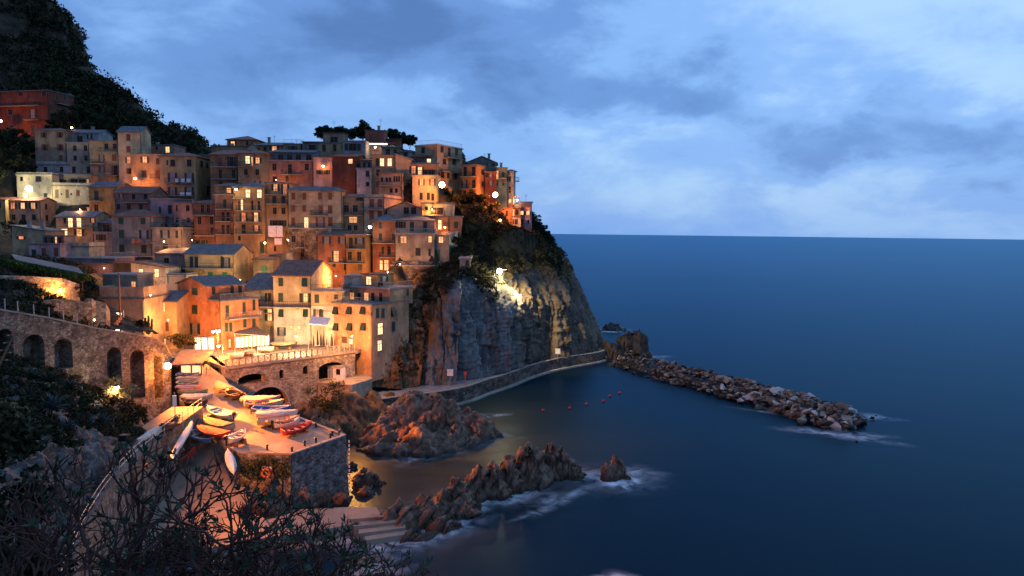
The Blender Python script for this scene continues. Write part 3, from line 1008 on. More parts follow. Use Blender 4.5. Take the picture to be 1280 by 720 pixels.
H('pale narrow end house with dark slits and side balcony over the sea', 633, 641.5, 644, 214.5, 262, (.38, .38, .35), ('hip', .6, SLATE), yaw=22, Y=168, wins=[('L', (634.5, 637.5), 223.5, 2, 6, 'p'), ('L', (637.5,), 237, 3, 7, 'p'), ('L', (637.5,), 251, 3, 4, 'q')], balc=[('R', 642.3, 643.9, 226.5)])
# --- the headland group
H('violet-pink house with two lit windows at the very tip of the headland', 648, 662.5, 664.5, 258, 287, (.45, .28, .31), ('shed', .9, DARKR), yaw=14, Y=166, wins=[('L', (652.5, 660), 266, 3.6, 4.5, 'l', 'k'), ('L', (652.7,), 277.5, 3, 6, 'c', 'k'), ('L', (660.5,), 277, 2.2, 4, 'p')], dep=6, ext=2.2, balc=[('L', 652, 664, 284.5)])
H('white cube house with one shuttered window below the violet-pink house', 640.5, 651, None, 272, 285, (.60, .60, .58), ('flat',), Y=164, wins=[('L', (645.2,), 277, 4, 6, 'c', 'k'), ('L', (638.5 + 3.2,), 277, 1.5, 6, 'p')], dep=5, ext=2.2)
H('rosy house with an orange-lit canopy between lamp and headland tip', 622.5, 640.5, None, 265, 289, (.46, .21, .15), ('slant', -1.6, TERRA), Y=165, wins=[('L', (628.5,), 268.5, 2, 4, 'p'), ('L', (633.6,), 266.5, 2.4, 6, 'p'), ('L', (631.5, 634.2), 277, 2.2, 7, 'p')], dep=5, ext=2.2)
H('little lit upper room with dark balcony under the orange canopy', 636, 650.5, None, 260, 272, (.33, .19, .14), ('shed', 1.2, TERRA), Y=165.3, wins=[('L', (641,), 265.5, 3.2, 8, 'q'), ('L', (646,), 265, 4, 6, 'p')], balc=[('L', 636.5, 652, 271.5)], dep=5, ext=4)
H('dark undercroft with two glowing doors at the foot of the headland houses', 636, 664, None, 285.5, 293, (.23, .18, .15), ('flat',), Y=163.5, wins=[('L', (640,), 290, 2.4, 7, 'q'), ('L', (646.8,), 290.5, 4, 8, 'h'), ('L', (656,), 289.5, 3, 4, 'p')], dep=6, ext=2.2)
# --- the middle band, left to right
h_lit = H('cream flat-roofed house washed white by the wall lamp at the upper left', 22, 66.5, None, 218.5, 250, (.55, .50, .33), ('para', .5), Y=162, wins=[('L', (48,), 223.5, 7, 6.5, 'c', 'k'), ('L', (27,), 223.5, 3.5, 5, 'p'), ('L', (57,), 245, 4.5, 6.5, 'c', 'k')], dep=8)
H('long low cream terrace house with arched doors right of the lamp-washed house', 66.5, 113, None, 233, 250, (.53, .47, .32), ('para', .8), Y=161, wins=[('L', (71, 84), 242, 4.4, 9.5, 'c', 'b'), ('L', (97.5,), 241, 4.2, 6.5, 'c', 'r'), ('L', (77, 89), 242.5, 2, 2.4, 'p')], dep=3)
H('dark open upper gallery behind the long terrace with arched doors', 66.5, 113, None, 219, 233, (.30, .24, .17), ('flat',), Y=164.5, wins=[('L', (79, 93, 103), 228, 9, 8, 'p'), ('L', (110,), 228.5, 3, 9, 'q')], dep=3)
H('salmon pink house with a row of three glowing windows over three dark ones', 8, 52, 70, 251, 285, (.46, .245, .18), ('gx', .7, TERRA), yaw=6, Y=156, wins=[('L', (16, 28.5, 41.5), 257, 5.4, 7, 'l', 'k'), ('L', (17, 29.5, 42.5), 271.5, 5.2, 6.5, 'p'), ('R', (57.5,), 258, 3.2, 6.5, 'p'), ('R', (58.5,), 272, 3.4, 6.5, 'p')], chim=1)
H('yellow end wall at the picture edge left of the salmon pink house', -30, 8, None, 250, 285, (.44, .31, .14), ('gx', .6, TERRA), Y=155.5, wins=[('L', (0,), 256, 3, 7, 'p')], dep=6)
H('mustard house with slate gable and one tall dark shuttered door', 112, 146, None, 234, 268, (.38, .24, .10), ('gx', 1.3, SLATE), Y=157, wins=[('L', (120.5,), 244.5, 6, 12, 'c', 'k'), ('L', (144,), 242.5, 4.5, 9, 'c', 'k'), ('L', (120.5,), 259.5, 5.4, 8, 'p')], balc=[('L', 113, 128, 251)], dep=8)
H('plum-coloured house with a sagging red roof and round loft window', 144, 190, None, 241.5, 270, (.26, .15, .16), ('gx', 1.5, TERRA), Y=154, wins=[('L', (151.5,), 244.5, 3, 4.5, 'w', 'k'), ('L', (167, 182), 245.5, 5, 5.5, 'p'), ('L', (148, 161, 176), 258, 5, 6.5, 'p')], balc=[('L', 157, 187, 252.5)], dep=7)
H('mauve terrace house above the grey house, with one dark doorway', 189, 222, None, 249, 284, (.36, .24, .26), ('terr',), Y=151.5, wins=[('L', (212.5,), 261.5, 5, 10, 'p'), ('L', (200,), 262, 3, 7, 'p')], dep=7)
H('pink house with a small chimney next to the dark maroon balcony house', 218, 243, None, 254, 296, (.45, .21, .18), ('flat',), Y=150, wins=[('L', (234.7,), 260, 4.5, 6.5, 'p'), ('L', (221,), 260, 2.5, 7, 'p'), ('L', (221.5, 235.5), 275, 3.4, 5, 'p')], balc=[('L', 230, 243, 281)], dep=6, chim=1)
H('dark maroon house with a slate lean-to roof and two full-width balconies', 243.5, 270, None, 253.5, 315, (.22, .095, .075), ('shed', .7, SLATE), Y=149, wins=[
    ('L', (253, 260.5), 260.5, 4.6, 10, 'p'), ('L', (249.5, 264.5), 275.5, 4.8, 9.5, 'p'), ('L', (265,), 288, 4.5, 8, 'p'), ('L', (254,), 303.5, 6, 7, 'o', 'k'), ('L', (246,), 303, 4, 5, 'p')], balc=[('L', 243, 271, 268.5), ('L', 236, 271, 294)], dep=7)
H('brownish rose house with three stacked dark balconies and white chairs', 270, 292.5, None, 244, 318, (.28, .145, .125), ('terr',), Y=148, wins=[
    ('L', (281,), 254, 4.8, 10, 'c', 'k'), ('L', (279, 285), 270.5, 4.2, 11, 'p'), ('L', (279, 285), 286.5, 4.2, 11, 'p'), ('L', (280.5,), 304.5, 5.2, 7, 'p')],
    balc=[('L', 271, 291, 261), ('L', 271, 291, 276.5), ('L', 271, 291, 292.5)], dep=6)
H('low slate-roofed room with a lamp and lit window on the brownish rose house', 268, 300, None, 233, 244.5, (.28, .16, .12), ('hip', .9, SLATE), Y=150.5, wins=[('L', (286.2,), 237.8, 5.6, 6, 'q')], dep=6)
h_ochlit = H('tall ochre house with seven glowing windows on stacked balconies', 293, 333, None, 234.5, 318, (.40, .26, .125), ('hip', 1.3, SLATE), Y=147, wins=[
    ('L', (310, 324.2), 241.8, 5.6, 9.5, 'h', 'k'), ('L', (302.5,), 256, 2.8, 13, 'h'), ('L', (299,), 257, 2.4, 10, 'c', 'b'), ('L', (315.5, 323.8), 256.5, 2.8, 11, 'p'), ('L', (304.5, 320.2), 271.3, 5, 11, 'l', 'b'), ('L', (304.7,), 286, 5, 11, 'p'), ('L', (320.4,), 285, 4.6, 7, 'l', 'b'),
    ('L', (299.3,), 297.5, 3.2, 5, 'p'), ('L', (299.5,), 307, 4.5, 4.6, 'w', 'k'), ('L', (327.8,), 309, 5.5, 13, 'c', 'e')],
    balc=[('L', 293.5, 315, 247.5), ('L', 296, 328, 263), ('L', 296, 328, 277), ('L', 296, 328, 292)], dep=7)
h_lnd = H('tall narrow amber house with big white sheets hung on its front', 333, 361, None, 229, 318, (.41, .265, .125), ('flat',), Y=147.5, wins=[
    ('L', (344.4,), 234, 5, 8.5, 'l', 'k'), ('L', (356.5,), 236.5, 5, 13, 'l', 'k'), ('L', (343, 354.3), 250.3, 5, 10.5, 'c', 'k'), ('L', (343.5, 354.3), 263.3, 4.8, 7.5, 'p'), ('L', (343.5, 352), 279, 6, 7.5, 'o', 'k'), ('L', (343.8,), 310.5, 3, 6, 'p')],
    balc=[('L', 333.5, 360, 243), ('L', 335, 360, 254.5)], dep=7)
h_bei = H('broad beige house with rows of closed red-brown shutters', 361, 428, 432, 239, 286, (.45, .325, .195), ('hip', 1.0, SLATE), Y=147, wins=[
    ('L', (366.7, 380.3, 400, 412.7), 245, 4.6, 8, 'c', 'r'), ('L', (366.5, 380.2), 260, 4.6, 8, 'c', 'r'), ('L', (401, 412.7), 261, 5.4, 10, 'c', 'r'), ('L', (366.5,), 276.5, 4.8, 9, 'c', 'r'), ('L', (383,), 278, 5, 13, 'h', 'r'), ('L', (400.5,), 277, 6, 12, 'w', 'r'), ('L', (413,), 277.5, 5.6, 12, 'c', 'r')],
    balc=[('L', 389, 410, 269)], dep=6, ext=.5)
h_base = H('rubble stone basement storey carrying the broad beige house', 361, 428, None, 286.5, 326, (.3, .3, .3), ('terr',), Y=145.6, wall=STONE, wins=[
    ('L', (367,), 298.5, 5.4, 7.5, 'p'), ('L', (378,), 301, 4.6, 13, 'p'), ('L', (397,), 297, 4, 8, 'p'), ('L', (378,), 316, 4.4, 9, 'p')], balc=[('L', 372, 384, 309)], dep=5, chim=0)
H('dim ochre house with a lit washing niche between the beige and red-shuttered houses', 430, 455, None, 246, 292, (.30, .195, .12), ('shed', .7, SLATE), Y=148, wins=[('L', (448, 451.5), 243.8 + 4, 3, 6, 'o', 'k'), ('L', (433, 444), 260.5, 6, 8, 'p'), ('L', (441.5,), 274.5, 10, 7, 'q'), ('L', (437, 444.5), 284.5, 5, 6, 'p')], balc=[('L', 431, 453, 268.5)], dep=6)
H('cream house with four dark red shutters under a red cornice', 454, 480.5, 513, 247.5, 290, (.50, .37, .27), ('para', .75), yaw=14, Y=147, wins=[('L', (464.6, 475), 253, 5.6, 10, 'c', 'r'), ('L', (464.6, 475), 269, 5.6, 10.5, 'c', 'r')], balc=[('L', 454.5, 478, 261)])
H('pink gabled house with a pair of blue-dark loft windows', 484, 528, None, 261.5, 280, (.46, .245, .20), ('gy', 1.4, TERRA), Y=146, wins=[('L', (508, 517), 263, 6.6, 8, 'p')], dep=7)
H('pale olive terrace house below the scrub slope', 527, 565.5, None, 255, 274, (.48, .43, .28), ('para', .3), Y=148, wins=[('L', (533,), 260.5, 4, 5, 'p'), ('L', (546,), 263.5, 16, 8, 'p')], dep=6, balc=[('L', 528, 556, 269)])
h_arch = H('orange house with a lit doorway beside an arched passage', 527, 560, None, 271, 294, (.48, .20, .10), ('flat',), Y=145, wins=[('L', (549.8,), 280.5, 4, 11, 'h', 'k')], dep=6)
H('small brick-red end house with a green door above the cliff', 560, 576.5, None, 271, 298, (.33, .15, .11), ('flat',), Y=146, wins=[('L', (570,), 281, 5.5, 8, 'c', 'k'), ('L', (571,), 295, 5, 6, 'c', 'e')], dep=5, chim=0)
H('red house with a slate hipped roof, dark balcony and lit base', 466, 494.5, None, 276.5, 340, (.40, .135, .085), ('hip', 1.4, SLATE), Y=141.5, wins=[
    ('L', (475.5,), 281.3, 3.6, 8, 'c', 'k'), ('L', (475.5,), 296, 4.2, 8.5, 'c', 'k'), ('L', (492,), 296, 4.5, 8, 'c', 'k'), ('L', (478.5,), 312, 3, 10, 'c', 'k'), ('L', (486.3,), 312, 4.4, 11, 'p'), ('L', (483,), 331, 5, 12, 'q'), ('L', (476.5,), 331, 3.4, 11, 'q')],
    balc=[('L', 466, 494, 303.5), ('L', 475, 495, 321)], dep=6)
h_terr = H('pink upper floor with an open railed terrace and awning on the rounded beige house', 494.5, 543, None, 276.5, 292, (.44, .25, .22), ('hip', 1.2, SLATE), Y=141.8, wins=[('L', (501,), 281, 6, 8, 'o', 'k'), ('L', (515, 531.5), 283, 5, 11, 'c', 'k')], dep=7)
h_beig = H('plain beige house on the stone bastion with two amber windows', 494.5, 543, 547, 293, 325, (.42, .33, .225), ('terr', 2), Y=139.8, wins=[
    ('L', (504.5,), 299.5, 7, 8, 'q'), ('L', (537.5,), 299, 4, 7, 'q'), ('L', (522.5,), 314.5, 6.2, 9, 'c', 'k'), ('L', (537,), 315, 2.8, 8.5, 'c', 'k'), ('L', (498.5,), 299, 2, 8, 'c', 'b')], dep=7, ext=.3)
H('grey plaster house with green shutters at the right end of the bastion', 543.5, 561, 572, 294.5, 327, (.37, .315, .25), ('shed', .7, SLATE), yaw=20, Y=139.8, wins=[('L', (551.3,), 299.5, 5.6, 7, 'q'), ('L', (548,), 317, 4.2, 10, 'c', 'g'), ('R', (563.5,), 312.5, 4, 9, 'c', 'g')], ext=.3)
H('brick red house with one glowing doorway left of the orange balconied house', 398, 433, None, 294.5, 356, (.38, .135, .085), ('shed', .8, DARKR), Y=138.5, wins=[
    ('L', (408.3, 428), 300, 5.4, 8.5, 'w', 'k'), ('L', (420.3,), 320, 6.4, 13, 'q', 'k'), ('L', (416,), 319, 2.4, 11, 'c', 'k'), ('L', (432,), 333.5, 5, 7.5, 'p'), ('L', (417.5,), 331, 4.5, 5, 'p')], balc=[('L', 411, 435, 328)], dep=6, chim=1)
H('orange-ochre house with two railed balconies full of plants', 433, 457.5, 467.5, 294, 350, (.42, .21, .09), ('terr',), Y=137.5, wins=[
    ('L', (438.5,), 303.5, 5, 13, 'c', 'k'), ('L', (449.7,), 301, 6, 8, 'w', 'k'), ('L', (437.3,), 319.5, 5.2, 10, 'p'), ('L', (449,), 320, 5.2, 10.5, 'p'), ('L', (450,), 334, 5, 7.5, 'p')], balc=[('L', 433.5, 456, 310.5), ('L', 430, 456, 328.5)], )
H('grey watch-hut house standing on the right foot of the bastion', 574.5, 588, None, 323.5, 352, (.25, .245, .235), ('shed', .4, CONC), Y=137, wins=[('L', (584,), 328.5, 4, 6.5, 'c', 'k')], dep=5, ext=4)
# --- lower band
H('slate-roofed cream house with two rows of glowing windows', 72, 119, None, 271.5, 326, (.44, .325, .20), ('gx', 1.2, SLATE), Y=148.5, wins=[
    ('L', (81,), 275.5, 3.2, 6, 'p'), ('L', (88, 98.8), 278, 6, 11, 'h', 'k'), ('L', (117.5 - 1.5,), 275.5, 3.6, 5, 'l', 'k'), ('L', (80.5,), 290, 8, 8, 'h'), ('L', (99,), 290.5, 6.6, 8.5, 'l', 'k')], balc=[('L', 84, 119, 284)], dep=7, chim=1)
H('pink house with slate lean-to attic pressed against the glowing cream house', 119, 142.5, None, 291, 328, (.45, .27, .24), ('terr',), Y=147, wins=[('L', (126,), 296.5, 6.4, 7, 'o', 'k'), ('L', (125,), 311, 6, 8, 'o', 'k')], dep=5)
H('dark attic box with steel blue lean-to roof above the pressed pink house', 124, 143, None, 279, 291, (.22, .16, .14), ('shed', 1.0, SLATE), Y=150, wins=[('L', (133,), 285, 9, 8, 'p')], dep=4)
h_gry = H('grey rendered house with red hipped roof, green shutters and washing on its balcony', 141.5, 191, None, 271, 330, (.25, .225, .20), ('hip', 1.6, TERRA), Y=145, wins=[
    ('L', (151.3, 178.7), 275.8, 6.6, 8, 'c', 'e'), ('L', (152,), 292, 7, 10, 'c', 'e'), ('L', (180,), 293, 6, 11, 'w', 'k'), ('L', (152.5,), 310, 7, 9, 'c', 'k'), ('L', (180,), 311, 7, 9.5, 'c', 'k')], balc=[('L', 167, 193, 303), ('L', 167, 193, 320)], dep=7)
h_grr = H('grey rendered wing with a roof garden right of the red hipped roof', 191, 229, None, 285.5, 330, (.255, .225, .195), ('terr',), Y=144.6, wins=[('L', (206.5,), 292.5, 6, 9.5, 'w', 'k'), ('L', (221,), 292.5, 3.6, 9, 'c', 'k'), ('L', (207,), 308, 7, 6, 'c', 'k'), ('L', (221.5,), 309, 3.2, 6, 'c', 'e')], dep=6)
h_low = H('low ochre house with slate roof and orange-lit slits in front of the glowing cream house', 16, 57, None, 289, 312, (.40, .28, .165), ('slant', 1.0, SLATE), Y=134, wins=[('L', (26.5,), 297, 6, 3.4, 'l', 'r')], dep=6, chim=2)
h_veranda = H('small veranda with red curtains and hanging lamps on the lilac house', 55, 80, None, 295.5, 306, (.33, .22, .18), ('flat',), Y=131.5, wins=[('L', (57.5, 65, 75), 300.5, 4, 8, 'o', 'r'), ('L', (70.3,), 300.5, 3, 9, 'q')], dep=3.5)
H('lilac house with two arched brown shutters', 37, 76, None, 306, 331, (.43, .29, .29), ('para', .3), Y=129.5, wins=[('L', (42.5,), 316.5, 6, 9, 'c', 'k'), ('L', (54.7,), 315, 5.8, 10, 'c', 'b'), ('L', (70.2,), 314.5, 5.8, 10, 'c', 'b')], dep=6)
H('cream flowered terrace block right of the lilac house', 76, 112, None, 309, 322, (.47, .39, .26), ('para', .9), Y=133, dep=5)
H('railed pinkish roof terrace below the glowing cream house', 74, 144, None, 323.5, 336, (.27, .18, .17), ('terr', 2), Y=130, dep=7, wins=[('L', (109,), 331, 3, 5, 'p')])
H('flat dark-roofed store behind the power pole', 97, 135, None, 331, 345, (.25, .165, .155), ('flat', 0, DARKR), Y=126, dep=5, wins=[('L', (109,), 338, 6, 4, 'p')])
H('dark tar-roofed shed left of the white-washed house with two lit windows', 133, 166, None, 329, 345, (.08, .065, .06), ('flat', 0, DARKR), Y=128, dep=5)
h_wl = H('white-washed house with two lit dark-shuttered windows under a slanting roofline', 165, 208, None, 335, 368, (.58, .51, .38), ('slant', .9, DARKR), Y=127, wins=[('L', (176.3, 196), 341, 5.6, 9.5, 'h', 'k'), ('L', (187,), 359.3, 7, 5, 'l', 'k')], dep=6)
H('blank cream wall house stepping down right of the two lit windows', 206, 233, None, 344, 378, (.57, .49, .35), ('para', .3), Y=127.5, dep=5)
h_cyl = H('beige terraced house with curved upper room and power pole in front', 126, 181, None, 374, 414, (.45, .33, .215), ('para', 1.9), Y=106, dep=8, wins=())
H('curved-end upper room with one amber window on the beige terraced house', 129, 172, None, 344.5, 363, (.33, .24, .175), ('flat', 0, CONC), Y=110, wins=[('L', (167,), 356.2, 5.4, 8.5, 'q')], dep=5, ext=4)
h_crm = H('cream-orange house at the lane corner with brown shutters and slate roof', 195.5, 222, 224, 377, 440, (.53, .37, .21), ('gx', 1.3, SLATE), Y=112, wins=[('L', (203.5,), 383.5, 5, 10.5, 'h', 'b'), ('L', (200.5, 209), 408, 4, 10, 'c', 'b'), ('L', (204.5,), 427.5, 5.4, 8, 'h', 'b')], dep=8, balc=[('L', 195.5, 200, 396)])
h_mv = H('brownish mauve house with a steel-blue roof left of the green-shuttered yellow house', 195, 232, None, 317.5, 352, (.33, .215, .175), ('shed', .8, SLATE), Y=135, wins=[('L', (208.3,), 328, 6.4, 11.5, 'p'), ('L', (226,), 345.5, 6.2, 8.5, 'c', 'k')], balc=[('L', 209, 231, 337)], dep=6)
h_yel = H('yellow house with bright green shutters under a deep loggia', 231.5, 293, 316.5, 318, 356, (.54, .405, .205), ('gx', 1.7, SLATE), Y=133, wins=[
    ('L', (239.5, 245.5), 327.5, 4.6, 13.5, 'c', 'k'), ('L', (277.5,), 327.5, 3.4, 13.5, 'c', 'k'), ('L', (283, ), 328, 5, 12, 'w', 'k'), ('L', (243, 263, 281), 345, 6, 9.5, 'c', 'g')], balc=[('L', 231.5, 291, 334.5)], chim=0)
H('small tumbledown house with one bright green shutter behind the red-roofed house', 317, 342, None, 325, 352, (.36, .25, .14), ('shed', .6, DARKR), Y=135, wins=[('L', (330.5,), 337, 6, 9, 'c', 'g')], dep=6)
H('blank orange-lit parapet house above the red-roofed yellow house', 338, 366, None, 320, 332, (.46, .33, .20), ('slant', -.7, CONC), Y=139, dep=5)
H('low slate-roofed wing between the pink and the red-roofed yellow house', 305, 343, None, 362, 442, (.58, .45, .26), ('shed', 2.2, SLATE), Y=120, wins=[('L', (332.8,), 371.5, 3, 10, 'c', 'k'), ('L', (337,), 371, 4, 9.5, 'c', 'k'), ('L', (332.5,), 393.5, 3.2, 13, 'c', 'e'), ('L', (337.3,), 393, 5, 14, 'q'), ('L', (341.5,), 393.5, 2.6, 13, 'c', 'e')], balc=[('L', 324, 343, 381.5)], dep=7)
h_redr = H('tall yellow house with red tiled gable roof, white below, in the harbour row', 343, 390, 426, 345, 442, (.58, .44, .25), ('gx', 2.3, TERRA), Y=118, wins=[
    ('L', (351, ), 352.2, 5.8, 9.5, 'c', 'e'), ('L', (381,), 352.5, 6.4, 10, 's', 'e'), ('L', (351,), 371.3, 5.8, 10, 'c', 'e'), ('L', (376.5,), 372, 4.4, 10.5, 'c', 'k'), ('L', (382,), 372, 4.8, 10.5, 'q'), ('L', (386.6,), 372, 2.4, 10.5, 'c', 'k'),
    ('L', (351.5, 382), 391, 5.6, 9, 's', 'e'), ('L', (363.7, 373.7), 408.5, 3.4, 4.6, 'q'), ('L', (352,), 414, 5.4, 10, 'w', 'k'), ('R', (411.5,), 351, 4, 12, 'q')],
    balc=[('L', 324, 388, 382.5)])
h_yelb = H('plain yellow lower wing with small balcony and dark loggia under the grey gable', 390, 430, None, 365, 442, (.57, .42, .22), ('terr',), Y=116.5, wins=[('L', (396,), 373, 5.6, 9.5, 'c', 'e'), ('L', (393, 401), 392.5, 3, 12, 'c', 'k'), ('L', (396.8,), 392.5, 4, 11, 'w', 'k'), ('L', (403,), 393, 2.4, 11, 'c', 'e'), ('L', (420, ), 371, 5, 5.5, 'c', 'k'), ('L', (421, ), 392, 5, 8, 'c', 'k')], dep=6)
h_pink = H('big coral pink harbour house with a railed slate-roofed top terrace', 222.5, 277, 324, 377, 438, (.56, .225, .135), ('flat',), yaw=36, Y=111, wins=[
    ('L', (243.5,), 386.5, 6.8, 11, 'c', 'e'), ('L', (238.5, 249,), 410.5, 2.8, 13, 'c', 'k'), ('L', (243.8,), 410.5, 6, 12.5, 'w', 'k'),
    ('R', (284,), 389, 4.6, 14, 'c', 'k'), ('R', (305,), 384.5, 4, 13, 'c', 'k'), ('R', (317.3,), 380.5, 3.8, 12, 'c', 'k'), ('R', (283, 288.5), 408.5, 4, 10, 'c', 'e'), ('R', (306, 317.3), 403.5, 4.2, 9.5, 'c', 'e'), ('R', (287,), 429, 3, 10, 'q')],
    balc=[('L', 231, 260, 421.5), ('R', 281, 323, 399, 1.2, PALEIRON)])
h_pinkt = H('top floor with low slate gable standing on the coral pink harbour house', 222.5, 259, 306, 358, 377, (.55, .225, .135), ('gy', 1.25, SLATE), yaw=36, Y=112.78, wins=[('L', (243.5,), 364, 7, 9, 'c', 'e'), ('R', (267, 290, 300), 362, 4.4, 10, 'c', 'k')], ext=.1)
h_or = H('tall orange harbour house with tilted dark shutters at the cliff foot', 413.5, 464.5, 511, 382, 448, (.50, .27, .195), ('flat',), yaw=26, Y=113, wins=[
    ('L', (420, 437, 454), 388, 5.6, 9.5, 's', 'k'), ('L', (420.5, 437.5, 454.5), 408.3, 5.6, 9.5, 's', 'k'), ('L', (430.5,), 424.5, 6.6, 7.5, 'c', 'b'), ('L', (438.5,), 427, 5, 7, 'h'),
    ('R', (471.8, 478.5), 391, 4.2, 10.5, 'c', 'k'), ('R', (491,), 389.2, 4.8, 10.5, 's', 'k'), ('R', (475.2,), 410.5, 6, 12, 'h', 'k'), ('R', (491.5,), 408, 4.4, 11, 'c', 'k'), ('R', (474.5,), 431.5, 5, 11, 'h')], ext=4)
h_or2 = H('lilac-shaded upper storey behind the dining terrace of the tall orange harbour house', 428, 487, 516, 362, 382, (.50, .265, .19), ('terr', 2), yaw=26, Y=117.5, wins=[('L', (440, 458), 371.5, 5.4, 12, 'q'), ('L', (430.5, 449, 466, 476), 372, 4, 12, 'p'), ('R', (509.5,), 365, 3.4, 8, 'p')], ext=.1)
h_or3 = H('little orange penthouse with white-lit door on the tall orange harbour house', 453, 472, 492, 344, 357.5, (.54, .25, .13), ('flat', 0, DARKR), yaw=26, Y=121, wins=[('L', (461,), 350.5, 6, 9.5, 'h', 'k'), ('R', (480.5,), 348.5, 4.5, 5.5, 'w', 'k')], ext=.6)
H('pale blank penthouse wall left of the little orange penthouse', 430, 454, None, 346, 362, (.50, .42, .33), ('flat', 0, CONC), Y=123, dep=5)
h_or.rail_at([(-h_or.wl, 0), (0, 0)], h_or.h + .2, PALEIRON)
h_pink.rail_at([(0, 0.05), (0, h_pink.wd)], h_pink.h + .2, PALEIRON)

# the stone bastion under the rounded beige house
BA = Panel((489, 327, 139.4), (548, 327, 139.4))
bas = tag(empty('bastion', BA.A), 'high rubble stone bastion carrying the plain beige house above the cliff', 'bastion')





_o = [at(490, 326, 140.6), at(496, 326, 139.5), at(520, 326, 139.1), at(544, 326.5, 139.3), at(556, 327.5, 140.8), at(566, 328, 143.2), at(574, 328.5, 147)]
_zt, _zb = _o[2][2] - .1, at(520, 366, 137)[2] - 3
_c = np.array([np.mean([p[0] for p in _o]), 146.0])
_lo = []
for p in _o:
    d = p[:2] - _c
    d /= np.linalg.norm(d)
    _lo.append((p[0] + d[0] * 1.1, p[1] + d[1] * 1.1, _zb))
_n = len(_o)
_m = MB()
_vs, _fs = [], []
_nr = 9
for j in range(_nr):
    q = j / (_nr - 1)
    for k in range(_n * 3 - 2):
        i = min(k // 3, _n - 2)
        f = k / 3 - i
        a = np.array([_lo[i][0] * (1 - f) + _lo[i + 1][0] * f, _lo[i][1] * (1 - f) + _lo[i + 1][1] * f, _zb])
        b = np.array([_o[i][0] * (1 - f) + _o[i + 1][0] * f, _o[i][1] * (1 - f) + _o[i + 1][1] * f, _zt])
        _vs.append(a * (1 - q) + b * q + rng.normal(size=3) * .04)
_w = _n * 3 - 2
for j in range(_nr - 1):
    for k in range(_w - 1): _fs.append((j * _w + k, j * _w + k + 1, (j + 1) * _w + k + 1, (j + 1) * _w + k))
_b0 = len(_vs)
for k in range(_w):
    p = _vs[(_nr - 1) * _w + k]
    _vs.append(np.array([p[0], 150.0, _zt]))
for k in range(_w - 1): _fs.append(((_nr - 1) * _w + k, (_nr - 1) * _w + k + 1, _b0 + k + 1, _b0 + k))
rel(_m.add(_vs, _fs).build('masonry', mix_noise_mat('bastion_stone', [(.10, .08, .065), (.20, .165, .13), (.33, .28, .22)], .6, .9, voronoi=2.0, bump=.8, bdist=.1), None), bas)
_q = MB()
for i in range(_n - 1):
    a, b = _o[i], _o[i + 1]
    d = (np.array([b[1] - a[1], a[0] - b[0]])); d = d / np.linalg.norm(d)
    if d[1] > 0: d = -d
    z0 = at(520, 333, 139)[2]
    k_ = [(a[0] + d[0] * .55, a[1] + d[1] * .55, z0), (b[0] + d[0] * .55, b[1] + d[1] * .55, z0), (b[0], b[1], z0), (a[0], a[1], z0)]
    _q.add(k_ + [(x, y, z + .3) for x, y, z in k_], [(3, 2, 1, 0), (4, 5, 6, 7), (0, 1, 5, 4), (1, 2, 6, 5), (2, 3, 7, 6), (3, 0, 4, 7)])
rel(_q.build('string_course', CONC), bas)

# the harbour row house with the red roof is white below its balcony line
for hs, yq, col in ((h_redr, 384, (.60, .58, .50)), (h_yelb, 382, (.60, .57, .47))):
    zq = hs.face('L', 370, yq)[1]
    MB().box(-hs.wl + .01, -.01, -.0045, .02, -hs.ext, zq).build('lower_wall', plaster(col), hs.root)
    MB().box(-hs.wl + .01, -.01, -.07, -.005, zq, zq + .14).build('string_course', CONC, hs.root)


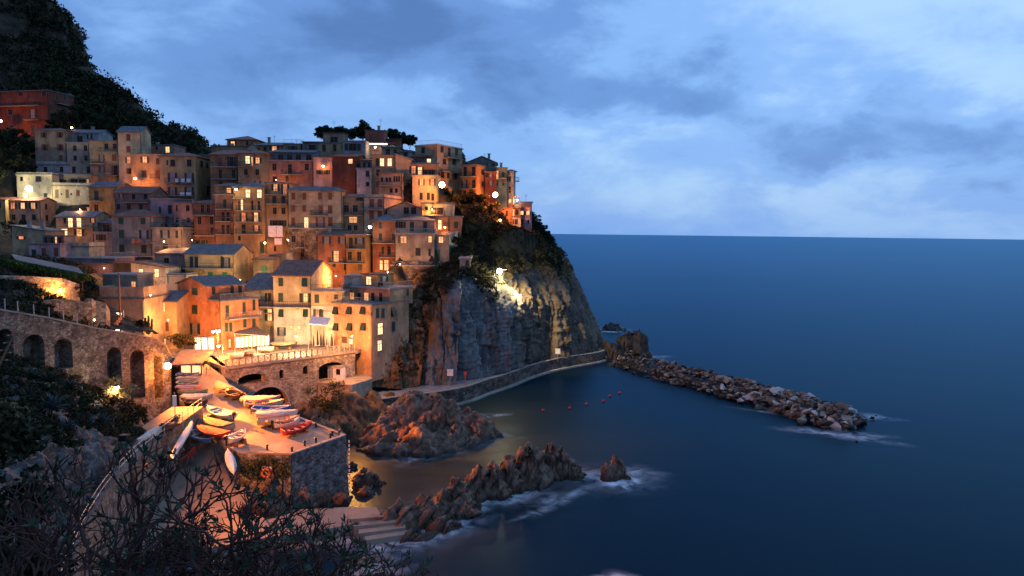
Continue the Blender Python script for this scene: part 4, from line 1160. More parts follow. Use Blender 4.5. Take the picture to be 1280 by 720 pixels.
# ------------------------------------------------------------------ sea
def sea_material():
    mt, N, L, b = _nodes('sea_water')
    geo = N.new('ShaderNodeNewGeometry')

    def noise(scale, sx, sy, detail=4):
        mp = N.new('ShaderNodeMapping')
        mp.inputs['Scale'].default_value = (sx, sy, 1)
        mp.inputs['Rotation'].default_value = (0, 0, 0.25)
        L.new(geo.outputs['Position'], mp.inputs[0])
        n = N.new('ShaderNodeTexNoise')
        n.inputs['Scale'].default_value = scale
        n.inputs['Detail'].default_value = detail
        L.new(mp.outputs[0], n.inputs['Vector'])
        return n.outputs['Fac']
    # murky shallow water inside the little harbour, deep blue outside
    d = N.new('ShaderNodeVectorMath')
    d.operation = 'DISTANCE'
    L.new(geo.outputs['Position'], d.inputs[0])
    d.inputs[1].default_value = (-8, 100, 0)
    mr = N.new('ShaderNodeMapRange')
    mr.interpolation_type = 'SMOOTHSTEP'
    mr.inputs['From Min'].default_value, mr.inputs['From Max'].default_value = 6, 42
    mr.inputs['To Min'].default_value, mr.inputs['To Max'].default_value = 1, 0
    L.new(d.outputs['Value'], mr.inputs['Value'])
    mx = N.new('ShaderNodeMix')
    mx.data_type = 'RGBA'
    L.new(mr.outputs[0], mx.inputs['Factor'])
    mx.inputs['A'].default_value = (0.003, 0.010, 0.017, 1)
    mx.inputs['B'].default_value = (0.018, 0.025, 0.021, 1)
    N.remove(b)
    dif = N.new('ShaderNodeBsdfDiffuse')
    gl = N.new('ShaderNodeBsdfGlossy')
    fr = N.new('ShaderNodeFresnel')
    fr.inputs['IOR'].default_value = 1.33
    mn = N.new('ShaderNodeMath')
    mn.operation = 'MULTIPLY'
    mn.inputs[1].default_value = 0.58      # waves keep the sea from ever being a perfect mirror towards the horizon
    ms = N.new('ShaderNodeMixShader')
    L.new(fr.outputs[0], mn.inputs[0])
    L.new(mn.outputs[0], ms.inputs[0])
    L.new(dif.outputs[0], ms.inputs[1])
    L.new(gl.outputs[0], ms.inputs[2])
    L.new(ms.outputs[0], N['Material Output'].inputs['Surface'])
    L.new(mx.outputs['Result'], dif.inputs['Color'])
    mg_ = N.new('ShaderNodeMix')
    mg_.data_type = 'RGBA'
    L.new(mr.outputs[0], mg_.inputs['Factor'])
    mg_.inputs['A'].default_value = (0.27, 0.52, 0.74, 1)
    mg_.inputs['B'].default_value = (0.40, 0.50, 0.52, 1)
    L.new(mg_.outputs['Result'], gl.inputs['Color'])
    r = N.new('ShaderNodeMapRange')
    r.inputs['From Min'].default_value, r.inputs['From Max'].default_value = 0.3, 0.7
    r.inputs['To Min'].default_value, r.inputs['To Max'].default_value = 0.30, 0.36
    L.new(noise(0.02, 1, 3.0), r.inputs['Value'])
    L.new(r.outputs[0], gl.inputs['Roughness'])
    bp = N.new('ShaderNodeBump')
    bp.inputs['Strength'].default_value = 0.09
    bp.inputs['Distance'].default_value = 0.6
    ad = N.new('ShaderNodeMath')
    ad.operation = 'ADD'
    L.new(noise(0.05, 1, 2.2, 4), ad.inputs[0])
    L.new(noise(0.25, 1, 1.6, 3), ad.inputs[1])
    L.new(ad.outputs[0], bp.inputs['Height'])
    L.new(bp.outputs[0], gl.inputs['Normal'])
    return mt


SEA = sea_material()
me = fast_mesh('sea', [(-40000, -2000, 0), (40000, -2000, 0), (40000, 80000, 0), (-40000, 80000, 0)], [(0, 1, 2, 3)])
tag(link('sea', me, SEA), kind='structure')


def structure(name, S, mat, smooth=True):
    nv, nu = S.shape[:2]
    me = fast_mesh(name, S.reshape(-1, 3), grid_faces(nv, nu), smooth)
    return tag(link(name, me, mat), kind='structure')


# ------------------------------------------------------------------ ground under the village (Shepard surface through the feet of the houses)
CTRL = []
for h in HOUSES:
    if h.ext < 2: continue
    z = h.zb - 1.2
    for q in (0.15, 0.85):
        p = h.C - h.ex * h.wl * q
        CTRL.append((p[0], p[1] + 0.5, z))
        p2 = p + h.ey * h.wd
        CTRL.append((p2[0], p2[1], z + 0.8))
EXTRA = [(-60, 345, 110), (0, 345, 108), (60, 345, 112), (-60, 300, 135), (0, 320, 125), (225, 440, 104), (300, 440, 112), (350, 437, 115), (400, 436, 116),
         (-150, 200, 190), (-60, 210, 178), (0, 190, 182), (20, 215, 170), (0, 230, 164), (110, 160, 182), (200, 185, 184), (250, 190, 185), (430, 176, 186), (500, 180, 186), (560, 185, 185),
         (470, 440, 119), (500, 385, 131), (520, 350, 139), (560, 345, 143), (590, 300, 155), (600, 262, 166), (630, 270, 172), (640, 262, 176), (655, 290, 172)]
for e in EXTRA:
    p = at(*e)
    CTRL.append((p[0], p[1], p[2] - 0.8))
CT = np.array(CTRL)


def ground_z(x, y):
    d2 = (x[..., None] - CT[:, 0]) ** 2 + (y[..., None] - CT[:, 1]) ** 2
    w = 1 / (d2 + 0.6) ** 2.2
    return (w * CT[:, 2]).sum(-1) / w.sum(-1)


gx, gy = np.meshgrid(np.linspace(-165, 6, 190), np.linspace(101, 192, 120))
gz = ground_z(gx, gy)
gz += 0.35 * fbm(np.stack([gx * .3, gy * .3, gz * 0], -1), 4)
yf = np.interp(gx, [-170, -75, -62, -30, -24, 10], [104, 104, 112, 114, 118, 150])
gz = np.where(gy < yf, gz - (yf - gy) * 4, gz)
# keep it behind the cliff faces
lim = 116 + np.clip(gx + 22, 0, 60) * 1.25
gz = np.where((gx > -22), np.where(gy < lim + 10, np.minimum(gz, (gy - lim) * 1.6 + 6), gz), gz)
G = np.stack([gx, gy, gz], -1)
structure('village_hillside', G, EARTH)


# ------------------------------------------------------------------ mountain behind
def d_hill(S, n):
    a = fbm(S * .03, 5)[..., None] * 4.0 + fbm(S * .12, 4, ridged=True)[..., None] * 1.1
    return n * a


ridge = [(-220, -420), (-120, -260), (-50, -120), (20, -45), (48, 2), (64, 14), (75, 30), (84, 52), (100, 72), (120, 92), (142, 110), (166, 132), (190, 152), (214, 170), (238, 184), (262, 196), (300, 215), (360, 235), (430, 260)]
rows = []
nr = 6
for j in range(nr):
    q = j / (nr - 1)
    row = []
    for i, (px, py) in enumerate(ridge):
        Yr = 300 - 60 * min(1, max(0, (px + 60) / 400))
        by = 255
        row.append((px - 6 * q * 2, py + (by - py) * q, Yr + (196 - Yr) * q ** 0.8))
    rows.append(row)
back = [[(px + 30, py + 60, 300 - 60 * min(1, max(0, (px + 60) / 400)) + 70) for px, py in ridge]]
HILL = sheet(back + rows, 150, 240, d_hill)
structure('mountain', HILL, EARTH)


def leaf_cloud(C, R, K, size, seed=1, flat_=0.8, elong=1.0):
    """K small leaf-shaped quads thrown round each centre of C inside radius R"""
    g = np.random.default_rng(seed)
    n = len(C)
    R = np.broadcast_to(np.asarray(R, dtype=float), (n,))
    size = np.broadcast_to(np.asarray(size, dtype=float), (n,))
    d = g.normal(size=(n, K, 3))
    d /= np.linalg.norm(d, axis=-1, keepdims=True)
    r = R[:, None, None] * g.uniform(0.45, 1.0, (n, K, 1)) ** 0.6
    P = C[:, None, :] + d * r * np.array([1, 1, flat_])
    a = g.normal(size=(n, K, 3))
    a = a + d * 0.7
    a /= np.linalg.norm(a, axis=-1, keepdims=True)
    b = np.cross(a, g.normal(size=(n, K, 3)))
    b /= np.linalg.norm(b, axis=-1, keepdims=True)
    s = (size[:, None] * g.uniform(0.6, 1.3, (n, K)))[..., None]
    V = np.stack([P - a * s * elong, P - b * s * 0.55, P + a * s * elong, P + b * s * 0.55], 2).reshape(-1, 3)
    F = np.arange(len(V)).reshape(-1, 4)
    return V, F


def scatter_on(S, n, seed, mask=None, lift=0.3):
    g = np.random.default_rng(seed)
    nv, nu = S.shape[:2]
    out = []
    while len(out) < n:
        j = g.integers(0, nv - 1); i = g.integers(0, nu - 1)
        u, v = g.random(), g.random()
        p = S[j, i] * (1 - u) * (1 - v) + S[j, i + 1] * u * (1 - v) + S[j + 1, i] * (1 - u) * v + S[j + 1, i + 1] * u * v
        if mask is None or mask(p, j / nv, i / nu):
            out.append(p + np.array([0, 0, lift]))
        elif g.random() < 0.001:
            out.append(out[-1] if out else p)
    return np.array(out)


def stuff(name, VF, mat):
    V, F = VF
    return tag(link(name, fast_mesh(name, V, F), mat), kind='stuff')


vis = lambda p, v, u: p[1] < 320 and p[2] > 20 and p[0] < -60
HC = scatter_on(HILL, 4300, 3, lambda p, v, u: vis(p, v, u) and math.sin(p[0] * .13 + p[2] * .21) + math.sin(p[2] * .5 + p[0] * .05) > -1.25, 0.6)
sz = np.random.default_rng(5).uniform(0.9, 2.6, len(HC))
HT = scatter_on(HILL, 420, 13, vis, 1.0)
st_ = np.random.default_rng(6).uniform(1.6, 4.2, len(HT))
stuff('mountain_woods', leaf_cloud(HT + np.array([0, 0, 1.0]), st_, 60, .55, 14), TREEL)
stuff('mountain_scrub', leaf_cloud(HC, sz, 26, 0.42 + 0.1 * sz, 4), SCRUB)

# ------------------------------------------------------------------ the headland cliff
cl = [
    [(452, 482, 113), (488, 486, 117), (520, 489, 119.5), (545, 488, 121), (572, 484, 124), (602, 475, 130), (636, 465, 137.5), (668, 458, 146), (700, 452, 152), (728, 448, 157), (746, 446, 162), (738, 440, 185), (700, 430, 215)],
    [(458, 466, 115), (492, 458, 118.5), (520, 465, 121), (546, 460, 122.5), (574, 455, 125), (604, 448, 131), (640, 440, 138), (672, 430, 147), (706, 425, 153), (730, 424, 158), (744, 423, 163.5), (735, 415, 187), (700, 410, 215)],
    [(463, 452, 117), (498, 430, 120.5), (524, 430, 123.5), (550, 425, 124.5), (577, 420, 126.5), (606, 415, 132), (640, 410, 138.5), (676, 400, 148), (704, 396, 154.5), (724, 396, 160), (735, 398, 165), (725, 390, 190), (690, 390, 215)],
    [(468, 444, 119), (504, 402, 123), (528, 398, 126), (553, 392, 127), (580, 385, 128.5), (608, 384, 133), (640, 380, 139.5), (674, 373, 149), (700, 370, 156), (714, 371, 162), (725, 373, 167), (716, 365, 192), (680, 370, 215)],
    [(472, 440, 121), (512, 378, 126), (532, 364, 131), (557, 357, 131), (582, 355, 132), (606, 357, 136), (634, 358, 142), (664, 350, 152), (690, 346, 158), (704, 347, 164), (714, 348, 169), (704, 342, 195), (670, 350, 215)],
    [(476, 438, 124), (516, 360, 130), (536, 345, 137), (562, 335, 138), (586, 335, 138), (606, 338, 141), (630, 338, 147), (655, 330, 156), (682, 322, 161), (694, 324, 166), (703, 327, 171), (695, 320, 197), (660, 335, 215)],
    [(478, 436, 128), (520, 352, 136), (540, 335, 143), (566, 312, 144), (588, 310, 146), (606, 314, 148), (628, 318, 152), (650, 313, 160), (674, 306, 164), (684, 308, 168), (690, 311, 173), (684, 305, 200), (650, 320, 215)],
    [(480, 435, 132), (522, 345, 141), (545, 325, 148), (570, 285, 150), (590, 282, 152), (608, 284, 154), (628, 294, 158), (648, 300, 163), (666, 296, 167), (676, 297, 171), (683, 300, 176), (675, 295, 203), (640, 310, 215)],
    [(480, 435, 136), (524, 340, 146), (548, 318, 152), (572, 258, 157), (592, 250, 162), (608, 256, 164), (626, 270, 165.5), (644, 290, 167), (658, 289, 171), (666, 290, 175), (674, 293, 181), (665, 290, 208), (630, 300, 216)],
]


def d_cliff(S, n):
    z = S[..., 2]
    # vertical fissures and leaning slabs below, rough broken ground above
    p = np.stack([S[..., 0] * .30 + S[..., 2] * .06, S[..., 1] * .30, S[..., 2] * .035], -1)
    slab = fbm(p, 4, ridged=True)
    step = np.round(fbm(p * 1.7 + 9, 2) * 2.4) / 2.4
    rough = fbm(S * .33, 5)
    fine = fbm(S * 1.1, 3, ridged=True)
    up = np.clip((z - 16) / 8, 0, 1)
    ck = fbm(np.stack([S[..., 0] * .22 + 40 + S[..., 2] * .05, S[..., 1] * .22, S[..., 2] * .03], -1), 3)
    crack = -np.exp(-(ck / .055) ** 2) * 1.5
    ck2 = fbm(np.stack([S[..., 0] * .5 + 7, S[..., 1] * .5, S[..., 2] * .10], -1), 3)
    crack = crack - np.exp(-(ck2 / .05) ** 2) * .6
    sc = S[..., 0] * .75 + S[..., 1] * .6 - z * .16 + fbm(S * np.array([.12, .12, .05]), 3) * 1.8
    hsh = lambda i, k: _h(i.astype(np.int64), np.full(i.shape, k, dtype=np.int64), np.zeros(i.shape, dtype=np.int64))
    i1 = np.floor(sc / 4.0)
    i2 = np.floor(sc / 1.15 + .3)
    j1 = np.floor(z / 4.3 + hsh(i1, 3) * 3 + fbm(S * .25, 2) * .25)
    j2 = np.floor(z / 2.0 + hsh(i2, 5) * 3)
    plate = (hsh(i1, 1) - .5) * 2.0 + (hsh(i2, 2) - .5) * .75 + (hsh(i1 * 31 + j1, 7) - .5) * 1.3 + (hsh(i2 * 17 + j2, 9) - .5) * .5
    f1 = sc / 4.0 - i1
    plate = plate + (f1 - .5) * .9 - np.exp(-(np.minimum(f1, 1 - f1) / .035) ** 2) * 1.0
    a = (plate * .95 + slab * .25 + step * .35 + crack * .35) * (1 - up) + rough * (.35 + .85 * up) + fine * .24
    return n * a[..., None]


CLIFF = sheet(cl, 230, 420, d_cliff)
# three coverings: grey slate slabs in the middle, red earth at the left, brown rock to the right, scrub ground above
cliffo = structure('headland_cliff', CLIFF, SLAB, False)
cm = cliffo.data
for mt in (RUST, ROCK, EARTH): cm.materials.append(mt)
nv, nu = CLIFF.shape[:2]
ctr = (CLIFF[:-1, :-1] + CLIFF[1:, 1:]) / 2
dd = ctr - CAM
pxl = CX + FPX * (dd @ _R) / (dd @ _F)      # where along the cliff a face lies, used only to choose which rock it is
wob = fbm(ctr * .25, 4)
u_ = np.linspace(0, 12, nu - 1)[None, :] + wob * .35
zz_ = ctr[..., 2] + wob * 2.0
mi = np.where(u_ < 2.45 + 0.012 * (zz_ - 6) * 4, 1, np.where(u_ < 6.0, 0, 2))
edge = 16.5 + np.clip(u_ - 6, 0, 6) * 0.7
mi = np.where((zz_ > edge + 5) & (u_ > 1.8), 3, mi)
cm.polygons.foreach_set('material_index', mi.ravel().astype(np.int32))


def cl_mask(p, v, u):
    if p[1] > 182 or p[0] < -28: return False
    if u < 0.16 or (p[0] > -3 and p[2] < 22.5 and p[1] < 158): return False
    return p[2] > 18.5 + 2.5 * math.sin(p[0] * .5) + max(0, (u - .45)) * 13


CC = scatter_on(CLIFF, 2600, 8, cl_mask, 0.35)
sz = np.random.default_rng(9).uniform(0.25, 0.95, len(CC))
stuff('cliff_scrub', leaf_cloud(CC, sz, 34, 0.13 + 0.09 * sz, 10), SCRUB)
CC = scatter_on(CLIFF, 600, 18, lambda p, v, u: p[1] < 182 and p[2] > 20.5 + 1.5 * math.sin(p[0] * .4) and u > .45 and p[2] < 27, 0.2)
stuff('dry_cliff_grass', leaf_cloud(CC, 0.45, 30, 0.2, 12, elong=1.9), DRY)
CC = scatter_on(CLIFF, 500, 28, lambda p, v, u: u < .2 and p[2] > 5 and p[0] > -27, 0.1)
stuff('bank_weeds', leaf_cloud(CC, 0.45, 20, 0.24, 13, elong=1.5), leafmat('rusty_weeds', (0.05, 0.035, 0.015), (0.15, 0.085, 0.04)))


# ------------------------------------------------------------------ rocks standing in the water
FOAMS = []


def rock(name, label, bumps, mat, res=0.25, amp=1.0, freq=.35, aniso=(1, 1, 1), power=1.4, cat='rock', group='rocks in the harbour water', strata=(.5, .2, .85), sharp=0.6, foam=0.0):
    B = np.array([(*at(px, py, Y), rx, ry, rot) for px, py, Y, rx, ry, rot in bumps])
    mg = B[:, 3:5].max() + 1
    x0, x1, y0, y1 = B[:, 0].min() - mg, B[:, 0].max() + mg, B[:, 1].min() - mg, B[:, 1].max() + mg
    nx, ny = int((x1 - x0) / res) + 2, int((y1 - y0) / res) + 2
    X, Y = np.meshgrid(np.linspace(x0, x1, nx), np.linspace(y0, y1, ny))
    wx = fbm(np.stack([X * .5, Y * .5, X * 0 + 3], -1), 3) * .7
    wy = fbm(np.stack([X * .5, Y * .5, X * 0 + 13], -1), 3) * .7
    acc = np.zeros(X.shape)
    for bx, by, bz, rx, ry, rot in B:
        c, s = math.cos(rot), math.sin(rot)
        ux, uy = (X + wx - bx) * c + (Y + wy - by) * s, -(X + wx - bx) * s + (Y + wy - by) * c
        q = np.sqrt((ux / rx) ** 2 + (uy / ry) ** 2)
        acc += np.exp(2.2 * ((bz + 1.6) * (1 - q ** power) - 1.6).clip(-4, 50))
    Z = np.log(acc + 1e-9) / 2.2
    S = np.stack([X, Y, Z], -1)
    n = normals_of(S)
    hgt = np.clip(Z + 1.5, 0, 3) / 3
    # bedding planes: broken ledges along a tilted direction, crossed by joints
    sd = np.array(strata) / np.linalg.norm(strata)
    w_ = fbm(S * .22, 4) * 1.6
    hsh = lambda i, k: _h(i.astype(np.int64), np.asarray(k).astype(np.int64) + 0 * i.astype(np.int64), np.zeros(i.shape, dtype=np.int64))
    pd = np.cross(sd, [0.2, 0.95, 0.25])
    pd /= np.linalg.norm(pd)
    qd = np.cross(sd, pd)
    a = 0
    for sc, am in ((1.0, 1.0), (2.7, .45)):
        t1 = (S @ sd) * freq * 1.9 * sc + w_ * .55
        i1 = np.floor(t1)
        f1 = t1 - i1
        t2 = (S @ pd) * freq * 1.0 * sc + hsh(i1, 3) * 5 + fbm(S * .5, 3) * .5
        i2 = np.floor(t2)
        t3 = (S @ qd) * freq * .8 * sc + hsh(i1, 4) * 5 + fbm(S * .5 + 9, 3) * .5
        i3 = np.floor(t3)
        blk = (hsh(i1, 1) - .5) * 1.0 + (hsh(i1 * 57 + i2 * 13, i3) - .5) * 1.0 + (f1 - .5) * .9 + (t2 - i2 - .5) * .35
        edge = np.minimum.reduce([f1, 1 - f1, (t2 - i2) * 1.6, (1 - t2 + i2) * 1.6])
        a = a + (blk - np.exp(-(edge / .07) ** 2) * .55) * am
    rid = fbm(S * freq * np.array(aniso) * 2.6, 4, .55, ridged=True)
    a = (a * .85 + rid * sharp * .16 + fbm(S * freq * .6 + 5, 3) * .4) * amp * hgt
    S = S + n * a[..., None]
    S[..., 2] -= amp * .35 * hgt
    keep = (S[..., 2] > -1.2)
    F = grid_faces(ny, nx)
    F = F[keep.ravel()[F].any(1)]
    if foam:
        fx, fy = np.meshgrid(np.arange(x0 - 5, x1 + 5, .4), np.arange(y0 - 5, y1 + 5, .4))
        dm = np.full(fx.shape, 99.0)
        for bx, by, bz, rx, ry, rot in B:
            c, s_ = math.cos(rot), math.sin(rot)
            ux, uy = (fx - bx) * c + (fy - by) * s_, -(fx - bx) * s_ + (fy - by) * c
            q = np.sqrt((ux / rx) ** 2 + (uy / ry) ** 2)
            # where the flank dips under water
            q0 = max(0.3, 1 - 1.6 / max(bz + 1.6, 1.7)) ** (1 / power)
            dm = np.minimum(dm, (q - q0) * (rx + ry) / 2)
        dm += fbm(np.stack([fx * .35, fy * .35, fx * 0 + 7], -1), 3) * .8
        al = np.exp(-np.clip(dm - .2, 0, None) / 1.15) * foam
        # the swell comes from the open sea on the right: more wash on that side
        cxm, cym = B[:, 0].mean(), B[:, 1].mean()
        al *= np.clip(.55 + .5 * fbm(np.stack([fx * .16, fy * .16, fx * 0 + 2], -1), 2), .1, 1.2)
        edge_ = np.minimum.reduce([fx - fx.min(), fx.max() - fx, fy - fy.min(), fy.max() - fy])
        al *= np.clip(edge_ / 2.5, 0, 1)
        FOAMS.append((np.stack([fx, fy, fx * 0 + .010 + .003 * len(FOAMS)], -1), al))
    used, inv = np.unique(F, return_inverse=True)
    me = fast_mesh(name, S.reshape(-1, 3)[used], inv.reshape(F.shape), False)
    o = link(name, me, mat)
    return tag(o, label, cat, group)


rock('harbour_rock', 'broad brown rock dome lit orange, below the promenade, the largest rock in the harbour', [
    (520, 487, 98, 5.2, 5.5, 0), (545, 493, 98, 4.4, 5, 0), (495, 505, 96, 4.2, 5.2, .3), (478, 520, 94, 4.2, 4.5, 0), (567, 500, 98.5, 3.8, 4.8, 0), (590, 516, 99, 3.5, 4.0, 0), (607, 529, 99, 3.2, 3.2, 0),
    (530, 532, 92, 4.0, 3.8, 0), (500, 552, 90, 3.2, 3.0, 0), (466, 545, 92, 3.2, 3.2, 0), (560, 540, 93, 3.4, 3.2, 0), (585, 541, 95, 3.4, 3, 0), (620, 543, 99, 2, 2.0, 0)], ROCKR, .17, 0.62, .30, (1, 1, .6), 1.9, strata=(-.55, .1, .8), foam=.35)
rock('jagged_rock', 'long jagged reef of slanting rock slabs running from the landing steps out into the water', [
    (440, 658, 66, 3.4, 2.6, .5), (470, 642, 66.5, 3.4, 2.8, .6), (500, 628, 67.5, 3.4, 2.8, .7), (528, 616, 69, 3.0, 2.8, .7), (552, 608, 71.5, 2.6, 2.4, .8), (575, 596, 73, 2.6, 2.2, .8), (597, 580, 75, 2.3, 2.3, .8), (615, 574, 76, 1.9, 2.2, .8),
    (634, 566, 78, 1.8, 2.2, .8), (650, 556, 79, 1.5, 2.2, .8), (664, 556, 80, 1.5, 2.2, .9), (678, 563, 81, 1.5, 2.2, .7), (688, 552, 82, 1.1, 2.0, .7), (698, 555, 82.5, 1.1, 2.0, .7), (710, 572, 82.5, 1.6, 2.0, .5), (722, 578, 83, 1.5, 1.6, .3), (733, 590, 83.2, 1.0, 1.1, 0),
    (250, 705, 60, 3, 2, 0), (300, 688, 63.5, 2.6, 1.8, 0), (340, 682, 64.2, 2.6, 1.7, 0), (380, 678, 64.8, 2.6, 1.8, .2), (415, 676, 65.4, 2.4, 1.8, .3),
    (545, 643, 67.5, 3.0, 2.2, .7), (585, 620, 71, 3.0, 2.2, .8), (625, 598, 75.5, 2.8, 2.0, .8), (665, 584, 79, 2.4, 1.8, .8), (520, 662, 65, 2.6, 1.9, .6), (560, 648, 67, 2.4, 1.7, .7), (500, 680, 63.8, 2.2, 1.6, .6)],
    ROCKR, .11, 0.62, .5, (1.2, .9, .3), 1.75, sharp=.6, strata=(.80, -.25, -.45), foam=1.1)
rock('islet_rock', 'small dark rock alone in the foam off the jagged reef', [(766, 572, 82, 1.5, 1.6, 0), (776, 574, 82.5, 1.0, 1.1, 0), (785, 590, 82, 1.1, 1.0, 0), (772, 567, 85, 1.3, .8, 0)], ROCKR, .12, .5, .8, power=2.0, foam=1.5)
rock('quay_foot_rock', 'ribbed orange-lit rock at the foot of the quay wall corner', [(460, 584, 79.5, 1.9, 1.8, .3), (446, 590, 78, 1.6, 1.6, .3), (472, 594, 79, 1.3, 1.5, .3), (455, 604, 76.5, 1.9, 1.4, .2), (441, 578, 84, 1.4, 1.6, 0)], ROCKR, .1, .55, .8, (.5, 1.4, 1.6), 1.7, strata=(-.2, .3, .9))
STACK = mix_noise_mat('stack_rock', [(.018, .016, .014), (.05, .042, .034), (.085, .065, .048)], .5, .8, bump=.9, bscale=1.8, bdist=.25, wet=True)
rock('sea_stack', 'tall dark sea stack standing right of the promenade end', [(786, 412, 167, 3.6, 4, 0), (793, 413, 167, 3.6, 4, 0), (797, 428, 166, 3.8, 4, 0), (778, 430, 166.5, 3, 3.4, 0)], STACK, .3, 1.0, .35, (1, 1, .5), 2.6, group='sea stacks by the cliff', foam=.7)
rock('sea_stack', 'lower rust-streaked stack between the cliff and the tall dark sea stack', [(759, 423, 164, 2.4, 3, 0), (768, 428, 164, 2.2, 3, 0), (774, 425, 165, 1.5, 2, 0), (753, 436, 163, 2.6, 3, 0)], STACK, .28, .8, .4, (1, 1, .5), 2.4, group='sea stacks by the cliff')
rock('sea_stack', 'low black wedge of rock in white surf out behind the other stacks', [(762, 402, 212, 3.4, 3.5, 0), (770, 405, 212, 3.8, 3.5, 0), (776, 410, 211, 2.6, 2.5, 0), (753, 408, 212, 1.5, 1.5, 0)], flat('wet_rock', (.02, .019, .018), .35), .35, .8, .35, power=1.8, group='sea stacks by the cliff', foam=1.6)

# rocks strewn at the bottom of the bridge gully and below the quay
rock('gully_bank', 'weedy sloping rock bank between the bridge and the broad brown rock', [
    (415, 492, 103, 4.5, 5, 0), (440, 490, 105, 4.5, 5, 0), (465, 490, 109, 4, 5, 0), (385, 500, 100, 4, 4.5, 0), (400, 515, 93, 3.6, 3.6, 0), (425, 520, 96, 3.4, 4, 0), (355, 500, 97, 3.2, 3.2, 0), (440, 515, 100, 2.4, 4.5, .3), (490, 487, 113, 4, 4, 0), (515, 488, 117, 3.5, 4, 0), (540, 489, 118.5, 3, 4, 0)], RUST, .3, .7, .5, (1.5, .6, .6), 1.6, cat='rock bank', group=None)
rock('shore_rock', 'heap of orange-lit ledges under the overgrown quay wall', [(330, 606, 67, 2.4, 2.4, 0), (355, 612, 68.5, 2.2, 2, 0), (310, 625, 66, 2, 2, 0), (380, 600, 71.5, 2.4, 2.2, 0), (405, 598, 73.5, 2.2, 2, 0), (425, 612, 74, 1.8, 2, 0), (335, 588, 70, 1.8, 1.6, 0)], ROCKR, .16, .6, .7, (1, 1, 1.3), 1.7)

# ------------------------------------------------------------------ promenade along the cliff foot
prom = [(470, 492, 110), (510, 494, 113.5), (545, 492, 116.5), (575, 487, 120.5), (600, 480, 126.5), (628, 469, 133), (650, 460, 140), (680, 454, 148), (710, 450, 154), (738, 447, 159), (748, 445, 163), (752, 444, 168)]
PC = catmull(np.array([at(*c) for c in prom]), 70)
PC[:, 2] = np.linspace(2.5, 1.8, 70)
tn = np.gradient(PC[:, :2], axis=0)
tn /= np.linalg.norm(tn, axis=1, keepdims=True)
nrm = np.stack([tn[:, 1], -tn[:, 0]], 1)    # towards the water


def strip(name, label, d0, d1, z0, z1, mat, cat=None, parent=None, zoff=None):
    """a solid band along the promenade between two distances from its centre line"""
    V, F = [], []
    for i, p in enumerate(PC):
        zb = p[2] if zoff is None else zoff
        for d, z in ((d0, z0), (d1, z0), (d1, z1), (d0, z1)):
            V.append((p[0] + nrm[i, 0] * d, p[1] + nrm[i, 1] * d, zb + z))
    for i in range(len(PC) - 1):
        for k in range(4):
            F.append((i * 4 + k, i * 4 + (k + 1) % 4, (i + 1) * 4 + (k + 1) % 4, (i + 1) * 4 + k))
    F += [(0, 1, 2, 3), (len(V) - 1, len(V) - 2, len(V) - 3, len(V) - 4)]
    o = MB().add(V, F).build(name, mat, parent)
    if cat: tag(o, label, cat)
    else: tag(o, kind='structure') if parent is None else None
    return o


strip('promenade', None, -6, 1.2, -.5, 0, CONC)
pw = strip('promenade_wall', 'curving masonry sea wall carrying the cliff foot promenade', 1.2, 1.8, -5, .42, mix_noise_mat('sea_wall_stone', [(.055, .042, .034), (.12, .09, .072), (.18, .14, .11)], .7, .9, voronoi=1.5, bump=.6, bdist=.06), 'sea wall')
strip('coping', None, 1.15, 1.85, .422, .52, CONC, parent=pw)
strip('ledge', None, 1.8, 2.6, -5, .3, CONC, parent=pw, zoff=0)
PR = lambda q: PC[int(q * 69)]

# ------------------------------------------------------------------ breakwater of loose boulders
BW = tag(empty('breakwater', onz(930, 490, 0)), 'long low breakwater of piled pale and brown boulders running out from the stacks', 'breakwater')
bwmats = [mix_noise_mat('boulder_brown', [(.12, .068, .04), (.25, .15, .095)], 1.2, .85, bump=.5, bscale=3, wet=True), mix_noise_mat('boulder_tan', [(.22, .155, .11), (.38, .285, .215)], 1.2, .85, bump=.5, bscale=3, wet=True),
          mix_noise_mat('boulder_pale', [(.42, .36, .31), (.62, .56, .50)], 1.2, .85, bump=.4, bscale=3, wet=True), mix_noise_mat('boulder_dark', [(.035, .03, .027), (.08, .065, .055)], 1.2, .8, bump=.5, bscale=3, wet=True)]
boulder_meshes = []
for k in range(14):
    bm = bmesh.new()
    g = np.random.default_rng(40 + k)
    pts = g.normal(size=(12, 3))
    pts /= np.linalg.norm(pts, axis=1, keepdims=True)
    pts *= g.uniform(.78, 1.0, (12, 1)) * np.array([1.0, g.uniform(.6, .9), g.uniform(.5, .8)])
    for p in pts: bm.verts.new(p)
    r_ = bmesh.ops.convex_hull(bm, input=bm.verts)
    bmesh.ops.delete(bm, geom=[v for v in bm.verts if not v.link_faces], context='VERTS')
    me = bpy.data.meshes.new('boulder')
    bm.to_mesh(me)
    bm.free()
    me.materials.append(bwmats[0])
    boulder_meshes.append(me)


def boulder(p, s, mi, parent, name='boulder'):
    o = bpy.data.objects.new(name, random.choice(boulder_meshes))
    COL.objects.link(o)
    o.parent = parent
    base = parent.location if parent else Vector((0, 0, 0))
    o.location = Vector(p) - Vector(base)
    o.rotation_euler = (random.uniform(-.5, .5), random.uniform(-.5, .5), random.uniform(0, 6.28))
    o.scale = (s * random.uniform(.85, 1.25), s * random.uniform(.8, 1.1), s * random.uniform(.75, 1.1))
    o.material_slots[0].link = 'OBJECT'
    o.material_slots[0].material = bwmats[mi]
    return o


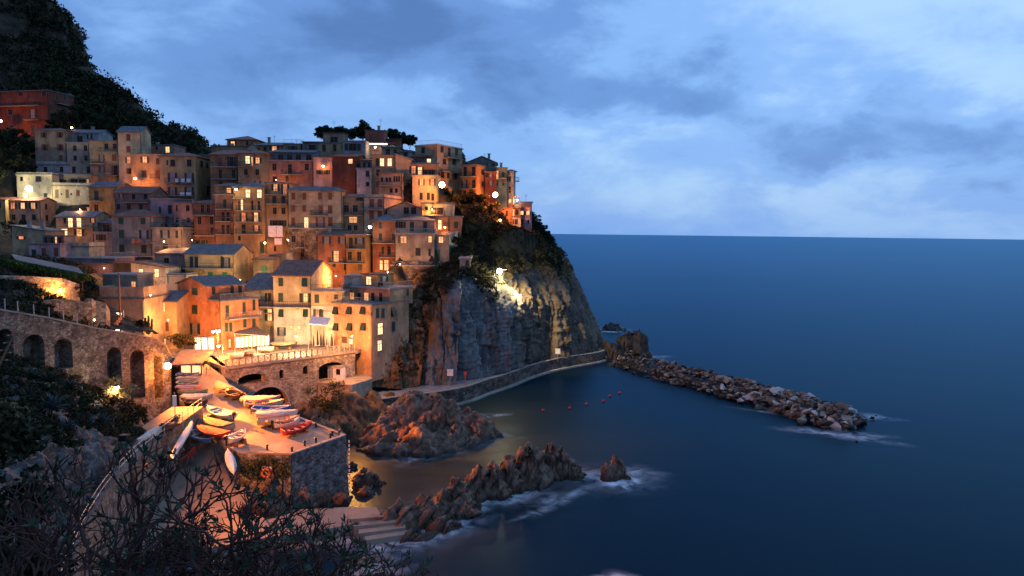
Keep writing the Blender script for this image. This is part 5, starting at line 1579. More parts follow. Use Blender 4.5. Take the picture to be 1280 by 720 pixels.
spine = [at(790, 448, 167), at(830, 460, 155), at(880, 474, 144), (at(930, 489, 133)), at(985, 503, 123), at(1030, 516, 116), at(1068, 527, 111)]
spine = np.array([onz(*c, 0.4) for c in [(784, 453), (832, 468), (880, 480), (932, 494), (985, 508), (1030, 522), (1066, 530)]])
SP = catmull(spine, 120)
nb = 0
for layer, (cnt, off, zz, s0) in enumerate(((112, 4.2, 0.2, 1.05), (106, 2.8, 1.5, 1.0), (76, 1.2, 2.6, .95))):
    for k in range(cnt):
        q = (k + random.random()) / cnt
        p = SP[int(q * 119)]
        t = SP[min(119, int(q * 119) + 1)] - SP[max(0, int(q * 119) - 1)]
        n_ = np.array([-t[1], t[0], 0]) / (np.linalg.norm(t[:2]) + 1e-9)
        w = 1 if q < .93 else 1 - (q - .93) * 8
        side = random.choice((-1, 1)) if layer < 2 else random.uniform(-1, 1)
        side = side if random.random() > .25 else random.uniform(-1, 1)
        d = off * side * random.uniform(.75, 1.15) * w
        z = zz * w - .1 + random.uniform(-.2, .25)
        big = .74 + .62 * max(0, q - .45) * random.random() * 2
        mi = random.choices((0, 1, 2, 3), (4, 3.6, 1.0 + (2.4 if layer == 2 else 0) + (3.5 if q > .55 else 0) * (layer > 0), 2.2 if q < .6 else 1.2))[0]
        if (side > .3 and layer == 0) or q < .14: mi = random.choice((0, 3, 3))
        boulder((p[0] + n_[0] * d, p[1] + n_[1] * d, z), 1.22 * s0 * big * min(1.9, random.lognormvariate(.02, .30)), mi, BW)
        nb += 1
core = MB()
cv, cf = [], []
for i in range(0, 120, 4):
    p = SP[i]; t = SP[min(119, i + 1)] - SP[max(0, i - 1)]
    n_ = np.array([-t[1], t[0], 0]) / (np.linalg.norm(t[:2]) + 1e-9)
    for d, z in ((-4.4, -1.5), (-2, .7), (2, .7), (4.4, -1.5)):
        cv.append(p + n_ * d * (1 if i < 110 else .5) + np.array([0, 0, z - .2]) - np.array(BW.location))
nn = len(cv) // 4
for i in range(nn - 1):
    for k in range(3): cf.append((i * 4 + k, i * 4 + k + 1, i * 4 + k + 5, i * 4 + k + 4))
core.add(cv, cf).build('rubble_core', bwmats[3], BW)
fv, ff = [], []                             # the small stones wedged between the boulders
for k in range(620):
    q = random.random()
    i = int(q * 119)
    p = SP[i]; t = SP[min(119, i + 1)] - SP[max(0, i - 1)]
    n_ = np.array([-t[1], t[0], 0]) / (np.linalg.norm(t[:2]) + 1e-9)
    d = random.uniform(-4.4, 4.4) * (1 if q < .93 else .6)
    z = max(-.2, 2.6 * (1 - abs(d) / 4.6)) * (1 if q < .95 else .5) + random.uniform(-.1, .35)
    me_ = random.choice(boulder_meshes)
    co = np.array([v.co[:] for v in me_.vertices])
    R_ = np.array(Matrix.Rotation(random.uniform(0, 6.28), 3, 'Z') @ Matrix.Rotation(random.uniform(-.8, .8), 3, 'X'))
    co = (co * random.uniform(.4, .85)) @ R_.T + p + n_ * d + np.array([0, 0, z]) - np.array(BW.location)
    b0 = len(fv)
    fv += list(co)
    ff += [tuple(b0 + v for v in pl_.vertices) for pl_ in me_.polygons]
o = MB().add(fv, ff).build('small_stones', None, BW)
o.data.materials.append(bwmats[0]); o.data.materials.append(bwmats[3]); o.data.materials.append(bwmats[1])
o['kind'] = 'stuff'
o.data.polygons.foreach_set('material_index', np.repeat(np.random.default_rng(4).choice([0, 1, 1, 2], len(ff) // 10 + 1), 10)[:len(ff)].astype(np.int32))
for (px, py, s), lab in zip([(1090, 523, .75), (1080, 529, .8), (1070, 551, .55), (1028, 535, .6), (1096, 520, .4)],
                            ('dark wave-washed boulder just off the breakwater end', 'brown wet boulder touching the breakwater end', 'low lone rock awash in the foam in front of the breakwater end', 'rusty boulder at the water line under the pale blocks', 'smallest dark rock farthest out beyond the breakwater')):
    o = boulder(onz(px, py, .1), s, 3 if 'dark' in lab or 'wet' in lab else 0, None, 'stray_boulder')
    tag(o, lab, 'boulder', 'loose boulders around the breakwater end')

HM = scatter_on(G, 2600, 88, lambda p, v, u: p[0] > -24 and p[1] > 146 and p[2] > 18, .25)
stuff('slope_scrub', leaf_cloud(HM, np.random.default_rng(3).uniform(.3, 1.0, len(HM)), 34, .2, 89, elong=1.4), SCRUB)


def arch(u0, u1, z0, z1, rise, n=10):      # rectangle with a round head
    pts = [(u0, z0), (u1, z0)]
    for k in range(n + 1):
        t = PI * k / n
        pts.append(((u0 + u1) / 2 + (u1 - u0) / 2 * math.cos(t), z1 - rise + rise * math.sin(t)))
    return pts


# --- the arched road wall at the left
VI = Panel((0, 400, 64), (214, 440, 86))
via = tag(empty('arched_wall', VI.A), 'long rubble stone wall with blind arches climbing to the left below the houses', 'stone wall')





top = [VI.px(*p) for p in ((-120, 366), (0, 388), (60, 398), (120, 411), (165, 418), (195, 424), (207, 432), (214, 446))]
bot_r = VI.px(214, 540)
holes = []
for (x0, x1, yt, yb_) in ((-6, 16, 411, 452), (28, 55, 418, 460), (67, 90, 423, 462), (133, 151, 434, 492), (162, 180, 437, 500), (192, 203, 442, 500)):
    u0, zt = VI.px(x0, yt + 4)
    u1, _ = VI.px(x1, yt + 4)
    _, zb_ = VI.px((x0 + x1) / 2, yb_)
    zt = VI.px((x0 + x1) / 2, yt)[1]
    holes.append(arch(u0, u1, zb_, zt, min((u1 - u0) / 2, 1.0)))
rel(VI.holed([(top[0][0], bot_r[1] - 3), (bot_r[0], bot_r[1] - 3)] + top[::-1], holes, 2.2, 'masonry', STONE), via)
bk = MB()
for h in holes:
    us, zs = [p[0] for p in h], [p[1] for p in h]
    u0, u1, z0, z1 = min(us) - .5, max(us) + .5, min(zs) - .5, max(zs) + .5
    q = [VI.P(u0, z0, 1.7), VI.P(u1, z0, 1.7), VI.P(u1, z1, 1.7), VI.P(u0, z1, 1.7), VI.P(u0, z0, 2.0), VI.P(u1, z0, 2.0), VI.P(u1, z1, 2.0), VI.P(u0, z1, 2.0)]
    bk.add(q, [(0, 1, 2, 3), (4, 7, 6, 5), (0, 4, 5, 1), (1, 5, 6, 2), (2, 6, 7, 3), (3, 7, 4, 0)])
rel(bk.build('niche_back', STONE), via)
cp = MB()
for (u0, z0), (u1, z1) in zip(top, top[1:]):
    q = [VI.P(u0, z0, -.12), VI.P(u1, z1, -.12), VI.P(u1, z1, .5), VI.P(u0, z0, .5)]
    cp.add(q + [(x, y, z + .16) for x, y, z in q], [(3, 2, 1, 0), (4, 5, 6, 7), (0, 1, 5, 4), (1, 2, 6, 5), (2, 3, 7, 6), (3, 0, 4, 7)])
rel(cp.build('coping', CONC), via)
# the lane behind its parapet
V, F = [], []
for i, (u, z) in enumerate(top[:6]):
    V += [VI.P(u, z - 1.1, .4), VI.P(u, z - 1.1, 9)]
for i in range(5): F.append((i * 2, i * 2 + 2, i * 2 + 3, i * 2 + 1))
tag(MB().add(V, F).build('lane', CONC), kind='structure')
# fence posts on the wall
fr = tag(empty('post_fence', VI.A), 'wire fence of pale posts along the top of the arched wall', 'fence')
pw_ = [VI.px(x, y) for x, y in ((-30, 384), (9, 389.5), (25, 392.5), (45, 396), (64, 399.5), (82, 403), (99, 406.5))]
for u, z in pw_:
    rel(MB().tube([VI.P(u, z, .25), VI.P(u, z + 1.25, .25)], .05, 6).build('post', PALEIRON), fr)
w = MB()
for (u0, z0), (u1, z1) in zip(pw_, pw_[1:]):
    for k in (.35, .75, 1.15): w.tube([VI.P(u0, z0 + k, .25), VI.P(u1, z1 + k, .25)], .012, 4, False)
rel(w.build('wire', IRON), fr)

# --- upper square and the bridge wall
ZP = 10.2
BR = Panel((283, 462, 97), (444, 441, 112))
pts = [BR.P(0, ZP), BR.P(BR.L + .4, ZP), at(475, 440, 122), at(420, 440, 130), at(200, 440, 130), at(215, 452, 104), onz(262, 452, ZP), onz(279, 458, ZP)]
me = MB().add([(p[0], p[1], ZP) for p in pts] + [(p[0], p[1], ZP - .5) for p in pts], [tuple(range(8)), tuple(range(15, 7, -1))] + [(i, (i + 1) % 8, (i + 1) % 8 + 8, i + 8) for i in range(8)])
PAVE = mix_noise_mat('harbour_paving', [(.12, .095, .07), (.25, .20, .15), (.29, .235, .175), (.37, .30, .225)], .35, .8, lo=.3, hi=.7, bump=.3, bscale=6, bdist=.04)
tag(me.build('upper_square', PAVE), kind='structure')
bridge = tag(empty('bridge_wall', BR.A), 'stone bridge wall with arches and a railed parapet between the square and the harbour', 'bridge')


def brect(x0, x1, yt, yb_, rise=None):
    u0, _ = BR.px(x0, yt)
    u1, _ = BR.px(x1, yt)
    zt = BR.px((x0 + x1) / 2, yt)[1]
    zb_ = BR.px((x0 + x1) / 2, yb_)[1]
    return arch(u0, u1, zb_, zt, rise if rise is not None else (u1 - u0) / 2)


bh = [brect(297.5, 331, 467.5, 480, .7), brect(349, 355, 462, 473), brect(378.5, 385.5, 457, 468), brect(398.5, 429, 453, 474, .8)]
u0, _ = BR.px(307, 500); u1, _ = BR.px(360, 500)
zb_ = BR.px(333, 510)[1]; zt = BR.px(333, 484)[1]
bh.append(arch(u0, u1, zb_, zt, zt - zb_ - .15, 16))
rel(BR.holed([(-.3, 1), (BR.L, 1), (BR.L, ZP + .05), (-.3, ZP + .05)], bh, 1.2, 'masonry', STONEB), bridge)
# trims proud of the wall: a string course and the ring of the great arch
st = MB()
for za, zb2, d in ((ZP - .25, ZP + .04, -.12),):
    q = [BR.P(-.3, za, d), BR.P(BR.L, za, d), BR.P(BR.L, za, -.002), BR.P(-.3, za, -.002)]
    st.add(q + [(x, y, zb2) for x, y, z in q], [(3, 2, 1, 0), (4, 5, 6, 7), (0, 1, 5, 4), (1, 2, 6, 5), (2, 3, 7, 6), (3, 0, 4, 7)])
rel(st.build('string_course', CONC), bridge)
rg = MB()
um = (u0 + u1) / 2
for k in range(16):
    t0, t1 = PI * k / 16, PI * (k + 1) / 16
    hh = zt - zb_ - .15
    qs = []
    for d in (-.1, .2):
        for t, e in ((t0, 0), (t1, 0), (t1, .35), (t0, .35)):
            qs.append(BR.P(um + ((u1 - u0) / 2 + e) * math.cos(t), zb_ + .15 + (hh + e) * math.sin(t), d))
    rg.add(qs, [(0, 1, 2, 3), (4, 7, 6, 5), (0, 4, 5, 1), (1, 5, 6, 2), (2, 6, 7, 3), (3, 7, 4, 0)])
rel(rg.build('arch_ring', CONC), bridge)
q = MB()                                    # dark chambers behind the openings
for (a, b, c, d) in ((-.2, BR.L, 1.2, ZP - .55),):
    q.add([BR.P(a, c, 4.5), BR.P(b, c, 4.5), BR.P(b, d, 4.5), BR.P(a, d, 4.5)], [(0, 1, 2, 3)])
    zf = BR.px(314, 480)[1]
    for (xa, xb) in ((290, 336),):
        ua, ub = BR.px(xa, 480)[0], BR.px(xb, 480)[0]
        q.add([BR.P(ua, zf, 1.2), BR.P(ub, zf, 1.2), BR.P(ub, zf, 4.4), BR.P(ua, zf, 4.4)], [(0, 1, 2, 3)])
rel(q.build('chamber_wall', STONE), bridge)
nb_ = 22
for k in range(nb_ + 1):                    # railing: posts and crossed bars
    u = BR.L * k / nb_
    p = BR.P(u, ZP + .05, .15)
    rel(MB().box(p[0] - .09, p[0] + .09, p[1] - .09, p[1] + .09, ZP + .05, ZP + 1.2).build('railing_post', CONC), bridge)
    if k < nb_:
        v = BR.L * (k + 1) / nb_
        x = MB().tube([BR.P(u + .09, ZP + .15, .15), BR.P(v - .09, ZP + 1.05, .15)], .035, 5).tube([BR.P(u + .09, ZP + 1.05, .12), BR.P(v - .09, ZP + .15, .12)], .035, 5)
        rel(x.build('cross_brace', CONC), bridge)
hr = MB()
for z in (1.16, .12):
    hr.tube([BR.P(0, ZP + z, .15), BR.P(BR.L, ZP + z, .15)], .055, 6)
rel(hr.build('handrail', CONC), bridge)
# left flank of the bridge wall, running to the ramp
FL = Panel((270, 474, 99.5), (283, 470, 97.05))
fl = [BR.A, at(270, 470, 103)]
o = MB()
a_, b_ = np.array(BR.P(-.3, 0, 0)), at(262, 462, 106)
d_ = (b_ - a_); d_[2] = 0; d_ /= np.linalg.norm(d_)
o.add([(a_[0], a_[1], 2), (b_[0], b_[1], 2), (b_[0], b_[1], ZP), (a_[0], a_[1], ZP)] + [(a_[0] + .5, a_[1] + .4, 2), (b_[0] + .5, b_[1] + .4, 2), (b_[0] + .5, b_[1] + .4, ZP), (a_[0] + .5, a_[1] + .4, ZP)],
      [(0, 1, 2, 3), (4, 7, 6, 5), (0, 4, 5, 1), (3, 2, 6, 7), (1, 5, 6, 2), (0, 3, 7, 4)])
rel(o.build('wing_wall', STONEB), bridge)

# the pier block at the right below the bridge, with the booth
ZK = BR.px(415, 475)[1]
kp = [onz(398, 478, ZK), onz(440, 481, ZK), onz(465, 473.5, ZK), onz(458, 462, ZK), BR.P(BR.L, ZK, .4), BR.P(BR.px(397, 470)[0], ZK, .4)]
mb = MB().add([(p[0], p[1], ZK) for p in kp] + [(p[0], p[1], 0.5) for p in kp], [tuple(range(6)), tuple(range(11, 5, -1))] + [(i, (i + 1) % 6, (i + 1) % 6 + 6, i + 6) for i in range(6)])
pier = tag(mb.build('landing_pier', mix_noise_mat('rendered_pier', [(.20, .155, .105), (.32, .26, .19), (.38, .33, .26)], .5, .9, bump=.4, bscale=3)), 'rendered pier block with a flat landing right of the bridge wall', 'pier')
kb = onz(418, 474, ZK)
bo = tag(empty('booth', kb, -.25), 'small white booth standing on the landing beside the bridge arch', 'booth')
MB().box(-1.2, 1.2, 0, 1.8, 0, 2.1).build('body', WHITE, bo)
MB().box(-1.35, 1.35, -.15, 1.95, 2.1, 2.2).build('roof', CONC, bo)
MB().box(.35, 1.05, -.04, -.003, .8, 1.7).build('window', PANE, bo)
MB().box(-.9, -.2, -.04, -.003, 0.05, 1.85).build('door', flat('grey_door', (.3, .3, .3)), bo)

# --- the boat square: gently sloping paving with quay walls
SQ = [(222, 473), (262, 462), (279, 470), (288, 482), (312, 497), (350, 513), (392, 529), (432, 544.5), (364, 568), (300, 566), (288, 560), (268, 545), (252, 518), (224, 500)]
sqp = [QUAY(*p) for p in SQ]
sqp[1] = onz(258, 455, ZP)
n = len(sqp)
tris = tessellate_polygon([[Vector((p[0], p[1], 0)) for p in sqp]])
vs = [tuple(p) for p in sqp] + [(p[0], p[1], p[2] - .6) for p in sqp]
me = MB().add(vs, [tuple(t) for t in tris] + [tuple(i + n for i in reversed(t)) for t in tris] + [(i, (i + 1) % n, (i + 1) % n + n, i + n) for i in range(n)])
tag(me.build('boat_square', PAVE), kind='structure')
quay = tag(empty('quay_wall', sqp[8]), 'stone quay wall under the edge of the boat square', 'quay wall')
QW = mix_noise_mat('quay_stone', [(.07, .065, .06), (.15, .14, .13), (.26, .245, .22)], 1.3, .85, voronoi=3.2, bump=.8, bdist=.06)
for a, b in ((3, 4), (4, 5), (5, 6), (6, 7), (7, 8), (8, 9), (9, 10)):
    p, q_ = sqp[a], sqp[b]
    cx_, cy_ = np.mean([s_[0] for s_ in sqp]), np.mean([s_[1] for s_ in sqp])
    d = np.array([q_[1] - p[1], p[0] - q_[0]]); d /= np.linalg.norm(d)
    if np.dot(d, [p[0] - cx_, p[1] - cy_]) < 0: d = -d
    A0, A1 = p[:2] + d * .02, q_[:2] + d * .02
    B0, B1 = p[:2] - d * .9, q_[:2] - d * .9
    bat = d * .5
    vs = [(*(A0 + bat), -2), (*(A1 + bat), -2), (*A1, q_[2] - .08), (*A0, p[2] - .08), (*B0, -2), (*B1, -2), (*B1, q_[2] - .62), (*B0, p[2] - .62)]
    rel(MB().add(vs, [(0, 1, 2, 3), (4, 7, 6, 5), (0, 4, 5, 1), (3, 2, 6, 7), (1, 5, 6, 2), (0, 3, 7, 4)]).build('face', QW), quay)
    kz = [(*(A0 + d * .06), p[2] + .003), (*(A1 + d * .06), q_[2] + .003), (*(A1 - d * .35), q_[2] + .003), (*(A0 - d * .35), p[2] + .003)]
    rel(MB().add(kz + [(x, y, z + .12) for x, y, z in kz], [(3, 2, 1, 0), (4, 5, 6, 7), (0, 1, 5, 4), (1, 2, 6, 5), (2, 3, 7, 6), (3, 0, 4, 7)]).build('kerb', CONC), quay)
# ladder or pale depth scale down the corner
lp = sqp[7]
ld = tag(empty('depth_scale', (lp[0] + .15, lp[1] - .5, 0)), 'dashed pale marker strip down the quay wall corner', 'depth marker')
for k in range(13):
    z = lp[2] - .5 - k * .48
    MB().box(.3, .44, -.1, 0, z - .13, z + .13).build('dash', WHITE, ld)
for px, py in ((365, 565), (381, 557), (395, 553), (413, 547.5), (415.5, 544.5), (395, 534), (334, 562), (424, 543)):
    p = QUAY(px, py)
    t = tag(empty('bollard', p), 'small iron mooring bollard on the quay edge', 'bollard', 'mooring bollards on the quay edge')
    MB().tube([(0, 0, 0), (0, 0, .42)], [.13, .1], 8).build('post', IRON, t)
    MB().ball((0, 0, .47), .17, 8, 5, .6).build('cap', IRON, t)
blab = ['iron bollard at the near corner of the quay edge', 'iron bollard on the quay edge nearest the near corner', 'iron bollard midway along the front quay edge', 'iron bollard left of the pair near the far quay corner',
        'iron bollard behind the pair near the far quay corner', 'iron bollard on the water side kerb beyond the red boat', 'iron bollard on the left quay edge above the planted wall', 'iron bollard closest to the far quay corner']
for o, l in zip([o for o in COL.objects if o.name.startswith('bollard')], blab): o['label'] = l

# --- slipway down to the sea and the lower landing
slip = [[onz(246, 519, 8.0), onz(292, 563, 6.4)], [onz(205, 552, 5.6), onz(302, 588, 3.9)], [onz(180, 580, 4.1), onz(306, 608, 2.9)], [onz(160, 612, 2.8), onz(312, 628, 2.1)], [onz(140, 662, 1.7), onz(330, 648, 1.5)], [onz(130, 700, 1.3), onz(340, 662, 1.3)]]
S = np.array(slip)
S = np.swapaxes(catmull(np.swapaxes(catmull(S, 40), 0, 1), 16), 0, 1)
structure('slipway', S, PAVE)
ZL = 1.1
lp_ = [onz(225, 655, ZL), onz(290, 644, ZL), onz(350, 638, ZL), onz(430, 634, ZL), onz(470, 634, ZL), onz(478, 646, ZL), onz(440, 655, ZL), onz(395, 664, ZL), onz(330, 672, ZL), onz(235, 690, ZL)]
n = len(lp_)
mb = MB().add([tuple(p) for p in lp_] + [(p[0], p[1], -2) for p in lp_], [tuple(range(n)), tuple(range(2 * n - 1, n - 1, -1))] + [(i, (i + 1) % n, (i + 1) % n + n, i + n) for i in range(n)])
tag(mb.build('lower_landing', PAVE), kind='structure')
stp = tag(empty('landing_steps', onz(470, 650, 1.4)), 'broad orange-lit concrete steps at the water edge below the quay', 'steps')
for k in range(4):
    pa, pb = onz(436 + k * 6, 645 + k * 5, 1.4), onz(500 + k * 3, 640 + k * 4, 1.4)
    z = 1.45 - k * .3
    q = [(pa[0], pa[1], z), (pb[0], pb[1], z), (pb[0] + .2, pb[1] - .9, z), (pa[0] + .2, pa[1] - .9, z)]
    rel(MB().add(q + [(x, y, -1) for x, y, z_ in q], [(0, 1, 2, 3), (7, 6, 5, 4), (0, 4, 5, 1), (1, 5, 6, 2), (2, 6, 7, 3), (3, 7, 4, 0)]).build('step', PAVE), stp)

# --- the walkway with the railing, its wall with the arched niche, and the path down the left
WK = [(250, 508, 8.9), (228, 524, 8.85), (200, 545, 8.8), (172, 566, 8.8), (148, 590, 8.9), (125, 618, 9.2), (100, 660, 10), (78, 715, 11), (60, 790, 12.2)]
wkp = catmull(np.array([onz(*c) for c in WK]), 60)
tg = np.gradient(wkp[:, :2], axis=0); tg /= np.linalg.norm(tg, axis=1, keepdims=True)
nr_ = np.stack([tg[:, 1], -tg[:, 0]], 1)
nr_ = np.where((nr_[:, :1] < 0), nr_, -nr_)  # to the left, the rock side
S = np.stack([np.concatenate([wkp[:, :2] + nr_ * d, wkp[:, 2:3] + z], 1) for d, z in ((3.2, .0), (2.2, 0), (1.1, 0), (0, 0), (-.35, 0), (-.36, -.3), (-.38, -4), (-.4, -9))], 1)
structure('footpath', S[:, :5], mix_noise_mat('footpath_concrete', [(.10, .095, .09), (.19, .18, .17)], .5, .9, bump=.25, bscale=5))
rw = tag(empty('retaining_wall', wkp[10]), 'stone retaining wall under the railed walkway beside the slipway', 'retaining wall')
o = fast_mesh('retaining_wall', S[:, 4:].reshape(-1, 3), grid_faces(60, 4))
rel(link('masonry', o, STONE), rw)
i0 = 26
nz = MB()
c_, t_, nn_ = wkp[i0], tg[i0], nr_[i0]
pts = []
for k in range(11):
    t = PI * k / 10
    pts.append((math.cos(t) * .55, -1.0 - .55 + .55 * math.sin(t)))
pts = [(.55, -3.4)] + pts + [(-.55, -3.4)]
V = [(c_[0] + t_[0] * u - nn_[0] * .43, c_[1] + t_[1] * u - nn_[1] * .43, c_[2] + z) for u, z in pts]
V2 = [(c_[0] + t_[0] * u - nn_[0] * .37, c_[1] + t_[1] * u - nn_[1] * .37, c_[2] + z) for u, z in pts]
n = len(V)
nz.add(V + V2, [tuple(range(n)), tuple(range(2 * n - 1, n - 1, -1))] + [(i, (i + 1) % n, (i + 1) % n + n, i + n) for i in range(n)])
rel(nz.build('arched_door', flat('dark_door', (.02, .017, .015))), rw)


def path_rail(name, label, i0, i1, step, d, mat, h=1.0):
    r = tag(empty(name, wkp[i0]), label, 'railing')
    idx = list(range(i0, i1 + 1, step))
    P_ = [np.array([*(wkp[i][:2] + nr_[i] * d), wkp[i][2]]) for i in idx]
    for p in P_: rel(MB().tube([p, p + np.array([0, 0, h])], .035, 6).build('post', mat), r)
    b = MB()
    for z in (h, h * .5): b.tube([p + np.array([0, 0, z]) for p in P_], .032, 6)
    rel(b.build('rail', mat), r)
    return r


path_rail('railing', 'cream railing along the walkway above the slipway', 0, 30, 2, -.2, flat('cream_rail', (.55, .48, .36), .5))
path_rail('railing', 'pale grey railing beside the shadowed footpath at lower left', 32, 54, 2, -.2, PALEIRON)
# wooden bench and planks by the path
bn = tag(empty('bench', onz(172, 588, 8.2), .6), 'small slatted wooden bench half hidden by the bare branches', 'bench')
for k in range(4): MB().box(-.9, .9, -.3 + k * .16, -.19 + k * .16, .42, .47).build('slat', WOOD, bn)
for s_ in (-1, 1): MB().box(s_ * .75 - .05, s_ * .75 + .05, -.28, .3, 0, .42).build('leg', IRON, bn)

# --- rocky bank at the left, below the arched wall and down to the path
bank = [
    [(-80, 440, 62), (0, 452, 64), (60, 470, 69), (110, 490, 74), (150, 505, 79), (185, 516, 83), (222, 512, 87)],
    [(-80, 470, 54), (0, 480, 55), (60, 500, 59), (112, 522, 64), (152, 538, 70), (186, 536, 77), (222, 520, 84)],
    [(-80, 500, 46), (0, 515, 46), (55, 530, 50), (104, 548, 56), (146, 560, 62), (180, 552, 71), (216, 527, 82)],
    [(-80, 555, 36), (0, 565, 37), (48, 575, 43), (92, 584, 50), (128, 588, 56), (158, 574, 65), (200, 545, 75)],
    [(-80, 620, 27), (0, 625, 29), (40, 632, 36), (74, 632, 43), (104, 622, 50), (136, 592, 58), (180, 560, 69)],
    [(-80, 700, 19), (0, 700, 21), (28, 705, 27), (50, 700, 34), (84, 660, 44), (120, 616, 53), (160, 578, 63.5)],
    [(-80, 800, 13), (-10, 800, 15), (16, 800, 20), (36, 790, 26), (66, 720, 37), (108, 640, 49), (150, 592, 60)],
]


def d_bank(S, n):
    p = np.stack([S[..., 0] * .5 + S[..., 2] * .5, S[..., 1] * .35, S[..., 2] * .5 - S[..., 0] * .3], -1)
    t = S @ np.array([.6, .3, .74]) * .9 + fbm(S * .2, 3) * 1.5
    sw = t - np.floor(t)
    a = fbm(p, 5, .55, ridged=True) * .45 + sw * .55 - np.exp(-(fbm(S * .45, 3) / .06) ** 2) * .5
    return n * a[..., None] - n * .3


BANK = sheet(bank, 150, 150, d_bank)
structure('rocky_bank', BANK, mix_noise_mat('bank_rock', [(.022, .022, .022), (.065, .064, .062), (.14, .138, .135)], .9, .8, (1, 1, .6), .9, 2.4, bdist=.15), False)
g_ = np.random.default_rng(31)
BC = scatter_on(BANK, 1500, 32, lambda p, v, u: v < .50 - .38 * u + .10 * math.sin(p[0] * 1.1) and u < .80, .25)
stuff('bank_scrub', leaf_cloud(BC, g_.uniform(.2, .7, len(BC)), 40, .11, 33, elong=1.7), SCRUB)

# terraced ground above the arched wall
ter = [
    [(-80, 372, 74), (0, 386, 72), (60, 397, 77), (110, 408, 82), (150, 414, 88), (200, 424, 95)],
    [(-80, 352, 80), (0, 364, 80), (60, 380, 84), (105, 394, 88), (140, 404, 93), (190, 416, 99)],
    [(-80, 345, 86), (0, 350, 86), (60, 366, 89), (104, 382, 92), (132, 392, 97), (180, 408, 104)],
    [(-80, 338, 95), (0, 343, 95), (60, 352, 97), (104, 364, 100), (130, 378, 104), (170, 400, 108)],
    [(-80, 325, 108), (0, 330, 108), (50, 338, 110), (100, 348, 113), (128, 362, 113), (165, 392, 113)],
    [(-80, 316, 125), (0, 318, 125), (50, 326, 125), (100, 336, 125), (128, 350, 122), (165, 380, 120)],
]


def d_ter(S, n):
    return np.stack([S[..., 0] * 0, S[..., 0] * 0, np.round(fbm(S * .12, 2) * 3) / 3 * .7 + fbm(S * .6, 4) * .3], -1)


TER = sheet(ter, 90, 110, d_ter)
structure('terraced_slope', TER, EARTH)
TC = scatter_on(TER, 900, 42, lambda p, v, u: u < .72, .2)
stuff('terrace_scrub', leaf_cloud(TC, g_.uniform(.3, .9, len(TC)), 26, .2, 43, elong=1.4), SCRUB)


def solid_wall(name, label, pts, h, th, mat, cat='stone wall'):
    """a free-standing wall along ground points (px, py, Y); h its height"""
    P_ = [at(*p) for p in pts]
    b = MB()
    vs, fs = [], []
    for i, p in enumerate(P_):
        a = P_[max(0, i - 1)]; c = P_[min(len(P_) - 1, i + 1)]
        d = np.array([c[1] - a[1], a[0] - c[0], 0]); d /= np.linalg.norm(d)
        if d[1] > 0: d = -d
        hh = h[i] if hasattr(h, '__len__') else h
        for q, z in ((0, -1.5), (0, hh), (1, hh), (1, -1.5)):
            vs.append((p[0] - d[0] * th * q, p[1] - d[1] * th * q, p[2] + z))
    for i in range(len(P_) - 1):
        for k in range(4): fs.append((i * 4 + k, i * 4 + (k + 1) % 4, i * 4 + 4 + (k + 1) % 4, i * 4 + 4 + k))
    fs += [(0, 1, 2, 3), (len(vs) - 4, len(vs) - 1, len(vs) - 2, len(vs) - 3)]
    return tag(b.add(vs, fs).build(name, mat), label, cat)


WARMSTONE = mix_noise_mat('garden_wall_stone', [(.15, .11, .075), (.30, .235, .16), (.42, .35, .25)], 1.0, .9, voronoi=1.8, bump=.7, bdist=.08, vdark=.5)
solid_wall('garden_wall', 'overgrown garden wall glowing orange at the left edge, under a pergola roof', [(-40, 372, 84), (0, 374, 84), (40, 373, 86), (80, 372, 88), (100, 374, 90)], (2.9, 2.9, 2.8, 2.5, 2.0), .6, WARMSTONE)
solid_wall('terrace_wall', 'dark dry stone terrace wall with bushes under the glowing garden wall', [(-40, 392, 76), (10, 396, 77), (50, 398, 79), (80, 401, 81), (106, 405, 84)], (1.6, 1.7, 2.0, 2.6, 2.8), .7, STONE)
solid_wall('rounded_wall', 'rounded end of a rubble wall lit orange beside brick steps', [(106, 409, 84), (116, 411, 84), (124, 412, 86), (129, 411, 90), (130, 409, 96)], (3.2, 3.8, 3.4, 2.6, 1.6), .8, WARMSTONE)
bst = tag(empty('brick_steps', at(133, 412, 92)), 'short flight of brick steps lit orange beside the rounded wall', 'steps')
for k in range(6):
    MB().box(-.6, .6, k * .45, k * .45 + .5, -.5 + k * .3, .2 + k * .3).build('step', mix_noise_mat('brick', [(.2, .09, .05), (.3, .14, .08)], 3, .9), bst)
p = [at(20, 326, 96), at(105, 343, 100), at(97, 335, 112), at(14, 318, 110)]
pg = tag(empty('pergola_roof', p[0]), 'long sagging sheet roof over the garden at the left, sloping to the right', 'pergola')
mb = MB().add([tuple(x) for x in p] + [(x[0], x[1], x[2] + .12) for x in p], [(3, 2, 1, 0), (4, 5, 6, 7), (0, 1, 5, 4), (1, 2, 6, 5), (2, 3, 7, 6), (3, 0, 4, 7)])
rel(mb.build('roof_sheet', SLATE), pg)
for q in (.05, .35, .65, .95):
    a = p[0] * (1 - q) + p[1] * q
    rel(MB().tube([a + np.array([0, .3, 0]), a + np.array([0, .3, -3])], .07, 6).build('post', WOOD), pg)
PV = np.array([p[0] * (1 - q) + p[1] * q + np.array([0, -.3, -.5]) for q in np.linspace(-.2, 1.05, 60)])
stuff('pergola_vine', leaf_cloud(PV, .75, 60, .2, 77), leafmat('vine_leaves', (.02, .035, .012), (.09, .13, .035)))


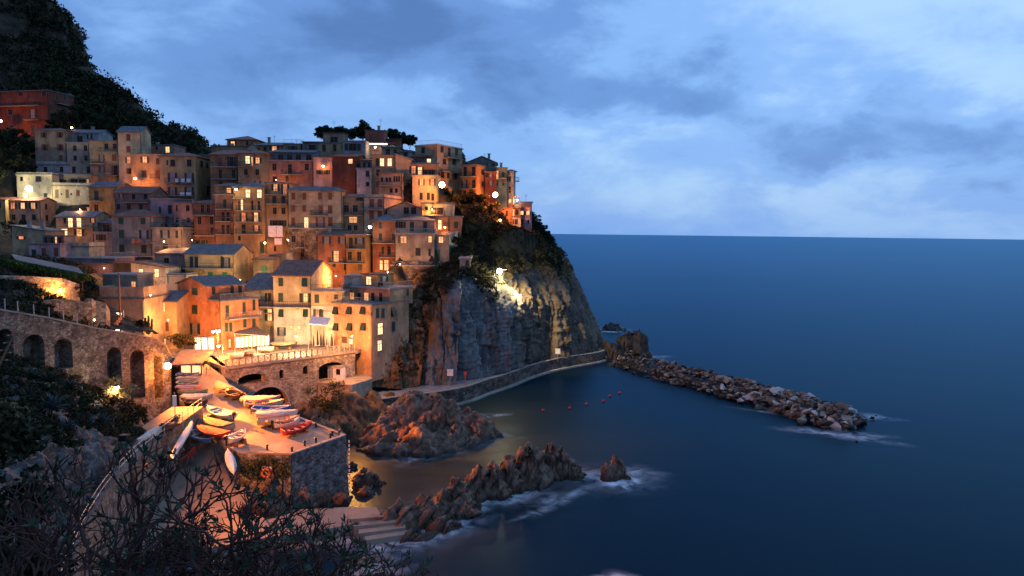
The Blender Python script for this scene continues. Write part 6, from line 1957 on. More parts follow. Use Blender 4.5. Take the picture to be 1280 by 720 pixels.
# ------------------------------------------------------------------ lamps
SOD, WARM, PALE, LANE = (1.0, .255, .03), (1.0, .60, .27), (1.0, .82, .50), (1.0, .37, .09)
BULB = {LANE: glow('sodium_bulb', (1.0, .62, .28), 40), SOD: glow('sodium_bulb', (1.0, .62, .28), 40), WARM: glow('warm_bulb', (1.0, .74, .42), 40), PALE: glow('pale_bulb', (1.0, .92, .70), 50)}


def point(parent, loc, W, col, r=.18):
    l = bpy.data.lights.new('lamp_light', 'POINT')
    l.energy = W
    l.color = col
    l.shadow_soft_size = r
    o = bpy.data.objects.new('lamp_light', l)
    COL.objects.link(o)
    o.parent = parent
    o.location = loc
    return o


def wall_lamp(label, px, py, Y, W, col=SOD, size=.22, ahead=1.0, down=.25):
    p = at(px, py, Y)
    t = tag(empty('wall_lamp', p), label, 'wall lamp', 'wall lamps on the village houses')
    MB().tube([(0, 1.0, .25), (0, .45, .5), (0, 0, .3)], .03, 6).build('bracket', IRON, t)
    MB().tube([(0, 0, .32), (0, 0, .12)], [size * .5, size * 1.2], 10).build('hood', IRON, t)
    MB().ball((0, 0, 0), size, 10, 7).build('bulb', BULB[col], t)
    point(t, (0, -ahead, -down), W, col)
    return t


def street_lamp(label, px, py_foot, py_head, Y, W, col=SOD, heads=1, foot=None):
    p = at(px, py_foot, Y)
    h = at(px, py_head, Y)[2] - p[2]
    t = tag(empty('street_lamp', p), label, 'street lamp', 'street lamps')
    MB().tube([(0, 0, -.4), (0, 0, .3), (0, 0, h)], [.11, .09, .06], 8).build('post', PALEIRON, t)
    MB().tube([(0, 0, h), (-.25, -.3, h + .15), (-.35, -.55, h + .1)], .045, 6).build('arm', PALEIRON, t)
    MB().box(-.55, -.15, -.95, -.45, h + .02, h + .16).build('hood', IRON, t)
    MB().ball((-.35, -.7, h - .08), .24, 10, 7, .7).build('bulb', BULB[col], t)
    point(t, (-.35, -.9, h - .45), W, col)
    return t


K = 1.0
fl = tag(empty('flood_lamp', at(211, 457, 84.5)), 'glaring floodlight bracketed on the right end of the arched wall', 'floodlight')
MB().tube([(-.9, .5, -.3), (-.3, .2, 0), (0, 0, 0)], .05, 6).build('bracket', IRON, fl)
MB().box(-.3, .3, -.1, .25, -.22, .3).build('housing', IRON, fl)
MB().ball((0, -.25, 0), .40, 12, 8).build('bulb', BULB[WARM], fl)
point(fl, (.9, -1.6, -.3), 2200 * K, SOD, .3)


def spot(parent, loc, target, W, col, size, blend=.5, r=.3):
    l = bpy.data.lights.new('flood_light', 'SPOT')
    l.energy, l.color, l.spot_size, l.spot_blend, l.shadow_soft_size = W, col, math.radians(size), blend, r
    o = bpy.data.objects.new('flood_light', l)
    COL.objects.link(o)
    o.parent = parent
    o.location = loc
    d = Vector(target) - (Vector(parent.location) + Vector(loc))
    o.rotation_euler = d.to_track_quat('-Z', 'Y').to_euler()
    return o


spot(fl, (.7, -.9, .1), QUAY(405, 552), 94000 * K, SOD, 66, 1.0)
spot(fl, (.7, -.9, .9), onz(300, 610, 2.5), 80000 * K, SOD, 60, 1.0)
spot(fl, (.9, -.9, .2), at(525, 545, 89), 230000 * K, SOD, 27, 1.0)
spot(fl, (.9, -.9, .3), at(360, 470, 103), 26000 * K, SOD, 60, 1.0)
sl1 = street_lamp('tall street lamp in front of the coral pink house, above the boats', 273.5, 477, 413, 101, 8000 * K, SOD)
spot(sl1, (-.2, -1.1, at(273, 413, 101)[2] - sl1.location.z - .4), QUAY(400, 556), 92000 * K, SOD, 46, 1.0)
street_lamp('lower street lamp head beside the tall one, at the restaurant door', 279, 462, 431, 105, 2600 * K, SOD)
wall_lamp('white-hot lamp flooding the cream flat-roofed house at upper left', 36, 236, 157.5, 3600 * K, PALE, .65, 1.6)
wall_lamp('lamp at the left picture edge on the dark red hillside house', 1, 151, 186, 1800 * K, SOD, .35, 1.4)
wall_lamp('lamp in the alley at the foot of the cream tower house', 169, 223, 164, 1900 * K, SOD, .3, 1.0)
wall_lamp('starry lamp on the low slate-roofed room in the middle of the village', 295, 236.5, 145, 420 * K, WARM, .24, 1.0)
wall_lamp('lamp over the green door of the tall ochre house', 331, 303.5, 144.5, 520 * K, SOD, .2, .9)
wall_lamp('lamp on the corner pole by the cream-orange lane house', 187, 369, 108, 420 * K, SOD, .2, .8)
wall_lamp('pale lamp on the small balcony between the brick red and the dim ochre house', 462.5, 283.5, 138.5, 380 * K, PALE, .3, .8)
wall_lamp('glaring lamp between the cream house and the orange balconied house', 552.5, 231, 152, 7500 * K, SOD, .65, 1.4)
wall_lamp('glaring lamp at the foot of the narrow green house over the scrub', 619, 243.5, 161, 6500 * K, SOD, .6, 1.2)
wall_lamp('small lamp at the left corner of the rosy headland house', 625.3, 275, 161.5, 1700 * K, SOD, .25, .9)
wall_lamp('lamp inside the glowing open terrace of the small white house', 404, 207.5, 160.6, 260 * K, SOD, .24, .4)
wall_lamp('bright lamp on the front of the coral pink house', 273, 413.5, 109.4, 500 * K, WARM, .28, .8)
wall_lamp('lamp under the white lit pavilion at the crest', 469, 184, 172, 350 * K, WARM, .2, .7)
wall_lamp('lamp inside the arched passage of the orange house', 556, 284, 143.8, 260 * K, SOD, .16, .6)
wall_lamp('dim lamp under the trees right of the dark red hillside house', 89.5, 159.5, 178, 160 * K, SOD, .25, .8)
# unseen bulbs down the lanes: their housings hide behind the roofs, their light climbs the fronts
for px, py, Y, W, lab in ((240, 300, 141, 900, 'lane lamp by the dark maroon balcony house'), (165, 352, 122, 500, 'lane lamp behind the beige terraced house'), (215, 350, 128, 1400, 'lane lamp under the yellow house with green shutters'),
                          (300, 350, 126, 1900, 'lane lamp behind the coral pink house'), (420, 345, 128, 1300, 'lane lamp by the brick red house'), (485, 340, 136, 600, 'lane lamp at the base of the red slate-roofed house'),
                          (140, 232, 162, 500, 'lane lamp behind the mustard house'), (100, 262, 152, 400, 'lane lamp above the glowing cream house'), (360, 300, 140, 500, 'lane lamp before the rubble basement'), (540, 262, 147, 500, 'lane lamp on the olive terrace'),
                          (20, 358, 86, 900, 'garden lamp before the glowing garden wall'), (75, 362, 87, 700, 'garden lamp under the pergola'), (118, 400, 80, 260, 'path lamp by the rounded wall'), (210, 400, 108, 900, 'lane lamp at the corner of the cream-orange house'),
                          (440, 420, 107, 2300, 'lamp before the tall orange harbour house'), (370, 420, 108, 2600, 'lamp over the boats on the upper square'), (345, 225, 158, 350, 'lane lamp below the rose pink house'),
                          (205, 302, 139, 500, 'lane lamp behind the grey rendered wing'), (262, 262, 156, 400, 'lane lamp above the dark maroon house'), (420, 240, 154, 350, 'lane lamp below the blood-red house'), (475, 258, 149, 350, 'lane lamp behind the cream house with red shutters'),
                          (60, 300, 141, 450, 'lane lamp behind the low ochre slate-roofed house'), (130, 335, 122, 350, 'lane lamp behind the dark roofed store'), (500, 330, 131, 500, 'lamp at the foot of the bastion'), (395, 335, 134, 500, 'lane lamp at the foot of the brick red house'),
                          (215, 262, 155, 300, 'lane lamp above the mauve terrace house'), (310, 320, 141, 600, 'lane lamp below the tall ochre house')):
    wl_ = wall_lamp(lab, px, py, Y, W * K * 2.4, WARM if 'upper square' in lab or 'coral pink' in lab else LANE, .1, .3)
    if lab.startswith('lamp before the tall orange'):     # the flood over the inlet, onto the rocks and the lower landing
        spot(wl_, (.3, -.6, -.2), onz(460, 640, 1.5), 24000 * K, SOD, 60, .9)
# the cliff lamp
cp_ = at(624.5, 340, 138.5)
clp = tag(empty('cliff_lamp', cp_), 'pale greenish-white lamp on the scrubby cliff edge', 'street lamp', 'street lamps')
MB().tube([(0, .4, -2.6), (0, .3, .4), (1.4, -1.8, .6)], .05, 6).build('post', PALEIRON, clp)
MB().box(-.2, .2, -.7, -.2, .36, .5).build('hood', IRON, clp)
MB().ball((0, -.45, .15), .55, 12, 8).build('bulb', BULB[PALE], clp)
point(clp, (.8, -1.8, -.3), 4500 * K, (1.0, .80, .42), .3)
spot(clp, (2.0, -3.0, -.2), at(684, 415, 150), 42000 * K, (1.0, .70, .32), 70, 1.0)
# a hooded lamp on the walkway, behind the bare branches: it lights the slipway, the ledges and the landing
wq_ = onz(150, 590, 8.9)
pth = tag(empty('path_lamp', wq_), 'hooded lamp post on the walkway behind the bare branches, shining down on the slipway', 'street lamp', 'street lamps')
MB().tube([(0, 0, -.3), (0, 0, 3.0), (.4, .2, 3.2)], [.07, .06, .04], 6).build('post', IRON, pth)
MB().box(.1, .8, -.2, .4, 3.12, 3.3).box(.1, .14, -.2, .4, 2.75, 3.12).box(.14, .8, -.2, -.16, 2.75, 3.12).build('hood', IRON, pth)
MB().ball((.45, .12, 3.0), .1, 8, 6).build('bulb', BULB[SOD], pth)
spot(pth, (1.0, .3, 2.85), onz(375, 622, 2), 17000 * K, SOD, 88, .9)
# the lit thicket by the arched wall
tl = wall_lamp('lamp buried in the blazing thicket under the arched wall', 146, 484, 72.5, 520 * K, WARM, .2, .5)
FT = np.array([at(x, y, Y) for x, y, Y in ((138, 478, 74), (143, 486, 73.5), (148, 492, 73), (153, 496, 73), (146, 478, 74), (158, 490, 74), (165, 487, 75.5), (140, 490, 72.5))])
tag(link('thicket', fast_mesh('thicket', *leaf_cloud(FT, .75, 160, .11, 61, elong=2.2)), leafmat('pale_thicket', (.12, .09, .045), (.32, .26, .13))), 'pale leafy thicket blazing in lamp light under the arched wall', 'shrub')
# the lit pavilion strip at the crest
pv = tag(empty('pavilion', at(471, 186, 174)), 'flat pavilion with a white fluorescent strip glowing along its front, at the crest', 'pavilion')
zt_ = at(471, 180, 174)[2] - at(471, 186, 174)[2]
for x in (-2.6, 2.6): MB().tube([(x, 0, -2), (x, 0, zt_)], .08, 6).build('post', IRON, pv)
MB().box(-3.0, 4.4, -.3, 3, zt_ + .1, zt_ + .3).build('roof', DARKR, pv)
MB().box(-2.7, 2.6, -.25, -.05, zt_ - .12, zt_ + .095).build('light_strip', glow('fluorescent', (1, .93, .82), 9), pv)
MB().box(-2.8, 4.2, 2.6, 2.8, -2, zt_ + .09).build('rear_wall', plaster(rose), pv)
# canopy lights at the headland tip
cn = tag(empty('canopy', at(640, 245, 168.5)), 'little white lit canopy beside the pale narrow end house', 'canopy')
MB().add([(-.6, 0, 0), (1.9, 0, -.3), (1.9, 2, -.3), (-.6, 2, 0), (-.6, 0, .25), (1.9, 0, -.05), (1.9, 2, -.05), (-.6, 2, .25)], [(3, 2, 1, 0), (4, 5, 6, 7), (0, 1, 5, 4), (1, 2, 6, 5), (2, 3, 7, 6), (3, 0, 4, 7)]).build('cover', WHITE, cn)
for x in (-.4, 1.7): MB().tube([(x, .2, -.2), (x, .2, -2.6)], .05, 6).build('post', IRON, cn)
wall_lamp('tiny lamp under the white canopy at the headland tip', 646.5, 250, 168, 200 * K, WARM, .2, .3)

# ------------------------------------------------------------------ boats
BOATN = [0]


def boat(label, pa, pb, wid, hull, trim, inside=WOOD, cover=None, ground=QUAY, lift=.10, hgt=.68, blunt=True, group='boats drawn up at the harbour', roll=0.0, name='rowing_boat', flip=False):
    A, B = ground(*pa), ground(*pb)          # stern and bow on the ground
    d = B - A
    L = float(np.linalg.norm(d))
    root = tag(empty(name, (A + B) / 2 + np.array([0, 0, lift])), label, 'boat', group)
    root.rotation_euler = (roll + (PI if flip else 0), -math.atan2(d[2], math.hypot(d[0], d[1])), math.atan2(d[1], d[0]))
    if flip: root.location.z += hgt
    ns, nc = 15, 7
    ts = np.linspace(0, 1, ns)
    beam = wid / 2 * (np.sin(np.pi * (ts * .80 + .20)) ** .62 if blunt else np.sin(np.pi * np.clip(ts, .012, .988)) ** .6)
    beam[-1] = .03
    sheer = hgt * (.80 + .34 * (2 * ts - .9) ** 2)
    keel = hgt * .12 * (2 * ts - 1) ** 4 + np.where(ts > .85, (ts - .85) * hgt * 2.2, 0)
    V, F = [], []
    for i in range(ns):
        for k in range(nc * 2 - 1):
            q = (k - nc + 1) / (nc - 1)
            a = abs(q)
            y = beam[i] * math.copysign(a ** .62, q) if a > 0 else 0
            z = keel[i] + (sheer[i] - keel[i]) * a ** 1.7
            V.append(((ts[i] - .5) * L + (.04 * L * a * (i == ns - 1)), y, z))
    m_ = nc * 2 - 1
    for i in range(ns - 1):
        for k in range(m_ - 1): F.append((i * m_ + k, (i + 1) * m_ + k, (i + 1) * m_ + k + 1, i * m_ + k + 1))
    F.append(tuple(range(m_)))
    MB().add(V, F).build('hull', hull, root, True)
    g = MB()
    for s in (-1, 1):
        g.tube([((ts[i] - .5) * L, s * beam[i], sheer[i]) for i in range(ns)], .05, 6)
    g.tube([(-.5 * L, -beam[0], sheer[0]), (-.5 * L, beam[0], sheer[0])], .05, 6)
    g.tube([(.5 * L, 0, keel[-1]), (.53 * L, 0, sheer[-1] + .12)], .045, 6)
    g.build('gunwale', trim, root)
    fz = .42
    V = []
    for i in range(ns):
        z = keel[i] + (sheer[i] - keel[i]) * fz
        b_ = beam[i] * (fz ** (1 / 1.7)) ** .62 * .97
        V += [((ts[i] - .5) * L, -b_, z), ((ts[i] - .5) * L, b_, z)]
    f = MB().add(V, [(i * 2, i * 2 + 2, i * 2 + 3, i * 2 + 1) for i in range(ns - 1)])
    f.build('floor', inside, root)
    if cover is None and not flip:
        for q in (.22, .48, .72):
            i = int(q * (ns - 1))
            MB().box((q - .5) * L - .13, (q - .5) * L + .13, -beam[i] * .93, beam[i] * .93, sheer[i] - .16, sheer[i] - .11).build('thwart', inside, root)
        x0, x1 = (.80 - .5) * L, .47 * L
        MB().add([(x0, -beam[12] * .9, sheer[12] - .03), (x0, beam[12] * .9, sheer[12] - .03), (x1, .02, sheer[-1] - .04), (x1, -.02, sheer[-1] - .04), (x0, 0, sheer[12] + .05)],
                 [(0, 4, 3), (4, 1, 2), (4, 2, 3)]).build('foredeck', hull, root)
    elif cover is not None:
        V = []
        for i in range(ns):
            rz = sheer[i] + .30 * math.sin(PI * ts[i]) + .03 * math.sin(i * 2.4)
            V += [((ts[i] - .5) * L, -beam[i] * 1.07, sheer[i] - .16), ((ts[i] - .5) * L, -beam[i] * .98, sheer[i] + .05), ((ts[i] - .5) * L, -beam[i] * .4, rz * .97), ((ts[i] - .5) * L, 0, rz + .03), ((ts[i] - .5) * L, beam[i] * .4, rz * .97),
                  ((ts[i] - .5) * L, beam[i] * .98, sheer[i] + .05), ((ts[i] - .5) * L, beam[i] * 1.07, sheer[i] - .16)]
        F = [(i * 7 + k, i * 7 + 7 + k, i * 7 + 8 + k, i * 7 + 1 + k) for i in range(ns - 1) for k in range(6)] + [tuple(range(7))]
        MB().add(V, F).build('cover', cover, root, True)
    if not flip:
        c = MB()
        for q in (-.25, .25): c.box(q * L - .07, q * L + .07, -wid * .42, wid * .42, -lift - .05, .06)
        c.build('chock', WOOD, root)
    if blunt and not flip and BOATN[0] % 3 == 1:
        o = MB().box(-.5 * L - .38, -.5 * L - .04, -.13, .13, sheer[0] - .1, sheer[0] + .32).box(-.5 * L - .26, -.5 * L - .14, -.05, .05, -.1, sheer[0] - .1)
        o.build('outboard_motor', IRON, root)
    BOATN[0] += 1
    return root


P_ = lambda n, c: flat('boat_' + n, c, .45)
CRM, WHT, BLU, GRN, REDB, PNK, ORG, DKB, TURQ = P_('cream', (.56, .48, .34)), P_('white', (.68, .67, .64)), P_('blue', (.035, .11, .40)), P_('green', (.12, .22, .14)), P_('red', (.42, .03, .025)), P_('pink', (.55, .16, .15)), P_('orange', (.50, .22, .07)), P_('dark', (.045, .04, .04)), P_('light_blue', (.10, .28, .52))
TARP = {k: flat('tarp_' + k, c, .8) for k, c in dict(pink=(.45, .26, .26), green=(.14, .17, .09), blue=(.04, .10, .32), white=(.55, .53, .48), tan=(.36, .28, .17), red=(.40, .035, .03), dark=(.05, .05, .06)).items()}
# the rank along the wall (bows to the right), rear to front
boat('blue-rimmed cream boat at the back of the rank along the wall, under the red shed', (222, 473.5), (248, 473.5), 1.5, CRM, BLU)
boat('cream boat second from the back in the rank along the wall', (222, 479), (248, 479.5), 1.5, CRM, CRM, cover=TARP['tan'])
boat('grey-green boat third from the back in the rank along the wall', (222, 484.5), (248, 484.5), 1.5, GRN, CRM)
boat('pinkish red covered boat in the middle of the rank along the wall', (221, 490), (251, 490), 1.5, PNK, PNK, cover=TARP['pink'])
boat('dark green boat in front of the pinkish red one in the rank along the wall', (224, 495.5), (259, 495.5), 1.5, GRN, DKB, cover=TARP['green'])
boat('long cream hull next to the front of the rank along the wall', (228, 501.5), (265, 501), 1.5, CRM, CRM, cover=TARP['white'])
boat('dark wooden boat at the front of the rank along the wall', (232, 508.5), (259, 508), 1.4, DKB, WOOD)
# the middle group
boat('white rowing boat with blue rim in the middle of the paved boat square', (291, 531), (260, 521), 2.0, WHT, CRM, TURQ, lift=.55)
boat('moss-green covered boat tucked under the white boat with blue rim', (287, 539), (255, 531), 1.9, CRM, GRN, cover=TARP['green'], lift=.1)
boat('bright red covered boat beside the top of the slipway', (282, 550), (247, 541), 1.9, REDB, REDB, cover=TARP['red'])
SLP = lambda px, py: onz(px, py, 6.7 - (py - 545) * .065)
boat('light blue boat with white deck tipped on the slipway head', (237, 551), (262, 562), 1.9, TURQ, WHT, CRM, ground=SLP, lift=.5, roll=-.15)
boat('brown and red rowing boat low on the shadowed slipway', (216, 585), (247, 568), 1.8, REDB, WOOD, P_('oxide', (.22, .09, .06)), ground=SLP, lift=.25)
boat('long narrow white hull leaning upright along the slipway wall', (217, 578), (243, 535), .8, WHT, WHT, WHT, ground=lambda x, y: onz(x, y, 8.3), hgt=.42, blunt=False, lift=.3, name='canoe', roll=-.6, cover=TARP['white'])
boat('white rowing boat on the left edge of the boat square above the planted wall', (285, 560), (307, 550), 1.7, WHT, WHT, CRM, lift=.4)
boat('upturned white slender hull hanging at the quay edge by the slipway', (285, 566), (293, 594), .9, WHT, WHT, WHT, ground=lambda x, y: onz(x, y, 6.6 - (y - 566) * .06), hgt=.4, blunt=False, name='canoe', flip=True)
# the rank on the water side, rear to front
boat('striped cream wooden boat under the street lamp at the head of the water side rank', (284, 493), (271, 483), 1.8, CRM, WOOD, cover=TARP['tan'])
boat('orange-brown varnished boat second in the water side rank', (301, 501), (283, 493), 1.8, P_('varnish', (.30, .13, .05)), ORG)
boat('boat under a dusty pink tarpaulin on the water side', (302, 504.5), (349, 503.5), 2.1, CRM, PNK, cover=TARP['pink'])
boat('cream boat right in front of the pink tarpaulin boat', (306, 510), (353, 508.5), 1.7, CRM, CRM)
boat('white boat with bright blue inside and cover on the water side', (316, 517), (362, 516), 1.8, BLU, WHT, BLU)
boat('white boat with a dark blue bundle on deck, before the blue boat', (320, 524), (371, 521.5), 1.8, WHT, CRM, cover=TARP['white'])
boat('cream and orange motor boat before the white one with the bundle', (322, 533.5), (373, 529), 2.0, CRM, ORG, ORG)
boat('white rowing boat close behind the bright red open boat', (343, 537), (374, 531.5), 1.7, WHT, CRM, PNK)
boat('bright red open rowing boat nearest the quay corner', (354, 546.5), (389, 536.5), 1.7, REDB, REDB, P_('dusty', (.35, .2, .15)))
# the upper square
UPS = lambda px, py: onz(px, py, ZP)
boat('boat under a green and tan tarpaulin behind the bridge railing', (340, 437), (371, 437), 2.0, DKB, WOOD, cover=TARP['tan'], ground=UPS, lift=.5)
boat('white tarpaulin-covered boat heaped beside the restaurant terrace', (322, 441), (342, 440), 1.9, CRM, CRM, cover=TARP['white'], ground=UPS)
boat('white covered boat at the left end of the bridge railing', (287, 449), (305, 447), 1.8, WHT, CRM, cover=TARP['white'], ground=UPS)
boat('white and red boat in front of the white house wall', (362, 424), (378, 424), 1.7, WHT, REDB, PNK, ground=UPS)
boat('green boat beside the closed parasols on the upper square', (378, 428), (396, 427), 1.8, GRN, WHT, cover=TARP['green'], ground=UPS)
boat('brown covered boat between the white tarpaulins on the upper square', (303, 446), (318, 444), 1.7, P_('varnish', (.3, .13, .05)), WOOD, cover=TARP['tan'], ground=UPS)
WLK = lambda px, py: onz(px, py, 8.85)
boat('pale long hull lying on the lit walkway beside the railing', (172, 557), (206, 537), .9, CRM, CRM, CRM, ground=WLK, hgt=.45, blunt=False, name='canoe', cover=TARP['white'])
boat('reddish small boat behind the railing near the sign post', (205, 541), (224, 528), 1.3, P_('oxide', (.22, .09, .06)), WOOD, ground=WLK)

# ------------------------------------------------------------------ things on the square
sg = tag(empty('sign_post', onz(219, 524, 8.85)), 'narrow white notice sign on a pole behind the walkway railing', 'sign')
MB().tube([(0, 0, 0), (0, 0, 3.0)], .05, 6).build('pole', PALEIRON, sg)
MB().box(-.22, .22, -.07, -.03, 1.4, 2.7).build('board', WHITE, sg)
for x, y, Y, l in ((563, 465, 122.2, 'bluish white notice board on the slate cliff foot above the promenade'), (697, 438.5, 149, 'small white notice board on the brown cliff foot near the promenade end')):
    p = at(x, y, Y)
    s_ = tag(empty('notice_board', p), l, 'sign', None)
    MB().box(-.55, .55, -.6, -.5, -.6, .6).build('board', WHITE, s_)
    MB().tube([(0, -.45, -2.4), (0, -.45, .5)], .05, 6).build('post', PALEIRON, s_)
p = at(582, 470, 123)
s_ = tag(empty('red_marker', p), 'slim orange-red marker post at the foot of the slate cliff', 'marker post')
MB().tube([(0, -.8, -2), (0, -.8, .3)], .09, 8).build('post', flat('orange_red', (.6, .06, .02)), s_)
MB().box(-.22, .22, -.95, -.65, .3, .95).build('head', flat('orange_red', (.6, .06, .02)), s_)
p = onz(334, 590, 4.6)
lb = tag(empty('life_ring', p), 'orange life ring hanging below the planted quay wall', 'life ring')
t_ = MB()
ring = [(.42 * math.cos(a), -.3, .42 * math.sin(a)) for a in np.linspace(0, 2 * PI, 19)]
t_.tube(ring, .14, 8, False).build('ring', flat('ring_orange', (.62, .15, .05)), lb)
MB().box(-.5, .5, -.12, 0, -.6, .6).build('backboard', WHITE, lb)
# power pole and glowing banner door
pp = at(151, 416, 101)
pl = tag(empty('power_pole', pp), 'wooden power pole with a stay cable in front of the beige terraced house', 'power pole')
hh_ = at(149, 341, 101)[2] - pp[2]
MB().tube([(0, 0, -1), (0, 0, hh_)], [.16, .11], 8).build('pole', WOOD, pl)
MB().box(-.5, .5, -.06, .06, hh_ - .5, hh_ - .38).build('crossarm', WOOD, pl)
w = MB()
w.tube([(0, 0, hh_ - .3), (1.9, 0, hh_ * .45)], .025, 4)
for e in ((-6.2, 4, -.2), (16, 30, .5)):
    w.tube([(e[0] * q, e[1] * q, hh_ - .4 + e[2] * q - 1.0 * math.sin(PI * q)) for q in np.linspace(0, 1, 9)], .02, 4)
w.build('cable', IRON, pl)
dp = at(147, 415, 102.5)
dr = tag(empty('lit_doorway', dp), 'tall doorway blazing white light beside the power pole', 'doorway')
dh = at(147, 391, 102.5)[2] - dp[2]
MB().box(-.75, .75, 0, .1, 0, dh).build('panel', glow('bright_doorway', (1, .72, .40), 3.5, .3), dr)
MB().box(-1.0, -.76, -.1, .15, -.5, dh + .2).box(.76, 1.0, -.1, .15, -.5, dh + .2).box(-1.0, 1.0, -.1, .15, dh + .201, dh + .4).build('surround', CONC, dr)
point(dr, (0, -1.6, dh * .6), 420, WARM)
# red-framed shed with the low brown roof
sp = QUAY(236, 471)
sh = tag(empty('boat_shed', sp), 'low shed with slanting brown roof, red frame and glowing front, beside the flood lamp', 'shed')
x0 = at(223, 465, sp[1])[0] - sp[0]; x1 = at(250, 465, sp[1])[0] - sp[0]
zt_ = at(240, 456.5, sp[1])[2] - sp[2]
MB().box(x0, x1, .7, .8, .3, zt_ - .2).build('lit_front', glow('shed_front', (1, .62, .28), 1.6, .4), sh)
for x in (x0, x1 - .1, (x0 + x1) / 2):
    MB().box(x, x + .14, .45, .62, 0, zt_).build('post', flat('red_frame', (.42, .06, .03)), sh)
MB().box(x0 - .1, x1 + .1, .42, .64, zt_, zt_ + .2).build('beam', flat('red_frame', (.42, .06, .03)), sh)
c1, c2, c3, c4 = [np.array(v) - sp for v in (at(214, 458, sp[1] - .3), at(252, 455.5, sp[1] - .3), at(268, 438, sp[1] + 10), at(226, 438.5, sp[1] + 10))]
q = [c1, c2, c3, c4]
MB().add([tuple(v) for v in q] + [(v[0], v[1], v[2] + .2) for v in q], [(3, 2, 1, 0), (4, 5, 6, 7), (0, 1, 5, 4), (1, 2, 6, 5), (2, 3, 7, 6), (3, 0, 4, 7)]).build('roof', tiles('shed_roof', (.16, .10, .07), (.30, .20, .14)), sh)
rl = MB()
for k in range(9):
    rl.tube([(x1 + .5 + k * .12, 1 + k * .9, .1), (x1 + .5 + k * .12, 1 + k * .9, 1.3 + .15 * (k % 2))], .05, 5)
rl.build('side_rack', IRON, sh)
# restaurant awning and its glowing front
A1, A2, A3, A4 = at(292, 417.5, 109.2), at(335.5, 420.5, 111.5), at(321.5, 408.5, 116.4), at(294, 415, 111.6)
aw = tag(empty('restaurant_awning', A1), 'wide brown restaurant awning on the right side of the coral pink house', 'awning')
q = [np.array(v) - A1 for v in (A1, A2, A3, A4)]
rel(MB().add([tuple(v + A1) for v in q] + [tuple(v + A1 + np.array([0, 0, .1])) for v in q], [(3, 2, 1, 0), (4, 5, 6, 7), (0, 1, 5, 4), (1, 2, 6, 5), (2, 3, 7, 6), (3, 0, 4, 7)]).build('canvas', flat('awning_canvas', (.26, .17, .115), .9), aw), aw)
for q in (.03, .5, .97):
    a = A1 * (1 - q) + A2 * q
    rel(MB().tube([a, (a[0], a[1], ZP)], .05, 6).build('post', PALEIRON, aw), aw)
g0, g1 = at(295, 432, 110.6), at(336, 428, 113.6)
rf = tag(empty('glass_shopfront', (g0[0], g0[1], ZP)), 'glass restaurant front glowing white under the brown awning', 'shop front')
n_ = 8
for k in range(n_):
    a, b = g0 + (g1 - g0) * (k + .06) / n_, g0 + (g1 - g0) * (k + .94) / n_
    ztp = ZP + 2.25
    rel(MB().add([(a[0], a[1], ZP + .55), (b[0], b[1], ZP + .55), (b[0], b[1], ztp), (a[0], a[1], ztp), (a[0] + .05, a[1] + .1, ZP + .55), (b[0] + .05, b[1] + .1, ZP + .55), (b[0] + .05, b[1] + .1, ztp), (a[0] + .05, a[1] + .1, ztp)],
                 [(0, 1, 2, 3), (4, 7, 6, 5), (0, 4, 5, 1), (3, 2, 6, 7), (1, 5, 6, 2), (0, 3, 7, 4)]).build('pane', glow('restaurant_glass', (1, .74, .42), 2.6, .4), rf), rf)
    a = g0 + (g1 - g0) * k / n_
    rel(MB().box(a[0] - .06, a[0] + .06, a[1] - .1, a[1] + .08, ZP, ztp + .2).build('mullion', WOOD, rf), rf)
point(rf, (3.0, -2.2, 1.8), 2200, WARM)
df = tag(empty('shop_door', (at(258, 433, 110.2)[0], 110.4, ZP)), 'blazing shop door on the left face of the coral pink house, behind the street lamp', 'doorway')
for k, x in enumerate((-1.1, 0, 1.1)):
    MB().box(x - .42, x + .42, -.9, -.8, .2, 2.3).build('pane', glow('shop_glass', (1, .72, .38), 3.0, .4), df)
MB().box(-1.75, 1.75, -1.6, -.6, 2.45, 2.6).build('canopy', WOOD, df)
MB().box(-1.75, -1.6, -.95, -.7, 0, 2.45).box(1.6, 1.75, -.95, -.7, 0, 2.45).build('frame', WOOD, df)
# closed parasols and the pale awning by the orange house
for i, (x, y) in enumerate(((392, 436), (397, 435), (401, 436), (404.5, 436.5), (409, 435), (415, 438))):
    p = onz(x, y, ZP)
    t = tag(empty('closed_parasol', p), 'tall dark closed parasol on the upper square beside the bridge railing', 'parasol', 'closed parasols on the upper square')
    h = (2.1, 3.0, 2.2, 2.2, 1.9, 2.6)[i]
    MB().tube([(0, 0, 0), (0, 0, h + .2)], .035, 6).build('pole', WOOD, t)
    MB().tube([(0, 0, .5), (0, 0, .75), (0, 0, h * .8), (0, 0, h + .1)], [.17, .2, .13, .04], 8).build('canopy', flat('parasol_cloth', (.03, .035, .04), .9), t)
    MB().tube([(0, 0, 0), (0, 0, .1)], .25, 10).build('base', CONC, t)
for o, l in zip([o for o in COL.objects if o.name.startswith('closed_parasol')], ('leftmost short closed parasol next to the green boat', 'tallest closed parasol of the dark cluster on the upper square', 'closed parasol right beside the tallest one',
                'closed parasol in the middle of the dark cluster', 'short closed parasol ending the dark cluster', 'closed parasol standing apart before the tall orange harbour house')): o['label'] = l
A1, A2 = at(385, 405, 112), at(409, 407, 112)
pa = tag(empty('pale_awning', A1), 'small white awning over the doors of the white-based house in the harbour row', 'awning')
q = [A1, A2, A2 + np.array([-.1, 2.6, .9]), A1 + np.array([-.1, 2.6, .9])]
rel(MB().add([tuple(v) for v in q] + [tuple(v + np.array([0, 0, .08])) for v in q], [(3, 2, 1, 0), (4, 5, 6, 7), (0, 1, 5, 4), (1, 2, 6, 5), (2, 3, 7, 6), (3, 0, 4, 7)]).build('canvas', WHITE, pa), pa)
